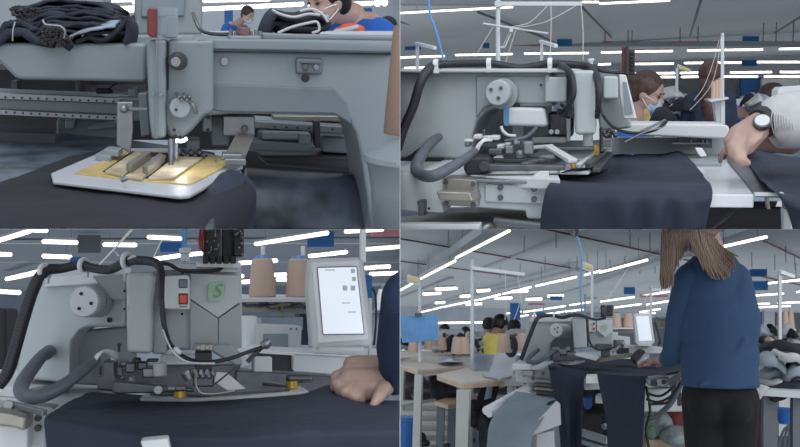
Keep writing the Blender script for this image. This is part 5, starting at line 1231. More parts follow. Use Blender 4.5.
mb = MB(p); mb.bx(203, 220, 221, 262, 2.1, .08); mb.bx(222, 220, 233, 263, 2.12, .06); mb.bx(234, 220, 244, 256, 2.1, .07); mb.build('block_body', 'dark', s, bevel=.004)
mb = MB(p); mb.pr([(201, 220), (205, 220), (204, 252), (199, 248), (198, 240)], 2.07, .06); mb.build('red_lens', 'red', s, bevel=.004)
mb = MB(p)
for k in range(26): 
    x = rnd.choice([rnd.uniform(206, 219), rnd.uniform(235, 243)]); mb.ell(P(x, rnd.uniform(229, 255), 2.095), (.004, .004, .005), u=6, v=5)
mb.build('terminal_screw', 'steeld', s)
mb = MB(p)
for k in range(5): mb.bx(203 + k * 7, 256, 208 + k * 7, 263, 2.06, .05)
mb.build('connector_row', 'vdark', s, bevel=.002)
mb = MB(p); mb.pr([(196, 262), (241, 262), (241, 268), (196, 267)], 2.10, .1); mb.build('mounting_plate', 'castL', s, bevel=.002)
# right background shelves
t = thing(p, 'storage_rack', 'blurred storage rack with boxes at the right edge behind the sleeve', 'rack', P(390, 320, 7))
mb = MB(p); mb.bx(372, 283, 420, 286, 6.5, .3); mb.bx(374, 310, 420, 313, 6.5, .3); mb.bx(383, 283, 385.5, 340, 6.4, .05); mb.build('rack_frame', 'gray_cl2', t)
mb = MB(p); mb.bx(386, 289, 400, 303, 6.8, .2); mb.build('rack_box', 'yellow', t)
mb = MB(p); mb.lathe(P(381, 310, 6.0), (0, 0, 1), [(0, .05), (.06, .04), (.16, .015)], 16); mb.build('white_cone', 'white', t)
mb = MB(p); mb.bx(368, 313, 420, 352, 6.6, .3); mb.build('rack_panel', 'gray_cl2', t)
for x0, y0, x1, y1, d, m_, lab in ((-20, 308, 6, 372, 4.5, 'vdark', 'dark equipment at the left edge behind the cable'), (4, 320, 20, 356, 5, 'wood', 'tan carton behind the left cable arch'), (-10, 348, 10, 385, 5.5, 'castL', 'pale bench edge at far left')):
    mb = MB(p); mb.bx(x0, y0, x1, y1, d, .3); tag(mb.build('carton' if m_ == 'wood' else 'equipment_box', m_, bevel=.02), lab, 'box')
for x, y in ((-4, 318), (4, 312)): pass

# hand pulling the cloth
t = thing(p, 'person', 'bare hand in a navy sleeve reaching in from the right to pull the cloth', 'person', P(390, 390, 2.0))
mb = MB(p)
mb.cap(P(420, 372, 2.0), P(384, 381, 1.98), .044, .034)
for a, b, da, db, ra, rb in (((382, 366), (352, 365), 2.02, 2.0, .030, .024), ((382, 373), (350, 372), 2.0, 1.98, .030, .024), ((382, 380), (348, 378), 1.97, 1.95, .030, .024), ((382, 387), (350, 386), 1.96, 1.94, .030, .022), ((378, 391), (358, 393), 1.96, 1.94, .026, .02)):
    mb.cap(P(*a, da), P(*b, db), ra, rb)
mb.cap(P(352, 371, 1.99), P(336, 377, 1.97), .019, .016, 10); mb.cap(P(336, 377, 1.97), P(335, 387, 1.96), .015, .013, 10)     # index
mb.cap(P(350, 378, 1.95), P(337, 384, 1.93), .018, .016, 10); mb.cap(P(337, 384, 1.93), P(341, 393, 1.93), .015, .013, 10)
mb.cap(P(352, 386, 1.93), P(345, 392, 1.91), .017, .015, 10); mb.cap(P(345, 392, 1.91), P(352, 397, 1.92), .014, .012, 10)
mb.cap(P(360, 392, 1.93), P(355, 397, 1.91), .016, .013, 10); mb.cap(P(355, 397, 1.91), P(362, 400, 1.92), .013, .011, 10)
mb.cap(P(384, 388, 1.92), P(378, 398, 1.88), .020, .015, 10); mb.cap(P(378, 398, 1.88), P(373, 405, 1.87), .014, .010, 10)
mb.build('hand', 'skin', t, remesh=.0045, smo=4)
mb = MB(p)
mb.cap(P(394, 380, 1.99), P(402, 350, 1.9), .040, .06); mb.cap(P(402, 350, 1.9), P(412, 300, 1.8), .065, .075)
mb.build('navy_sleeve', mat('navy_sleeve_cloth', (40, 54, 84), .9, var=.08, bump=.2, bscale=150, weave=True), t, remesh=.008, smo=4)

# ================================================================== BOTTOM RIGHT: the whole work station with the worker from behind
p = BR; P = p.P; H = p.H
ZW = -.19
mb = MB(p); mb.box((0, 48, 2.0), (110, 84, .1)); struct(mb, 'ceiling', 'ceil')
mb = MB(p); mb.box((0, 70, .4), (120, .3, 4.4)); struct(mb, 'wall_back', 'wall')
mb = MB(p); mb.box((-1, 10.5, -1.05), (15, 16, .1)); struct(mb, 'floor', 'floor')
def beam(x0, y0, x1, y1, z, w, h, name='roof_beam', m='beam', lab=None):
    mb = MB(p); a = H(x0, y0, z); b = H(x1, y1, z); mb.bar(a, b, w, h)
    o = mb.build(name, m, smooth=False)
    if lab: tag(o, lab, 'beam')
    else: o['kind'] = 'structure'
beam(399, 289, 488, 229, 1.66, .22, .16); beam(484, 268, 592, 226, 1.93, .16, .08); beam(399, 298, 452, 278, 1.9, .14, .08)
beam(590, 285, 800, 209, 1.75, .2, .12); beam(410, 312, 578, 269, 1.75, .16, .1); beam(540, 300, 690, 255, 1.92, .15, .07)
for (x0, y0, x1, y1, l) in ((541, 228, 800, 285, 'dark red pipe under the roof, crossing behind the standing worker'), (399, 238.5, 600, 273, 'dark red pipe under the roof, running from the left edge above the sign post'),
                         (399, 261, 520, 277, 'lower dark red pipe under the roof at the left'), (764, 241, 802, 259, 'dark red pipe under the roof at the right edge')):
    mb = MB(p); a = H(x0, y0, 1.9); b = H(x1, y1, 1.9) if y1 < 280 else H(x1, 279, 1.9)
    if y1 >= 280: b = P(x1, y1, 30)
    mb.cyl(a, b, .02, n=6); tag(mb.build('ceiling_pipe', 'redpipe'), l, 'pipe')
TUB = [('left diagonal row', [(509, 231, 456, 258), (455, 261, 424, 277), (422, 278, 399, 291)]),
       ('middle diagonal row', [(576, 277, 536, 286), (531, 287, 503, 294), (500, 294.5, 484, 298.5), (483, 299, 472, 301), (470, 301.5, 458, 304), (457, 304, 444, 307), (442, 307, 433, 309.5), (431, 310, 421, 312)]),
       ('lower diagonal row', [(591, 302, 570, 305), (565, 306, 545, 309), (542, 309.5, 524, 312), (521, 311.5, 507, 313.5)]),
       ('lowest diagonal row above the machine', [(583, 309.5, 565, 311.5), (563, 311.8, 547, 314), (543, 314.5, 533, 316), (528, 315, 517, 317)]),
       ('row crossing behind the standing worker', [(766, 237, 717, 248), (647, 260, 600, 272.5), (600, 271, 585, 275)]),
       ('row left of the standing worker', [(634, 297, 601, 301.5), (669, 291.5, 641, 296), (641, 304, 615, 307.5), (669, 301, 647, 304.5), (660, 309, 640, 312), (655, 313, 638, 314)]),
       ('row right of the standing worker', [(803, 279.5, 761, 284), (783, 293.5, 755, 295.5), (769, 303.5, 756, 304), (790, 305.8, 758, 307.3), (803, 302, 778, 303), (806, 291, 797, 292)])]
for rn, ls in TUB:
    for i, (x0, y0, x1, y1) in enumerate(ls):
        z = 1.5
        d0 = min(60, 800 * z / (335 - y0)); d1 = min(66, 800 * z / (335 - y1))
        tubelight(p, x0, y0, x1, y1, d0, d1, 'lit tube, %s in the %s of the wide view' % (ORD[i], rn), 'lit tubes in the wide view', r=.0145 * (1 + (d0 + d1) / 60), top=1.98, hang=d0 < 22)
for i, (x0, x1, y) in enumerate(((424, 440, 293.5), (436.5, 456, 288.5), (478, 489, 290.5), (461, 469, 296), (436, 444, 302.5), (467, 481, 304), (496, 511, 298), (513, 527, 291), (527, 541, 299), (548.5, 562.5, 295.7), (439, 484, 322.5))):
    d = min(58, 1200 / (335 - y)); tubelight(p, x0, y + .4, x1, y - .2, d, d, 'short crosswise lit tube, %s from the left among those between the diagonal rows' % ORD[i] if i < 10 else 'long low lit tube far back left of the worker in yellow', 'crosswise lit tubes in the wide view', r=.035 + .0005 * d, top=1.98, hang=False)
mb = MB(p)
for x, y in ((420, 270), (430, 266), (448, 240), (463, 285), (500, 270), (520, 268), (524, 245), (545, 262), (556, 240), (577, 262), (610, 265), (625, 262), (630, 240), (640, 266), (752, 260), (775, 262), (786, 255), (795, 262), (650, 243), (655, 265)):
    a = H(x, y + 8, 1.6); mb.cyl(a, V((a.x, a.y, 1.98)), .008, n=5)
tag(mb.build('hanging_rods', 'rod'), 'thin rods hanging from the roof over the whole hall of the wide view', 'rods', kind='stuff')
for x0, y0, x1, y1, d, lab in ((751, 269, 767, 276, 16, 'blue board under the roof right of the worker, nearer one'), (752, 281, 768, 290, 22, 'blue board under the roof right of the worker, lower one'), (624, 287, 635, 294, 24, 'blue board under the roof above the control screen'), (510, 303, 520, 320, 40, 'blue column stretch behind the worker in yellow'), (536, 312, 545, 317, 45, 'small blue board above the cable arch'), (550, 296, 562, 300, 30, 'blue board over the machine head')):
    mb = MB(p); mb.bx(x0, y0, x1, y1, d, .2); tag(mb.build('hanging_board', 'bluewall', smooth=False), lab, 'board')
for x0, y0, x1, y1, lab in ((640, 295, 668, 297, 'pink sign under the roof left of the standing worker'), (528, 303, 545, 305, 'pink sign under the roof above the machine'), (782, 269, 803, 271, 'pink sign at the right edge of the wide view')):
    mb = MB(p); mb.bx(x0, y0, x1, y1, 25, .06); tag(mb.build('hanging_sign', 'pink', smooth=False), lab, 'sign')
for x0, x1, y0, m_, lab in ((757, 764, 308, 'bluewall', 'blue wall strip right of the standing worker'), (764, 775, 308, 'castL', 'white wall strip beside the blue one'), (776, 803, 308, 'walld', 'dark grey partition behind the right thread cones'), (618, 668, 318, 'walld', 'dark grey partition behind the control screen'), (560, 618, 312, 'gray_cl2', 'grey partition behind the machine head')):
    mb = MB(p); mb.bx(x0, y0, x1, 352, 60, .5); tag(mb.build('wall_panel', m_, smooth=False), lab, 'wall panel')

# posts
def post(x, y0, y1, d, w, lab, arm=None, name='white_pole'):
    t = thing(p, 'lamp_post', lab, 'pole', P(x, y1, d))
    mb = MB(p); mb.bx(x - w / 2, y0, x + w / 2, y1, d, .04); mb.cyl(P(x, y0, d), P(x, y0 - 2, d), .012); mb.build('post', 'pole', t)
    if arm: mb = MB(p); mb.bar(P(x, arm[0], d), P(arm[1], arm[2], d), .05, .022); mb.build('post_arm', 'whitepl', t)
    return t
post(472, 262, 379, 5.6, 3.2, 'tall white pole on the front wooden table with a long arm', (268, 525, 274.5))
post(780.5, 272, 372, 5.5, 3, 'tall white pole right of the standing worker', (272, 794, 277))
post(651, 288, 345, 6.5, 2.2, 'white pole behind the control screen bent to the right', (290, 669, 290))
post(585, 296, 325, 9, 1.6, 'thin white pole with short arm behind the machine', (298, 597, 298))
post(763.5, 312, 340, 12, 1.2, 'thin white pole far back right of the standing worker', None)
for x, y0, y1, sx0, sy0, sx1, sy1, d, lab in ((419.5, 285, 362, 407, 274, 420, 286, 5.0, 'post with a small yellow tag at upper left of the wide view'), (592, 268, 318, 582, 261, 593, 273, 6.0, 'post with a yellow tag above the machine in the wide view')):
    t = thing(p, 'station_sign_post', lab, 'sign', P(x, y1, d))
    mb = MB(p); mb.bx(x - 1.3, y0, x + 1.3, y1, d, .02); mb.build('post', 'pole', t)
    mb = MB(p); mb.pr([(sx0, sy0), (sx1, sy0 + 4), (sx1, sy1), (sx0, sy1 - 4)], d - .02, .02); pl = mb.build('sign_plate', 'paper', t)
    mb = MB(p); mb.pr([(sx0 + 1.3, sy0 + 2.5), (sx1 - 1, sy0 + 5.5), (sx1 - 1, sy1 - 3.5), (sx0 + 1.3, sy1 - 6)], d - .028, .01); mb.build('sign_print', 'yellow2', pl)
mb = MB(p); mb.tube([P(577, 236, 5.5), P(579.5, 243, 5.5), P(582, 258, 5.5), P(580.5, 285, 5.5), P(582, 316, 5.5)], .006); tag(mb.build('blue_air_hose', 'bluetube'), 'thin blue air hose hanging beside the yellow tag post', 'hose')
mb = MB(p); mb.tube([P(577, 226, 5.5), P(577, 236, 5.5)], .012); tag(mb.build('hose_reel', 'dark'), 'dark hose connector under the roof at top of the blue air hose', 'hose')
mb = MB(p)
for a, b, c_ in (((620, 283), (604, 300), (596, 312)), ((627, 270), (612, 292), (600, 312)), ((505, 273), (506, 300), (505, 320)), ((518, 275), (520, 300), (514, 320)), ((654, 291), (645, 300), (650, 314))): mb.tube([P(*a, 5.5), P(*b, 5.5), P(*c_, 5.5)], .0025, 5)
tag(mb.build('thread_strands', 'string'), 'faint thread strands in the air of the wide view', 'threads', kind='stuff')

# blue folder board
t = thing(p, 'film_folder', 'shiny blue film folder clipped to a post at the left edge of the wide view', 'folder', P(420, 343, 4.9))
mb = MB(p); mb.pr([(400, 316.5), (437, 314.5), (438, 340), (402, 343)], 4.9, .015); mb.build('folder_sheet', 'bluefold', t, bevel=.004)
mb = MB(p); mb.bx(415, 313, 421, 316, 4.88, .02); mb.build('clip', 'steeld', t)
# tan cones in the rear
CN = [(412.5, 352.5, 339, 6.5), (428, 350, 338, 7), (442, 350, 337, 8), (457, 354, 337, 6.2), (464, 354, 337, 6.2), (504, 352.5, 334, 5.3), (522, 351, 333.5, 5.6), (435, 349, 340, 9)]
for i, (x, yb, yt, d) in enumerate(CN):
    h = (yb - yt) * d / 800; mb = MB(p); mb.lathe(P(x, yb, d), (0, 0, 1), [(0, h * .36), (.01, h * .38), (h * .95, h * .27), (h, h * .2)], 16)
    tag(mb.build('thread_cone', 'thread'), ['leftmost tan cone right under the blue folder', 'tan cone under the middle of the blue folder', 'tan cone right of the blue folder', 'left cone of the touching pair beside the white pole', 'right cone of the touching pair beside the white pole', 'tan cone in front of the worker in yellow', 'tan cone just left of the machine', 'small tan cone under the right corner of the blue folder'][i], 'thread cone', 'tan cones on the rear tables')
# worker in yellow
seated_worker(p, 'seated worker with black ponytail and yellow top, turned away, behind the front table', P(501, 325, 8.5), .105, math.radians(150), .35, mat('yellow_top', (240, 222, 118), .85), 'hairk', 'pony', lean=.1, hunch=.13, short=True, bw=.62, eyes=False)
c = P(487, 325, 12); seated_worker(p, 'second dark haired worker half hidden behind the one in yellow', P(489, 326, 12), .12, math.radians(160), .35, 'cream', 'hairk', 'short', lean=.1, eyes=False, mask=False)
seated_worker(p, 'distant worker in white with dark hair just left of the machine', P(515, 328, 11), .11, math.radians(120), .35, 'cream', 'hairk', 'short', lean=.2, eyes=False, mask=False)
seated_worker(p, 'distant dark haired worker in navy under the far tube, left of the pole', P(466, 333, 16), .12, math.radians(150), .4, 'navy', 'hairk', 'short', lean=.2, eyes=False, mask=False)
seated_worker(p, 'distant worker in dark blue beside the blue folder', P(444, 331, 14), .12, math.radians(-30), .4, 'navy', 'hairk', 'short', lean=.2, eyes=False, mask=False)
mb = MB(p); mb.tube([P(511, 346, 5.4) + V((.03 * math.cos(a), 0, .06 * math.sin(a))) for a in [k * PI / 8 for k in range(17)]], .016, 8); tag(mb.build('black_handwheel', 'dark'), 'black oval wheel right of the cone before the worker in yellow', 'wheel')

# tables
def table(pts, z, th, legs, lab, d_, name='work_table', top='bench', edge='wood'):
    c = H(sum(q[0] for q in pts) / len(pts), sum(q[1] for q in pts) / len(pts), z)
    t = thing(p, name, lab, 'table', V((c.x, c.y, -1)))
    mb = MB(p); mb.prism([H(x, y, z) for x, y in pts], (0, 0, -.012)); mb.build('table_top', top, t)
    mb = MB(p); mb.prism([H(x, y, z) + V((0, 0, -.012)) for x, y in pts], (0, 0, -th)); mb.build('top_edge', edge, t)
    for x, y, w in legs:
        a = H(x, y, z); mb = MB(p); mb.box(V((a.x, a.y + .03, (z - th - 1) / 2)), (w, w, z - th + 1)); mb.build('leg', 'benchleg', t, bevel=.004)
    return t
table([(437, 374), (462, 382), (520, 378), (520, 366), (470, 367)], -.27, .024, [(463, 385, .065), (512, 378, .05)], 'front pale wooden table with the open booklet and the white pole', 4)
table([(395, 363), (418, 370), (472, 366), (472, 357), (420, 355)], -.27, .022, [(418, 371, .05), (470, 366, .05)], 'second pale wooden table at the left behind the front one', 4)
table([(395, 356), (400, 358), (462, 353.5), (460, 350), (400, 351)], -.27, .03, [(401, 358, .07), (455, 354, .07)], 'third pale table far left behind the cones', 4)
# booklet
t = thing(p, 'open_booklet', 'open grey booklet of translucent sheets standing on the front wooden table', 'booklet', H(490, 374, -.26))
mb = MB(p); mb.loft([[P(474, 355, 5.5), P(484, 354, 5.6), P(494, 355, 5.55)], [P(473, 363, 5.5), P(484, 364, 5.6), P(492, 366, 5.5)], [P(474, 371, 5.45), P(482, 373, 5.5), P(490, 375, 5.4)]], 5, th=.006); mb.build('left_page', 'gray_cl2', t)
mb = MB(p); mb.loft([[P(494, 355, 5.55), P(505, 353, 5.6), P(518, 355, 5.5)], [P(492, 366, 5.5), P(504, 364, 5.5), P(515, 365, 5.4)], [P(488, 375, 5.4), P(500, 377, 5.3), P(513, 376, 5.25)]], 5, th=.006); mb.build('right_page', 'paper', t)
mb = MB(p); mb.slab([(482, 372), (484, 375), (500, 378), (512, 376), (500, 372)], -.255, .01); mb.build('bottom_sheet', 'paper', t)
mb = MB(p); mb.loft([[H(440, 359, -.24), H(452, 357, -.24), H(462, 360, -.255)], [H(436, 362, -.255), H(450, 362, -.23), H(464, 363, -.255)]], 4, wr=.01, th=.006); tag(mb.build('paper_sheets', 'paper'), 'crumpled white papers on the second wooden table', 'papers')
# stool
t = thing(p, 'stool', 'low wooden stool with grey metal legs between the wooden tables', 'stool', V((*H(460, 400, -.55).xy, -1)))
mb = MB(p); mb.slab([(434, 401), (448, 405), (482, 400), (484, 394), (460, 394)], -.52, .03); mb.build('seat', 'wood', t, bevel=.004)
for x, y in ((441, 405), (452, 404), (475, 401), (462, 398)):
    a = H(x, y, -.55); mb = MB(p); mb.box(V((a.x, a.y, -.78)), (.055, .04, .46)); mb.build('leg', mat('grey_blue_metal', (118, 128, 138), .5), t)
a = H(441, 405, -.55); b = H(475, 401, -.55); mb = MB(p); mb.bar(V((a.x, a.y, -.85)), V((b.x, b.y, -.85)), .03); mb.build('stretcher', 'steeld', t)
# frame rails left + clutter beneath
t = thing(p, 'machine_stand', 'pale slatted stand frame under the second wooden table', 'stand', P(430, 425, 6.6))
for y in (401, 411, 421, 431, 441):
    mb = MB(p); mb.bx(400, y, 470, y + 4.5, 7.0, .1); mb.build('slat', 'benchleg', t)
mb = MB(p); mb.bar(P(400, 406, 5.8), P(435, 400, 6.2), .02); mb.build('thin_bar', 'castL', t)
mb = MB(p); mb.ell(P(406, 385, 7.5), (.2, .2, .16)); mb.ell(P(422, 390, 7.5), (.15, .2, .1)); tag(mb.build('dark_bundle', 'steeld'), 'dark tangled bundle under the second table at far left', 'bundle')
mb = MB(p); mb.loft([[P(428, 377, 6.4), P(440, 378, 6.4), P(455, 380, 6.4)], [P(432, 388, 6.2), P(443, 390, 6.2), P(457, 390, 6.2)], [P(434, 399, 6.3), P(445, 401, 6.3), P(456, 398, 6.3)]], 5, wr=.02, ws=7, th=.02); tag(mb.build('hanging_garment', 'denim', sub=1), 'dark blue garment hanging between the two wooden tables', 'garment')
mb = MB(p); mb.loft([[P(483, 384, 5.6), P(490, 382, 5.6), P(500, 381, 5.6)], [P(478, 397, 5.6), P(486, 398, 5.6), P(497, 396, 5.6)], [P(476, 405, 5.6), P(484, 408, 5.6), P(494, 405, 5.6)]], 5, wr=.02, ws=9, th=.02); tag(mb.build('hanging_garment', 'navyd', sub=1), 'black cloth hanging under the right end of the front wooden table', 'garment')
mb = MB(p); mb.loft([[P(487, 386, 5.4), P(493, 385, 5.4)], [P(484, 400, 5.4), P(491, 398, 5.4)]], 5, th=.01); tag(mb.build('white_tag_sheet', 'gray_cl2'), 'pale sheet hanging in front of the black cloth', 'sheet')
mb = MB(p)
for k in range(7): mb.ell(P(482 + rnd.uniform(-7, 6), 418 + rnd.uniform(-12, 12), 5.7), (.06, .06, .05), u=8, v=6)
tag(mb.build('dark_machinery', 'vdark'), 'dark motor parts under the front table beside the cloth roller', 'motor', kind='stuff')
mb = MB(p); mb.lathe(P(403.5, 470, 5.5), (0, 0, 1), [(0, .05), (.001, .075), (.33, .098), (.335, .108), (.355, .108), (.356, .09), (.35, .085), (.02, .065)], 28); tag(mb.build('waste_bin', 'bluepl'), 'blue plastic bin at the lower left edge of the wide view', 'bin')
mb = MB(p); mb.ell(P(420, 438, 6.2), .05); mb.ell(P(424, 443, 6.2), (.05, .04, .03)); tag(mb.build('caster', 'dark'), 'dark caster on the floor right of the blue bin', 'caster')

# machine
t = thing(p, 'pattern_sewing_machine', 'mid-distance grey sewing machine with cable arch, on its white bed in the wide view', 'sewing machine', P(560, 365, 4.6))
mb = MB(p); mb.pr([(526, 321), (534, 318), (572, 318), (572, 338), (557, 338), (551, 344), (550, 362), (522, 362), (524, 345)], 4.62, .6); mb.build('arm_body', 'cast', t, bevel=.015)
mb = MB(p); mb.pr([(550, 337), (574, 337), (574, 362), (548, 362)], 4.70, .1); mb.build('inner_wall', 'cast2', t)
mb = MB(p); mb.prism([P(530, 318.5, 4.6), P(572, 317.5, 4.6), P(570, 315.5, 5.2), P(533, 316, 5.2)], (0, 0, -.02)); mb.build('top_edge', 'castL', t)
mb = MB(p); c = P(558, 330, 4.5); ax = V((-.3, -.95, 0)).normalized(); mb.lathe(c, ax, [(-.12, .036), (.0, .036), (.01, .038), (.03, .036), (.031, .001)], 28); pu = mb.build('hand_pulley', 'castL', t)
for dx, dy in ((-2.2, -1), (.8, -2.4), (.2, 2)):
    mb = MB(p); screw(mb, 557 + dx, 330 + dy, 4.462, .0045); mb.build('pulley_screw', 'vdark', pu)
mb = MB(p); screw(mb, 564.5, 335.5, 4.6, .006); mb.build('oil_cap', 'vdark', t)
mb = MB(p); mb.pr([(572, 319), (586, 318), (587, 348), (574, 349)], 4.3, .45); mb.build('needle_head', 'cast', t, bevel=.01)
mb = MB(p); mb.pr([(587, 318), (613, 318), (613, 344), (600, 348), (588, 347)], 4.42, .5); mb.build('head_cover', 'cast', t, bevel=.008)
mb = MB(p); mb.prism([P(597, 320, 4.4), P(612, 320, 4.4), P(612, 332, 4.4), P(605, 337, 4.4), P(597, 330, 4.4)], (0, .04, 0)); mb.build('front_facet', 'castL', t)
mb = MB(p); mb.bx(588, 321, 595.5, 332, 4.32, .12); sb = mb.build('switch_box', 'castL', t, bevel=.004)
mb = MB(p); mb.bx(593, 322.5, 595, 325, 4.31, .02); mb.build('grey_button', 'steeld', sb)
mb = MB(p); mb.bx(593, 327.5, 595, 330, 4.31, .02); mb.build('red_button', 'redb', sb)
mb = MB(p); mb.tube([P(605, 327, 4.39) + V((.010 * math.cos(a), 0, .014 * math.sin(a))) for a in [k * PI / 6 for k in range(13)]], .0022, 6); mb.build('round_sticker', 'green', t)
mb = MB(p); mb.pr([(515, 363), (558, 362), (558, 372), (551, 386), (516, 382)], 4.35, .4); mb.build('front_panel', 'castL', t, bevel=.006)
mb = MB(p); mb.slab([(512, 364), (558, 364), (585, 358), (524, 356)], P(530, 363, 4.35).z + .0, .03); mb.build('bed_block', 'castL', t, bevel=.004)
mb = MB(p); mb.bx(522, 370, 533, 376, 4.25, .1); mb.build('slide_handle', 'alu', t, bevel=.004)
for x, y in ((530, 366.5), (543, 368), (543, 373), (524, 375), (533, 378)):
    mb = MB(p); screw(mb, x, y, 4.33, .010, 10); mb.build('bolt', 'steeld', t)
mb = MB(p); mb.tube([P(521, 360, 4.5), P(526, 346, 4.5), P(532, 330, 4.5), P(537, 319, 4.5), P(543, 316, 4.55), P(553, 315.5, 4.55), P(562, 317.5, 4.5), P(573, 315, 4.4), P(583, 316, 4.3), P(587, 320, 4.25), P(588, 335, 4.25), P(592, 346, 4.2), P(600, 350, 4.2), P(612, 348, 4.2), P(621, 344, 4.2)],
                    [.012, .012, .012, .011, .010, .010, .010, .010, .009, .007, .006, .005, .0045, .0045, .0045], 10); mb.build('cable_loom', 'loom', t)
mb = MB(p); mb.tube([P(586, 317, 4.3), P(596, 319.5, 4.35), P(606, 318, 4.35)], .006); mb.build('signal_cable', 'black', t)
mb = MB(p); mb.tube([P(538, 350, 4.5), P(533, 354, 4.4), P(528, 359, 4.3), P(530, 362.5, 4.25), P(538, 362, 4.2), P(547, 356, 4.2), P(554, 350.5, 4.3)], .012, 10); mb.build('corrugated_hose', 'hose', t)
mb = MB(p)
for x, y, w, h, m_ in ((556, 349, 9, 4, 0), (563, 352, 8, 6, 0), (568, 349, 6, 5, 0), (571, 355, 9, 6, 0)): mb.bx(x - w / 2, y - h / 2, x + w / 2, y + h / 2, 4.4, .08)
mb.build('valve_block', 'steel', t, bevel=.006)
mb = MB(p); mb.bx(553, 353, 560, 362, 4.35, .1); mb.pr([(556, 357), (600, 356), (600, 360), (556, 361)], 4.3, .06); mb.build('clamp_arm', 'steeld', t, bevel=.003)
mb = MB(p); mb.pr([(573, 354), (585, 353), (600, 357), (596, 361), (580, 357)], 4.2, .06); mb.build('clamp_foot', 'castL', t, bevel=.003)
mb = MB(p); mb.bx(596, 344, 612, 350, 4.35, .1); mb.bx(601, 349, 610, 357, 4.4, .08); mb.build('needle_clamp', 'steeld', t, bevel=.004)
mb = MB(p); mb.bar(P(612, 353, 4.2), P(622, 343.5, 4.2), .014); mb.ell(P(622, 343.5, 4.2), .014); mb.build('sensor_tip', 'steel', t)
mb = MB(p); mb.pr([(595, 357), (632, 353), (634, 357), (600, 362)], 4.5, .06); mb.build('clamp_plate', 'alu', t)
for x in (534.5, 554, 572):
    a = P(x, 316, 4.52); mb = MB(p); mb.tube([a + V((0, .018 * math.cos(k * PI / 5), .018 * math.sin(k * PI / 5))) for k in range(11)], .005, 6, False); mb.build('cable_clip', 'whitepl', t)
s = thing(p, 'signal_light', 'small black signal block on the machine top right in the wide view', 'signal light', P(607, 317, 4.5))
mb = MB(p); mb.bx(600.5, 305, 606, 317, 4.45, .08); mb.bx(606.5, 305, 613, 316, 4.45, .08); mb.build('block_body', 'dark', s, bevel=.004)
mb = MB(p); mb.bx(602, 307, 605, 314, 4.44, .02); mb.build('terminal_strip', 'steeld', s)
# stand rails below machine
t = thing(p, 'metal_stand', 'shadowy steel stand with rods and a black motor below the machine bed', 'stand', P(600, 447, 4.6))
for y, x0, x1, m_ in ((379, 536, 556, 'steel'), (383, 534, 556, 'steeld'), (387, 534, 556, 'alu'), (391, 536, 556, 'steeld')):
    mb = MB(p); mb.pr([(x0, y), (x1, y + 2), (x1, y + 4.5), (x0, y + 2.5)], 4.3, .1); mb.build('rail_rod', m_, t)
mb = MB(p); mb.bx(583, 380, 600, 384, 4.6, .4); mb.build('cross_rail', 'cast2', t)
mb = MB(p); mb.bx(586, 385, 593, 450, 4.9, .1); mb.build('stand_leg', 'dark', t)
mb = MB(p); mb.cyl(P(588, 425, 4.5), P(592, 426, 4.4), .06, n=20); mb.ell(P(595, 415, 4.6), (.07, .07, .05)); mb.build('motor', 'vdark', t)
mb = MB(p); mb.bar(P(580, 432, 4.3), P(609, 441, 4.2), .05, .03); mb.bar(P(578, 440, 4.3), P(609, 449, 4.2), .04, .02); mb.bar(P(594, 430, 4.5), P(609, 425, 4.4), .05, .02); mb.build('frame_bar', 'cast2', t)
mb = MB(p)
for k in range(6): mb.tube([P(585 + k * 3, 405, 4.7), P(590 + rnd.uniform(-5, 8), 418, 4.6), P(598 + rnd.uniform(-4, 8), 410 + k * 4, 4.6)], .006)
mb.build('cable_tangle', 'dark', t)
mb = MB(p); mb.bx(570, 378, 640, 460, 5.3, .05); mb.build('rear_black_sheet', 'vdark', t)  # black sheet added as a dark backing behind the stand
mb = MB(p); mb.pr([(583, 397), (592, 396), (592, 408), (588, 411), (584, 408)], 4.55, .06); tag(mb.build('blue_cup', 'bluepl', bevel=.01), 'small blue plastic box under the machine between the two cloth drops', 'box')
mb = MB(p); mb.ell(P(599.5, 398, 4.5), (.022, .02, .026)); mb.cyl(P(599.5, 399, 4.5), P(599.5, 403, 4.5), .022); tag(mb.build('white_jar', 'white'), 'white jar under the machine next to the blue box', 'jar')

# cover beam, small unit, cones, screen
t = thing(p, 'white_beam_cover', 'white beam carrying the small control screen in the wide view', 'cover', P(640, 355, 4.9))
mb = MB(p); mb.pr([(624, 345), (662, 347), (664, 354), (630, 354), (624, 349)], 4.9, .4); mb.build('cover_box', 'castL', t, bevel=.006)
mb = MB(p); mb.bx(617, 348, 629, 354, 4.88, .3); mb.build('dark_recess', 'dark', t)
t = thing(p, 'control_screen', 'lit white control screen in a tilted frame just left of the standing worker', 'screen', P(645, 346, 4.85))
mb = MB(p); mb.pr([(633, 313.5), (650.5, 313), (655, 342), (653, 344.5), (637, 345), (635, 343)], 4.85, .08); mb.build('screen_frame', 'castL', t, bevel=.008)
mb = MB(p); mb.pr([(636, 316.5), (648.5, 316), (652, 340.5), (639, 341)], 4.845, .02); mb.build('display', lit, t)
mb = MB(p); mb.bx(638, 344, 652, 346, 4.8, .1); mb.build('screen_base', 'castL', t)
t = thing(p, 'thread_shelf', 'small thread shelf holding two tan cones beside the wide view screen', 'shelf', P(622, 330, 5.4))
mb = MB(p); mb.bx(612, 327.5, 634, 329, 5.3, .3); mb.build('shelf_board', 'whitepl', t)
mb = MB(p); mb.bx(613, 330, 633, 333, 5.35, .1); mb.build('shelf_clutter', 'alu', t)
for i, (x, lab) in enumerate(((616.5, 'tan cone on the small shelf of the wide view, left one'), (628.5, 'tan cone on the small shelf of the wide view, right one touching the screen'))):
    mb = MB(p); mb.lathe(P(x, 327.5, 5.4), (0, 0, 1), [(0, .030), (.004, .034), (.088, .026), (.092, .018)], 20); tag(mb.build('thread_cone', 'thread'), lab, 'thread cone', 'cones on the small shelf')
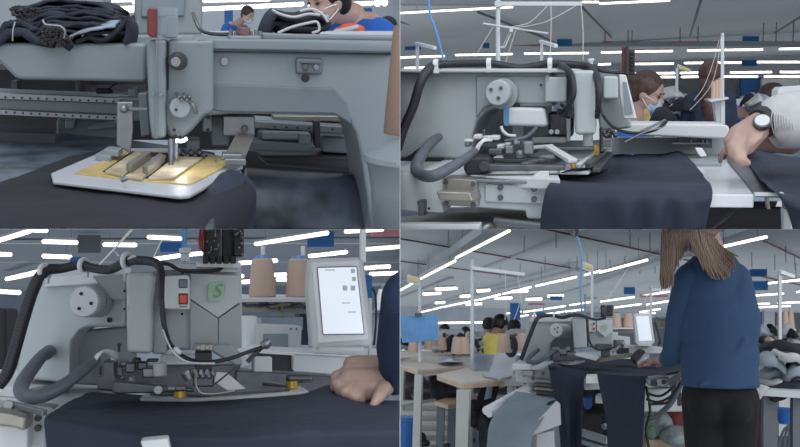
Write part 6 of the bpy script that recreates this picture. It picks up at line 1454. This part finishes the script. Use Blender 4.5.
t = thing(p, 'small_machine_box', 'pale boxy unit with dark window left of the wide view screen', 'machine', P(620, 345, 5.2))
mb = MB(p); mb.pr([(613, 335), (630, 337), (630, 345), (613, 346)], 5.2, .2); mb.build('unit_body', 'castL', t, bevel=.006)
mb = MB(p); mb.bx(616, 340, 624, 344.5, 5.18, .03); mb.build('unit_window', 'screen', t)
mb = MB(p); mb.bx(612, 332, 618, 340, 5.1, .1); mb.build('unit_side', 'white', t)
t = thing(p, 'storage_rack', 'storage rack with yellow box between the screen and the standing worker', 'rack', P(662, 345, 9))
mb = MB(p); mb.bx(656, 317, 672, 319, 9, .3); mb.bx(656, 327, 672, 328.5, 9, .3); mb.bx(656, 317, 657.5, 346, 9, .1); mb.build('rack_frame', 'gray_cl2', t)
mb = MB(p); mb.bx(660, 320.5, 668, 327, 9.1, .2); mb.build('rack_box', 'yellow', t)
mb = MB(p); mb.tube([P(655, 322, 4.9), P(658, 332, 4.9), P(660, 341, 4.9), P(658, 346, 4.9)], .006); tag(mb.build('black_cable', 'black'), 'black cable curving down right of the wide view screen', 'cable')

# cloths
zw = ZW
tt = thing(p, 'machine_table', 'chrome edged work table under the navy cloth in the wide view', 'table', P(640, 380, 3.8))
mb = MB(p); mb.slab([(585, 379), (671, 377), (690, 371), (690, 360), (560, 360)], zw - .012, .05); mb.build('table_top', 'cast2', tt, bevel=.003)
mb = MB(p); mb.slab([(586, 376.5), (598, 376.5), (597, 374), (587, 374)], zw + .006, .03); mb.build('white_corner', 'white', tt)
mb = MB(p); mb.pr([(646, 379), (670, 376.5), (671, 384), (666, 388), (648, 386)], 3.45, .2); mb.build('chrome_end', 'steel', tt, bevel=.01)
mb = MB(p); screw(mb, 654, 383, 3.44, .014, 16); screw(mb, 664, 382, 3.44, .010, 16); mb.build('end_knob', 'dark', tt)
mb = MB(p); mb.prism([P(667, 380, 3.4), P(683, 370, 3.7), P(683, 376, 3.7), P(671, 388, 3.4)], (0, .02, 0)); mb.build('edge_strip', 'dark', tt)
mb = MB(p)
for pts in (((646, 393), (660, 396), (672, 388), (678, 378)), ((646, 399), (658, 402), (671, 396), (681, 383)), ((648, 404), (655, 404), (668, 402), (676, 390)), ((646, 386), (650, 410), (646, 430), (650, 452))): mb.tube([P(*q, 3.6) for q in pts], .0055)
mb.build('cable', 'black', tt)
mb = MB(p); mb.tube([P(647, 419, 3.7), P(658, 415, 3.7), P(670, 404, 3.7), P(678, 390, 3.7), P(682, 380, 3.7)], .012, 10); mb.build('grey_duct', 'hose', tt)
mb = MB(p); mb.bx(640, 388, 684, 412, 4.4, .1); tag(mb.build('white_cabinet', 'castL', bevel=.01), 'white cabinet behind the cables under the machine table', 'cabinet')
mb = MB(p); mb.bx(672, 386, 676, 400, 4.1, .05); mb.bx(678, 384, 681, 406, 4.1, .05); tag(mb.build('hanging_pens', 'dark'), 'dark slim tools hanging in front of the white cabinet', 'tool')
mb = MB(p)
top = [[H(558, 360, zw), H(580, 358, zw), H(605, 359, zw), H(630, 359, zw), H(650, 360, zw), H(668, 361, zw), H(690, 362, zw)],
       [P(551, 364, 4.1), H(575, 366, zw), H(600, 367, zw), H(625, 367, zw), H(648, 367, zw), H(668, 367, zw), H(690, 367, zw)],
       [P(549, 369, 4.0), H(578, 372, zw), H(598, 374, zw), H(622, 376.5, zw), H(646, 376.5, zw), H(666, 374, zw), H(688, 370, zw)]]
mb.loft(top, 6, wr=.002, ws=8, seed=31, th=.004)
tc = tag(mb.build('navy_cloth', 'navy', sub=1), 'dark navy cloth on the machine table with two lengths hanging to the floor', 'cloth')
mb = MB(p)
mb.loft([[P(549, 365, 4.05), P(560, 367, 3.98), P(575, 369, 3.94), P(588, 372, 3.9)], [P(551, 378, 3.98), P(562, 380, 3.93), P(576, 381, 3.9), P(585, 381, 3.88)], [P(555, 400, 3.98), P(563, 401, 3.93), P(574, 401, 3.96), P(583, 400, 3.92)], [P(560, 430, 4.0), P(567, 430, 3.95), P(574, 430, 3.98), P(582, 430, 3.92)], [P(562, 475, 4.0), P(568, 475, 3.97), P(574, 475, 3.97), P(581, 475, 3.95)]], 6, wr=.003, ws=8, seed=1, th=.004)
mb.build('left_hanging_length', 'navy', tc)
mb = MB(p)
mb.loft([[P(597, 373, 3.68), P(612, 375.5, 3.62), P(630, 377, 3.58), P(648, 376.5, 3.56)], [P(599, 382, 3.66), P(613, 384, 3.60), P(630, 385, 3.56), P(646, 384, 3.54)], [P(603, 400, 3.66), P(616, 401, 3.6), P(632, 401, 3.58), P(645, 400, 3.54)], [P(607, 425, 3.66), P(620, 425, 3.62), P(632, 425, 3.58), P(644, 425, 3.56)], [P(609, 475, 3.66), P(621, 475, 3.62), P(632, 475, 3.6), P(641, 475, 3.56)]], 6, wr=.003, ws=8, seed=2, th=.004)
mb.build('right_hanging_length', 'navy', tc)
mb = MB(p); mb.loft([[P(636, 361, 4.2), P(641, 357, 4.3), P(645, 353, 4.4)], [P(630, 358, 4.3), P(634, 352, 4.35), P(640, 348.5, 4.4)], [P(638, 356, 4.5), P(641, 352, 4.5), P(644, 350, 4.5)]], 5, th=.02); tag(mb.build('black_pad', 'vdark', sub=1), 'black flap of cloth standing up behind the worker\'s hand', 'cloth')
mb = MB(p); mb.loft([[P(637, 364, 3.9), P(641, 361, 3.95), P(645, 357, 4.0)], [P(642, 366, 3.88), P(645, 363, 3.9), P(647, 359, 3.95)]], 4, th=.01); tag(mb.build('white_cloth_corner', 'cream'), 'white cloth corner under the worker\'s fingertips', 'cloth')

# roller with grey cloth
t = thing(p, 'cloth_roller', 'white tilted roller frame with a triangular side plate below the machine', 'stand', P(540, 460, 3.9))
mb = MB(p); mb.pr([(556, 401), (560, 404), (561, 425), (531, 436), (529, 434), (533, 425)], 3.75, .03); mb.build('side_plate', 'castL', t, bevel=.004)
mb = MB(p); mb.pr([(536, 434), (554, 430), (555, 460), (536, 460)], 3.82, .04); mb.build('lower_plate', 'castL', t, bevel=.004)
mb = MB(p); mb.cyl(P(486, 411, 4.0), P(535, 384, 4.4), .022, n=16); mb.build('long_roller', 'white', t)
mb = MB(p); mb.cyl(P(489, 414, 3.98), P(536, 390, 4.4), .018, n=16); mb.build('lower_roller', 'white', t)
mb = MB(p); mb.bx(498, 379, 524, 386, 4.7, .2); mb.bx(507, 386, 513, 394, 4.75, .05); mb.build('small_side_table', 'benchleg', t, bevel=.004)
mb = MB(p)
mb.loft([[P(516, 392, 4.15), P(530, 394, 4.1), P(545, 397, 4.0), P(556, 400, 3.9)], [P(505, 401, 4.0), P(520, 402, 3.95), P(537, 405, 3.85), P(550, 408, 3.78)], [P(495, 414, 3.9), P(510, 415, 3.84), P(528, 420, 3.78), P(540, 424, 3.74)], [P(489, 430, 3.88), P(503, 431, 3.8), P(520, 436, 3.76), P(532, 438, 3.74)], [P(485, 470, 3.9), P(500, 470, 3.82), P(515, 470, 3.78), P(527, 470, 3.76)]], 7, wr=.006, ws=9, seed=12, th=.005)
tag(mb.build('grey_cloth', 'gray_cl', sub=1), 'slate grey cloth draped over the white roller, hanging to the floor', 'cloth')
mb = MB(p); mb.prism([P(548, 402, 3.82), P(556, 400, 3.84), P(534, 427, 3.76), P(531, 434, 3.75)], (0, .03, 0)); tag(mb.build('green_edge_cloth', mat('dark_teal_cloth', (40, 62, 62), .9)), 'dark teal cloth edge between the grey cloth and the triangular plate', 'cloth')
mb = MB(p); mb.loft([[P(485, 420, 4.1), P(490, 425, 4.05), P(496, 432, 4.0)], [P(482, 440, 4.1), P(488, 442, 4.05), P(494, 444, 4.0)], [P(481, 460, 4.1), P(487, 460, 4.05), P(492, 462, 4.0)]], 4, wr=.02, th=.02); tag(mb.build('dark_cloth_bundle', 'denim'), 'dark cloth bundle at the left foot of the grey cloth', 'cloth')

# floor stuff under worker
t = thing(p, 'waste_pile', 'clear and red waste bags with cardboard on the floor left of the worker\'s legs', 'waste', P(665, 450, 5))
mb = MB(p); mb.bx(667, 413, 690, 440, 5.2, .3); mb.build('red_bag', mat('dark_red_bag', (120, 50, 52), .6, var=.2), t, bevel=.06)
mb = MB(p); mb.ell(P(657, 424, 5.0), (.09, .08, .08)); mb.ell(P(676, 436, 4.8), (.09, .08, .06)); mb.build('clear_bag', mat('milky_bag', (150, 160, 160), .3, var=.3, scale=20), t)
mb = MB(p); mb.bx(646, 440, 690, 470, 4.9, .3); mb.build('cardboard', 'wood', t)
mb = MB(p); mb.ell(P(652, 432, 4.8), (.03, .03, .04)); mb.build('green_scrap', 'greend', t)
# right table with garments
t = thing(p, 'sorting_table', 'grey table heaped with denim garments at the right edge', 'table', V((*P(780, 400, 4.2).xy, -1)))
mb = MB(p); mb.slab([(757, 390), (760, 389), (812, 392), (812, 380), (757, 380)], P(780, 390, 4.0).z, .03); mb.build('table_top', 'castL', t)
for x, w in ((770.5, 14), (797.5, 9)):
    mb = MB(p); mb.bx(x - w / 2, 392, x + w / 2, 470, 4.05, .06); mb.build('leg', mat('grey_table_leg', (94, 98, 106), .5), t)
GA = [((757, 372), (766, 367), (780, 366), (798, 372), 12, 'gray_cl2', 'pale blue grey garment at the middle of the heap'), ((757, 380), (768, 377), (782, 378), (790, 384), 8, 'cream', 'off-white garment spilling over the table edge beside the worker'),
      ((770, 357), (780, 350), (792, 352), (803, 362), 12, 'navy', 'dark navy folded garment high on the heap'), ((758, 352), (768, 346), (785, 345), (803, 348), 8, 'navyd', 'dark garment on top of the heap'),
      ((783, 380), (792, 366), (800, 362), (806, 376), 18, 'gray_cl2', 'pale denim garment at the right end of the heap'), ((757, 360), (764, 356), (774, 357), (780, 364), 9, 'gray_cl', 'grey garment against the worker\'s back'),
      ((765, 364), (772, 358), (780, 359), (786, 368), 10, 'gray_cl2', 'rolled pale garment in the centre of the heap'), ((760, 385), (775, 382), (795, 384), (806, 388), 6, 'denim', 'dark denim layer flat on the table'),
      ((774, 352), (784, 356), (795, 357), (803, 360), 3, 'cream', 'white waistband strip across the heap')]
for i, (a, b, c_, e, h, m_, lab) in enumerate(GA):
    mb = MB(p); d = 4.3 - .05 * (i % 3)
    mb.loft([[P(a[0], a[1], d + .3), P(b[0], b[1] - 1, d + .35), P(c_[0], c_[1] - 1, d + .35), P(e[0], e[1], d + .3)], [P(a[0], a[1] + h * .25, d), P(b[0], b[1] + h * .2, d - .05), P(c_[0], c_[1] + h * .2, d - .06), P(e[0], e[1] + h * .3, d)], [P(a[0], a[1] + h, d + .02), P(b[0], b[1] + h, d - .08), P(c_[0], c_[1] + h, d - .08), P(e[0], e[1] + h, d)]], 5, wr=.018, ws=9, seed=i * 7, th=.02)
    tag(mb.build('folded_garment', m_, sub=1), lab, 'garment', 'garments heaped on the sorting table')
mb = MB(p); mb.loft([[P(757, 384, 4.0), P(764, 386, 3.98), P(770, 388, 3.98)], [P(756, 392, 3.98), P(761, 393, 3.96), P(764, 391, 3.97)], [P(756, 400, 3.98), P(758, 399, 3.97), P(760, 396, 3.97)]], 5, wr=.005, th=.01); tag(mb.build('hanging_lining', 'cream', sub=1), 'white lining corner hanging off the table right behind the worker', 'cloth')
mb = MB(p); mb.prism([P(766, 391, 4.0), P(795, 393, 4.0), P(785, 400, 4.0), P(774, 403, 4.0)], (0, .1, 0)); tag(mb.build('dangling_denim', 'navyd', bevel=.01), 'dark navy cloth dangling under the sorting table top', 'cloth')
mb = MB(p); mb.lathe(P(787, 424, 6.0), (0, 0, 1), [(0, .05), (.08, .075), (.10, .085), (.105, .07)], 24); tag(mb.build('blue_basin', 'bluepl'), 'bright blue basin under the sorting table at the right edge', 'basin')
mb = MB(p); mb.bx(779, 398, 812, 436, 6.8, .2); tag(mb.build('pale_crate', 'castL'), 'pale crate behind the blue basin', 'crate')
mb = MB(p)
for k in range(4): mb.tube([P(778 + k * 5, 447, 5.4), P(784 + k * 3, 430 + k, 5.4), P(792 + k * 2, 424, 5.4)], .008)
tag(mb.build('cable_heap', 'hose'), 'grey cable loops on the floor under the sorting table', 'cable', kind='stuff')
mb = MB(p); mb.pr([(755, 395), (763, 395), (762, 447), (756, 447)], 4.6, .1); mb.ell(P(759, 437, 4.5), (.04, .05, .07)); tag(mb.build('brown_boot', mat('dark_brown_fabric', (58, 46, 44), .8)), 'dark brown trouser leg and boot just right of the standing worker', 'boot')
# right cones and clutter rows
for i, (x, lab) in enumerate(((786, 'beige cone right of the tall pole at right, left one'), (791.5, 'beige cone right of the tall pole at right, right one'))):
    mb = MB(p); mb.lathe(P(x, 329, 6.5), (0, 0, 1), [(0, .026), (.13, .016), (.14, .008)], 16); tag(mb.build('thread_cone', 'thread'), lab, 'thread cone')
mb = MB(p); mb.bx(777, 329, 796, 331, 6.4, .2); tag(mb.build('cone_shelf', 'castL'), 'small white shelf under the two beige cones at right', 'shelf')
clut = []
for i in range(90):
    reg = i % 3
    if reg == 0: x = rnd.uniform(402, 486); y = rnd.uniform(342, 352); d = rnd.uniform(8, 14)
    elif reg == 1: x = rnd.uniform(755, 803); y = rnd.uniform(332, 347); d = rnd.uniform(6, 12)
    else: x = rnd.uniform(400, 530); y = rnd.uniform(342, 350); d = rnd.uniform(9, 15)
    b = P(x, y, d); w = rnd.uniform(.03, .08) * d / 8; mb = MB(p)
    mb.loft([[b + V((-w, 0, 0)), b + V((0, -w, .02)), b + V((w, 0, 0))], [b + V((-w * .8, w, w * rnd.uniform(.3, 1.1))), b + V((0, 0, w * 1.2)), b + V((w * .7, w, w * .6))], [b + V((-w, 2 * w, 0)), b + V((0, 2 * w, .05)), b + V((w, 2 * w, 0))]], 3, wr=.03, ws=7, seed=i, th=.03)
    tag(mb.build('cloth_piece', rnd.choice(['navyd', 'gray_cl2', 'gray_cl2', 'cream', 'denim', 'wall', 'steeld', 'thread'])), 'small heap of cloth on the rear sewing benches of the wide view', 'cloth', 'small cloth heaps on the rear benches of the wide view')
mb = MB(p); mb.box(P(450, 352, 12) + V((0, 3, -.25)), (14, 4, .2)); tag(mb.build('rear_bench', 'gray_cl2', smooth=False), 'long pale bench filling the hall behind the wooden tables', 'bench')
mb = MB(p); mb.box(P(790, 352, 8) + V((1, 2, -.1)), (4, 4, .2)); tag(mb.build('rear_bench', 'gray_cl2', smooth=False), 'pale bench behind the garment heap at the right', 'bench')
for i, (x, y, d, s, r, lab) in enumerate(((430, 349, 9, .6, .3, 'distant white machine under the blue folder'), (452, 346, 11, .7, .2, 'distant white machine left of the white pole'), (478, 349, 9, .6, .5, 'distant white machine left of the worker in yellow'), (765, 342, 9, .5, .4, 'distant white machine at the worker\'s right shoulder'), (520, 345, 10, .6, .2, 'distant white machine behind the cable loom'))):
    bg_machine(p, x, y, d, s, lab, r)

# ---- the standing worker
t = thing(p, 'person', 'standing worker with long light brown hair, blue jacket and black trousers, seen from behind', 'person', V((P(720, 400, 3.2).x, 3.2, -1.0)))
D = 3.2; u = D / 800
def E(mb, x, y, rx, ry, rz, d=D): mb.ell(P(x, y, d), (rx * u, ry, rz * u), None, 24, 16)
mb = MB(p)   # body: head, neck, torso, arms with hands
hc = P(694, 222, D - .06)
q, R = head_mb(mb, hc, .115, math.radians(150), .35)
mb.cap(hc + V((.04, 0, -.05)), P(712, 262, D), .05, .06)
E(mb, 717, 300, 30, .09, 40); E(mb, 720, 350, 29, .09, 45)
mb.cap(P(690, 284, D - .02), P(678, 325, D + .02), .045, .04); mb.cap(P(678, 325, D + .02), P(675, 354, D + .1), .038, .034); mb.cap(P(675, 354, D + .1), P(661, 361, D + .35), .030, .023)
hand_mb(mb, P(662, 361, D + .35), V((-1, .25, -.08)), V((0, .2, 1)), .115, .5, -1)
mb.cap(P(690, 330, D + .25), P(680, 352, D + .3), .034, .03); mb.cap(P(680, 352, D + .3), P(668, 360, D + .5), .028, .022)
hand_mb(mb, P(669, 360, D + .5), V((-1, .3, -.05)), V((0, .2, 1)), .11, .5, 1)
mb.build('body', 'skin', t, remesh=.0065, smo=4)
jk = mat('blue_jacket', (43, 69, 100), .9, var=.05, scale=3, bump=.35, bscale=7, bdist=.03)
mb = MB(p)
E(mb, 712, 292, 30, .125, 40); E(mb, 718, 320, 37, .135, 46); E(mb, 719, 355, 35, .13, 36)
mb.cap(P(697, 277, D), P(733, 280, D), .068, .068); mb.cap(P(700, 268, D), P(724, 266, D), .05, .055)
E(mb, 736, 300, 17, .11, 30); E(mb, 738, 325, 18, .11, 40)
mb.tube([P(719, 330, D), P(719, 362, D), P(720, 387, D)], [.130, .132, .137], 28)
for (a, b, r_) in (((700, 385), (740, 376), .010), ((745, 340), (722, 372), .012)): mb.cap(P(*a, D - .118), P(*b, D - .125), r_, r_ * .6)
mb.build('jacket', jk, t, remesh=.007, smo=6)
mb = MB(p)
mb.cap(P(692, 280, D - .03), P(682, 318, D + .0), .066, .060); mb.cap(P(682, 318, D + .0), P(677, 350, D + .06), .060, .054); mb.cap(P(677, 350, D + .06), P(668, 359, D + .2), .050, .036)
mb.cap(P(690, 310, D + .1), P(686, 340, D + .2), .05, .045)
mb.build('jacket_sleeve', jk, t, remesh=.006, smo=4)
mb = MB(p)
mb.ell(P(720, 397, D), (.137, .12, .10)); mb.cap(P(704, 400, D), P(706, 470, D), .082, .068); mb.cap(P(736, 400, D), P(735, 470, D), .082, .068)
mb.ell(P(706, 407, D - .05), (.065, .08, .07)); mb.ell(P(734, 407, D - .05), (.065, .08, .07))
mb.cap(P(706, 470, D), P(706, 640, D + .02), .068, .05); mb.cap(P(735, 470, D), P(736, 640, D + .02), .068, .05)
mb.build('trousers', mat('black_trousers', (13, 12, 14), .92, var=.1), t, remesh=.008, smo=5)
mb = MB(p)
mb.ell(hc + V((0, -.02, .03)), (.105, .12, .12))
rs = random.Random(3)
NH = 230
for k in range(NH):
    f = k / (NH - 1)
    lay = rs.random()
    dep = -.06 - .10 * math.sin(PI * f) - .02 * lay
    top_ = P(665 + 46 * f, 212 + rs.uniform(-4, 4), D + dep)
    if f < .22: g = f / .22; end = (660.5 + 12 * g + rs.uniform(-1, 1), 291 - 4 * g - rs.random() ** 2 * 14); mid = (662.5 + 12 * g, 250)
    elif f < .5: g = (f - .22) / .28; end = (674 + 26 * g + rs.uniform(-1.5, 1.5), 276 - 24 * min(1, g * 2.2) - rs.uniform(0, 7)); mid = (673 + 22 * g, 238)
    else: g = (f - .5) / .5; end = (704 + 34 * g + rs.uniform(-3, 2), 264 + 18 * math.sin(PI * min(1, g * 1.1) * .62 + .3) - 9 * g ** 3 - rs.random() ** 2 * 14); mid = (692 + 24 * g, 242)
    dd = D - .15 if f > .5 else D - .10
    mb.tube([top_, P(mid[0], mid[1], D + dep - .01), P(end[0], end[1], dd + .02 * lay)], [.009, .0085, .0015], 5, True, 6)
mb.build('hair', 'hairs', t)

# ------------------------------------------------------------------ the four stages end where they meet their neighbours
bpy.context.view_layer.update()
def trim_stage(o, p):
    left = p in (TL, BL); top = p in (TL, TR)
    sx = 1 if left else -1; sz = -1 if top else 1
    e = 0.35 / F
    # planes through the eye: vertical divide, horizontal divide (229 px down)
    n1 = V((sx, (e if left else e) , 0)).normalized()
    k = (CY - 229.2) / F
    n2 = V((0, -k * sz, sz)).normalized()      # outward normal
    cos = []
    dg = bpy.context.evaluated_depsgraph_get()
    ev = o.evaluated_get(dg)
    mw = o.matrix_world
    bb = [mw @ V(c) - EYE for c in ev.bound_box]
    out = [n for n in (n1, n2) if max(c.dot(n) for c in bb) > 0]
    if not out: return True
    me = bpy.data.meshes.new_from_object(ev, depsgraph=dg)
    bm = bmesh.new(); bm.from_mesh(me)
    bm.transform(mw)
    for n in out:
        r = bmesh.ops.bisect_plane(bm, geom=bm.verts[:] + bm.edges[:] + bm.faces[:], plane_co=EYE, plane_no=n, clear_outer=True, dist=1e-6)
        ed = [g for g in r['geom_cut'] if isinstance(g, bmesh.types.BMEdge)]
        if ed:
            try: bmesh.ops.edgeloop_fill(bm, edges=ed) if False else bmesh.ops.holes_fill(bm, edges=ed, sides=0)
            except Exception: pass
    if len(bm.faces) == 0:
        bm.free(); return False
    bm.transform(mw.inverted())
    bm.to_mesh(me); bm.free()
    o.modifiers.clear(); o.data = me
    return True

def panel_of(o):
    while o.parent: o = o.parent
    return OFF[o.name][0]
dead = []
for o in list(COL.objects):
    if o.type == 'MESH':
        if not trim_stage(o, panel_of(o)): dead.append(o)
for o in dead:
    for c in list(o.children):
        w = c.matrix_world.copy(); c.parent = o.parent; c.matrix_world = w
    bpy.data.objects.remove(o)
for o in [x for x in COL.objects if x.type == 'EMPTY' and not x.children]:
    bpy.data.objects.remove(o)

# ------------------------------------------------------------------ light, world, camera
w = bpy.data.worlds.new('workshop_air'); scene.world = w; w.use_nodes = True
bg = w.node_tree.nodes['Background']
bg.inputs['Color'].default_value = (0.77, 0.83, 0.91, 1); bg.inputs['Strength'].default_value = 0.62
def area(name, loc, target, size, power, col=(1, 0.97, 0.93)):
    l = bpy.data.lights.new(name, 'AREA'); l.energy = power; l.size = size; l.color = col
    o = bpy.data.objects.new(name, l); COL.objects.link(o)
    o.location = loc; o.rotation_euler = (V(target) - V(loc)).to_track_quat('-Z', 'Y').to_euler()
    return o
area('ceiling_light_bank', (0, -0.8, 5.0), (0, 2.6, 1.2), 3.0, 105, (.95, .98, 1))
area('front_fill', (1.6, -3.0, 2.6), (0.3, 3.0, 1.1), 3.2, 50, (.95, .98, 1))  # added fill from behind the camera, brightens upright faces
area('low_front_fill', (-1.0, -2.6, 0.7), (-0.3, 3.0, 1.0), 2.4, 18, (.97, .98, 1))  # added low fill, lifts the lower stages from the front
area('left_fill', (-4.0, 0.2, 2.6), (0, 3.0, 1.2), 2.0, 10, (0.85, 0.93, 1))  # added fill from the left, no real window there
area('right_fill', (4.2, 0.8, 3.2), (1.3, 4.2, 0.7), 2.0, 70, (.97, .98, 1))  # added fill from the right for the weakly lit right stages

cam = bpy.data.cameras.new('camera'); co = bpy.data.objects.new('camera', cam); COL.objects.link(co)
co.location = EYE; co.rotation_euler = (PI / 2, 0, 0)
cam.sensor_width = 36; cam.lens = 36; cam.clip_start = 0.02; cam.clip_end = 500
cam.dof.use_dof = True; cam.dof.focus_distance = 2.5; cam.dof.aperture_fstop = 10
scene.camera = co
vs = scene.view_settings
vs.view_transform = 'Standard'; vs.look = 'None'; vs.exposure = 0.14; vs.gamma = 1.0; vs.use_curve_mapping = False
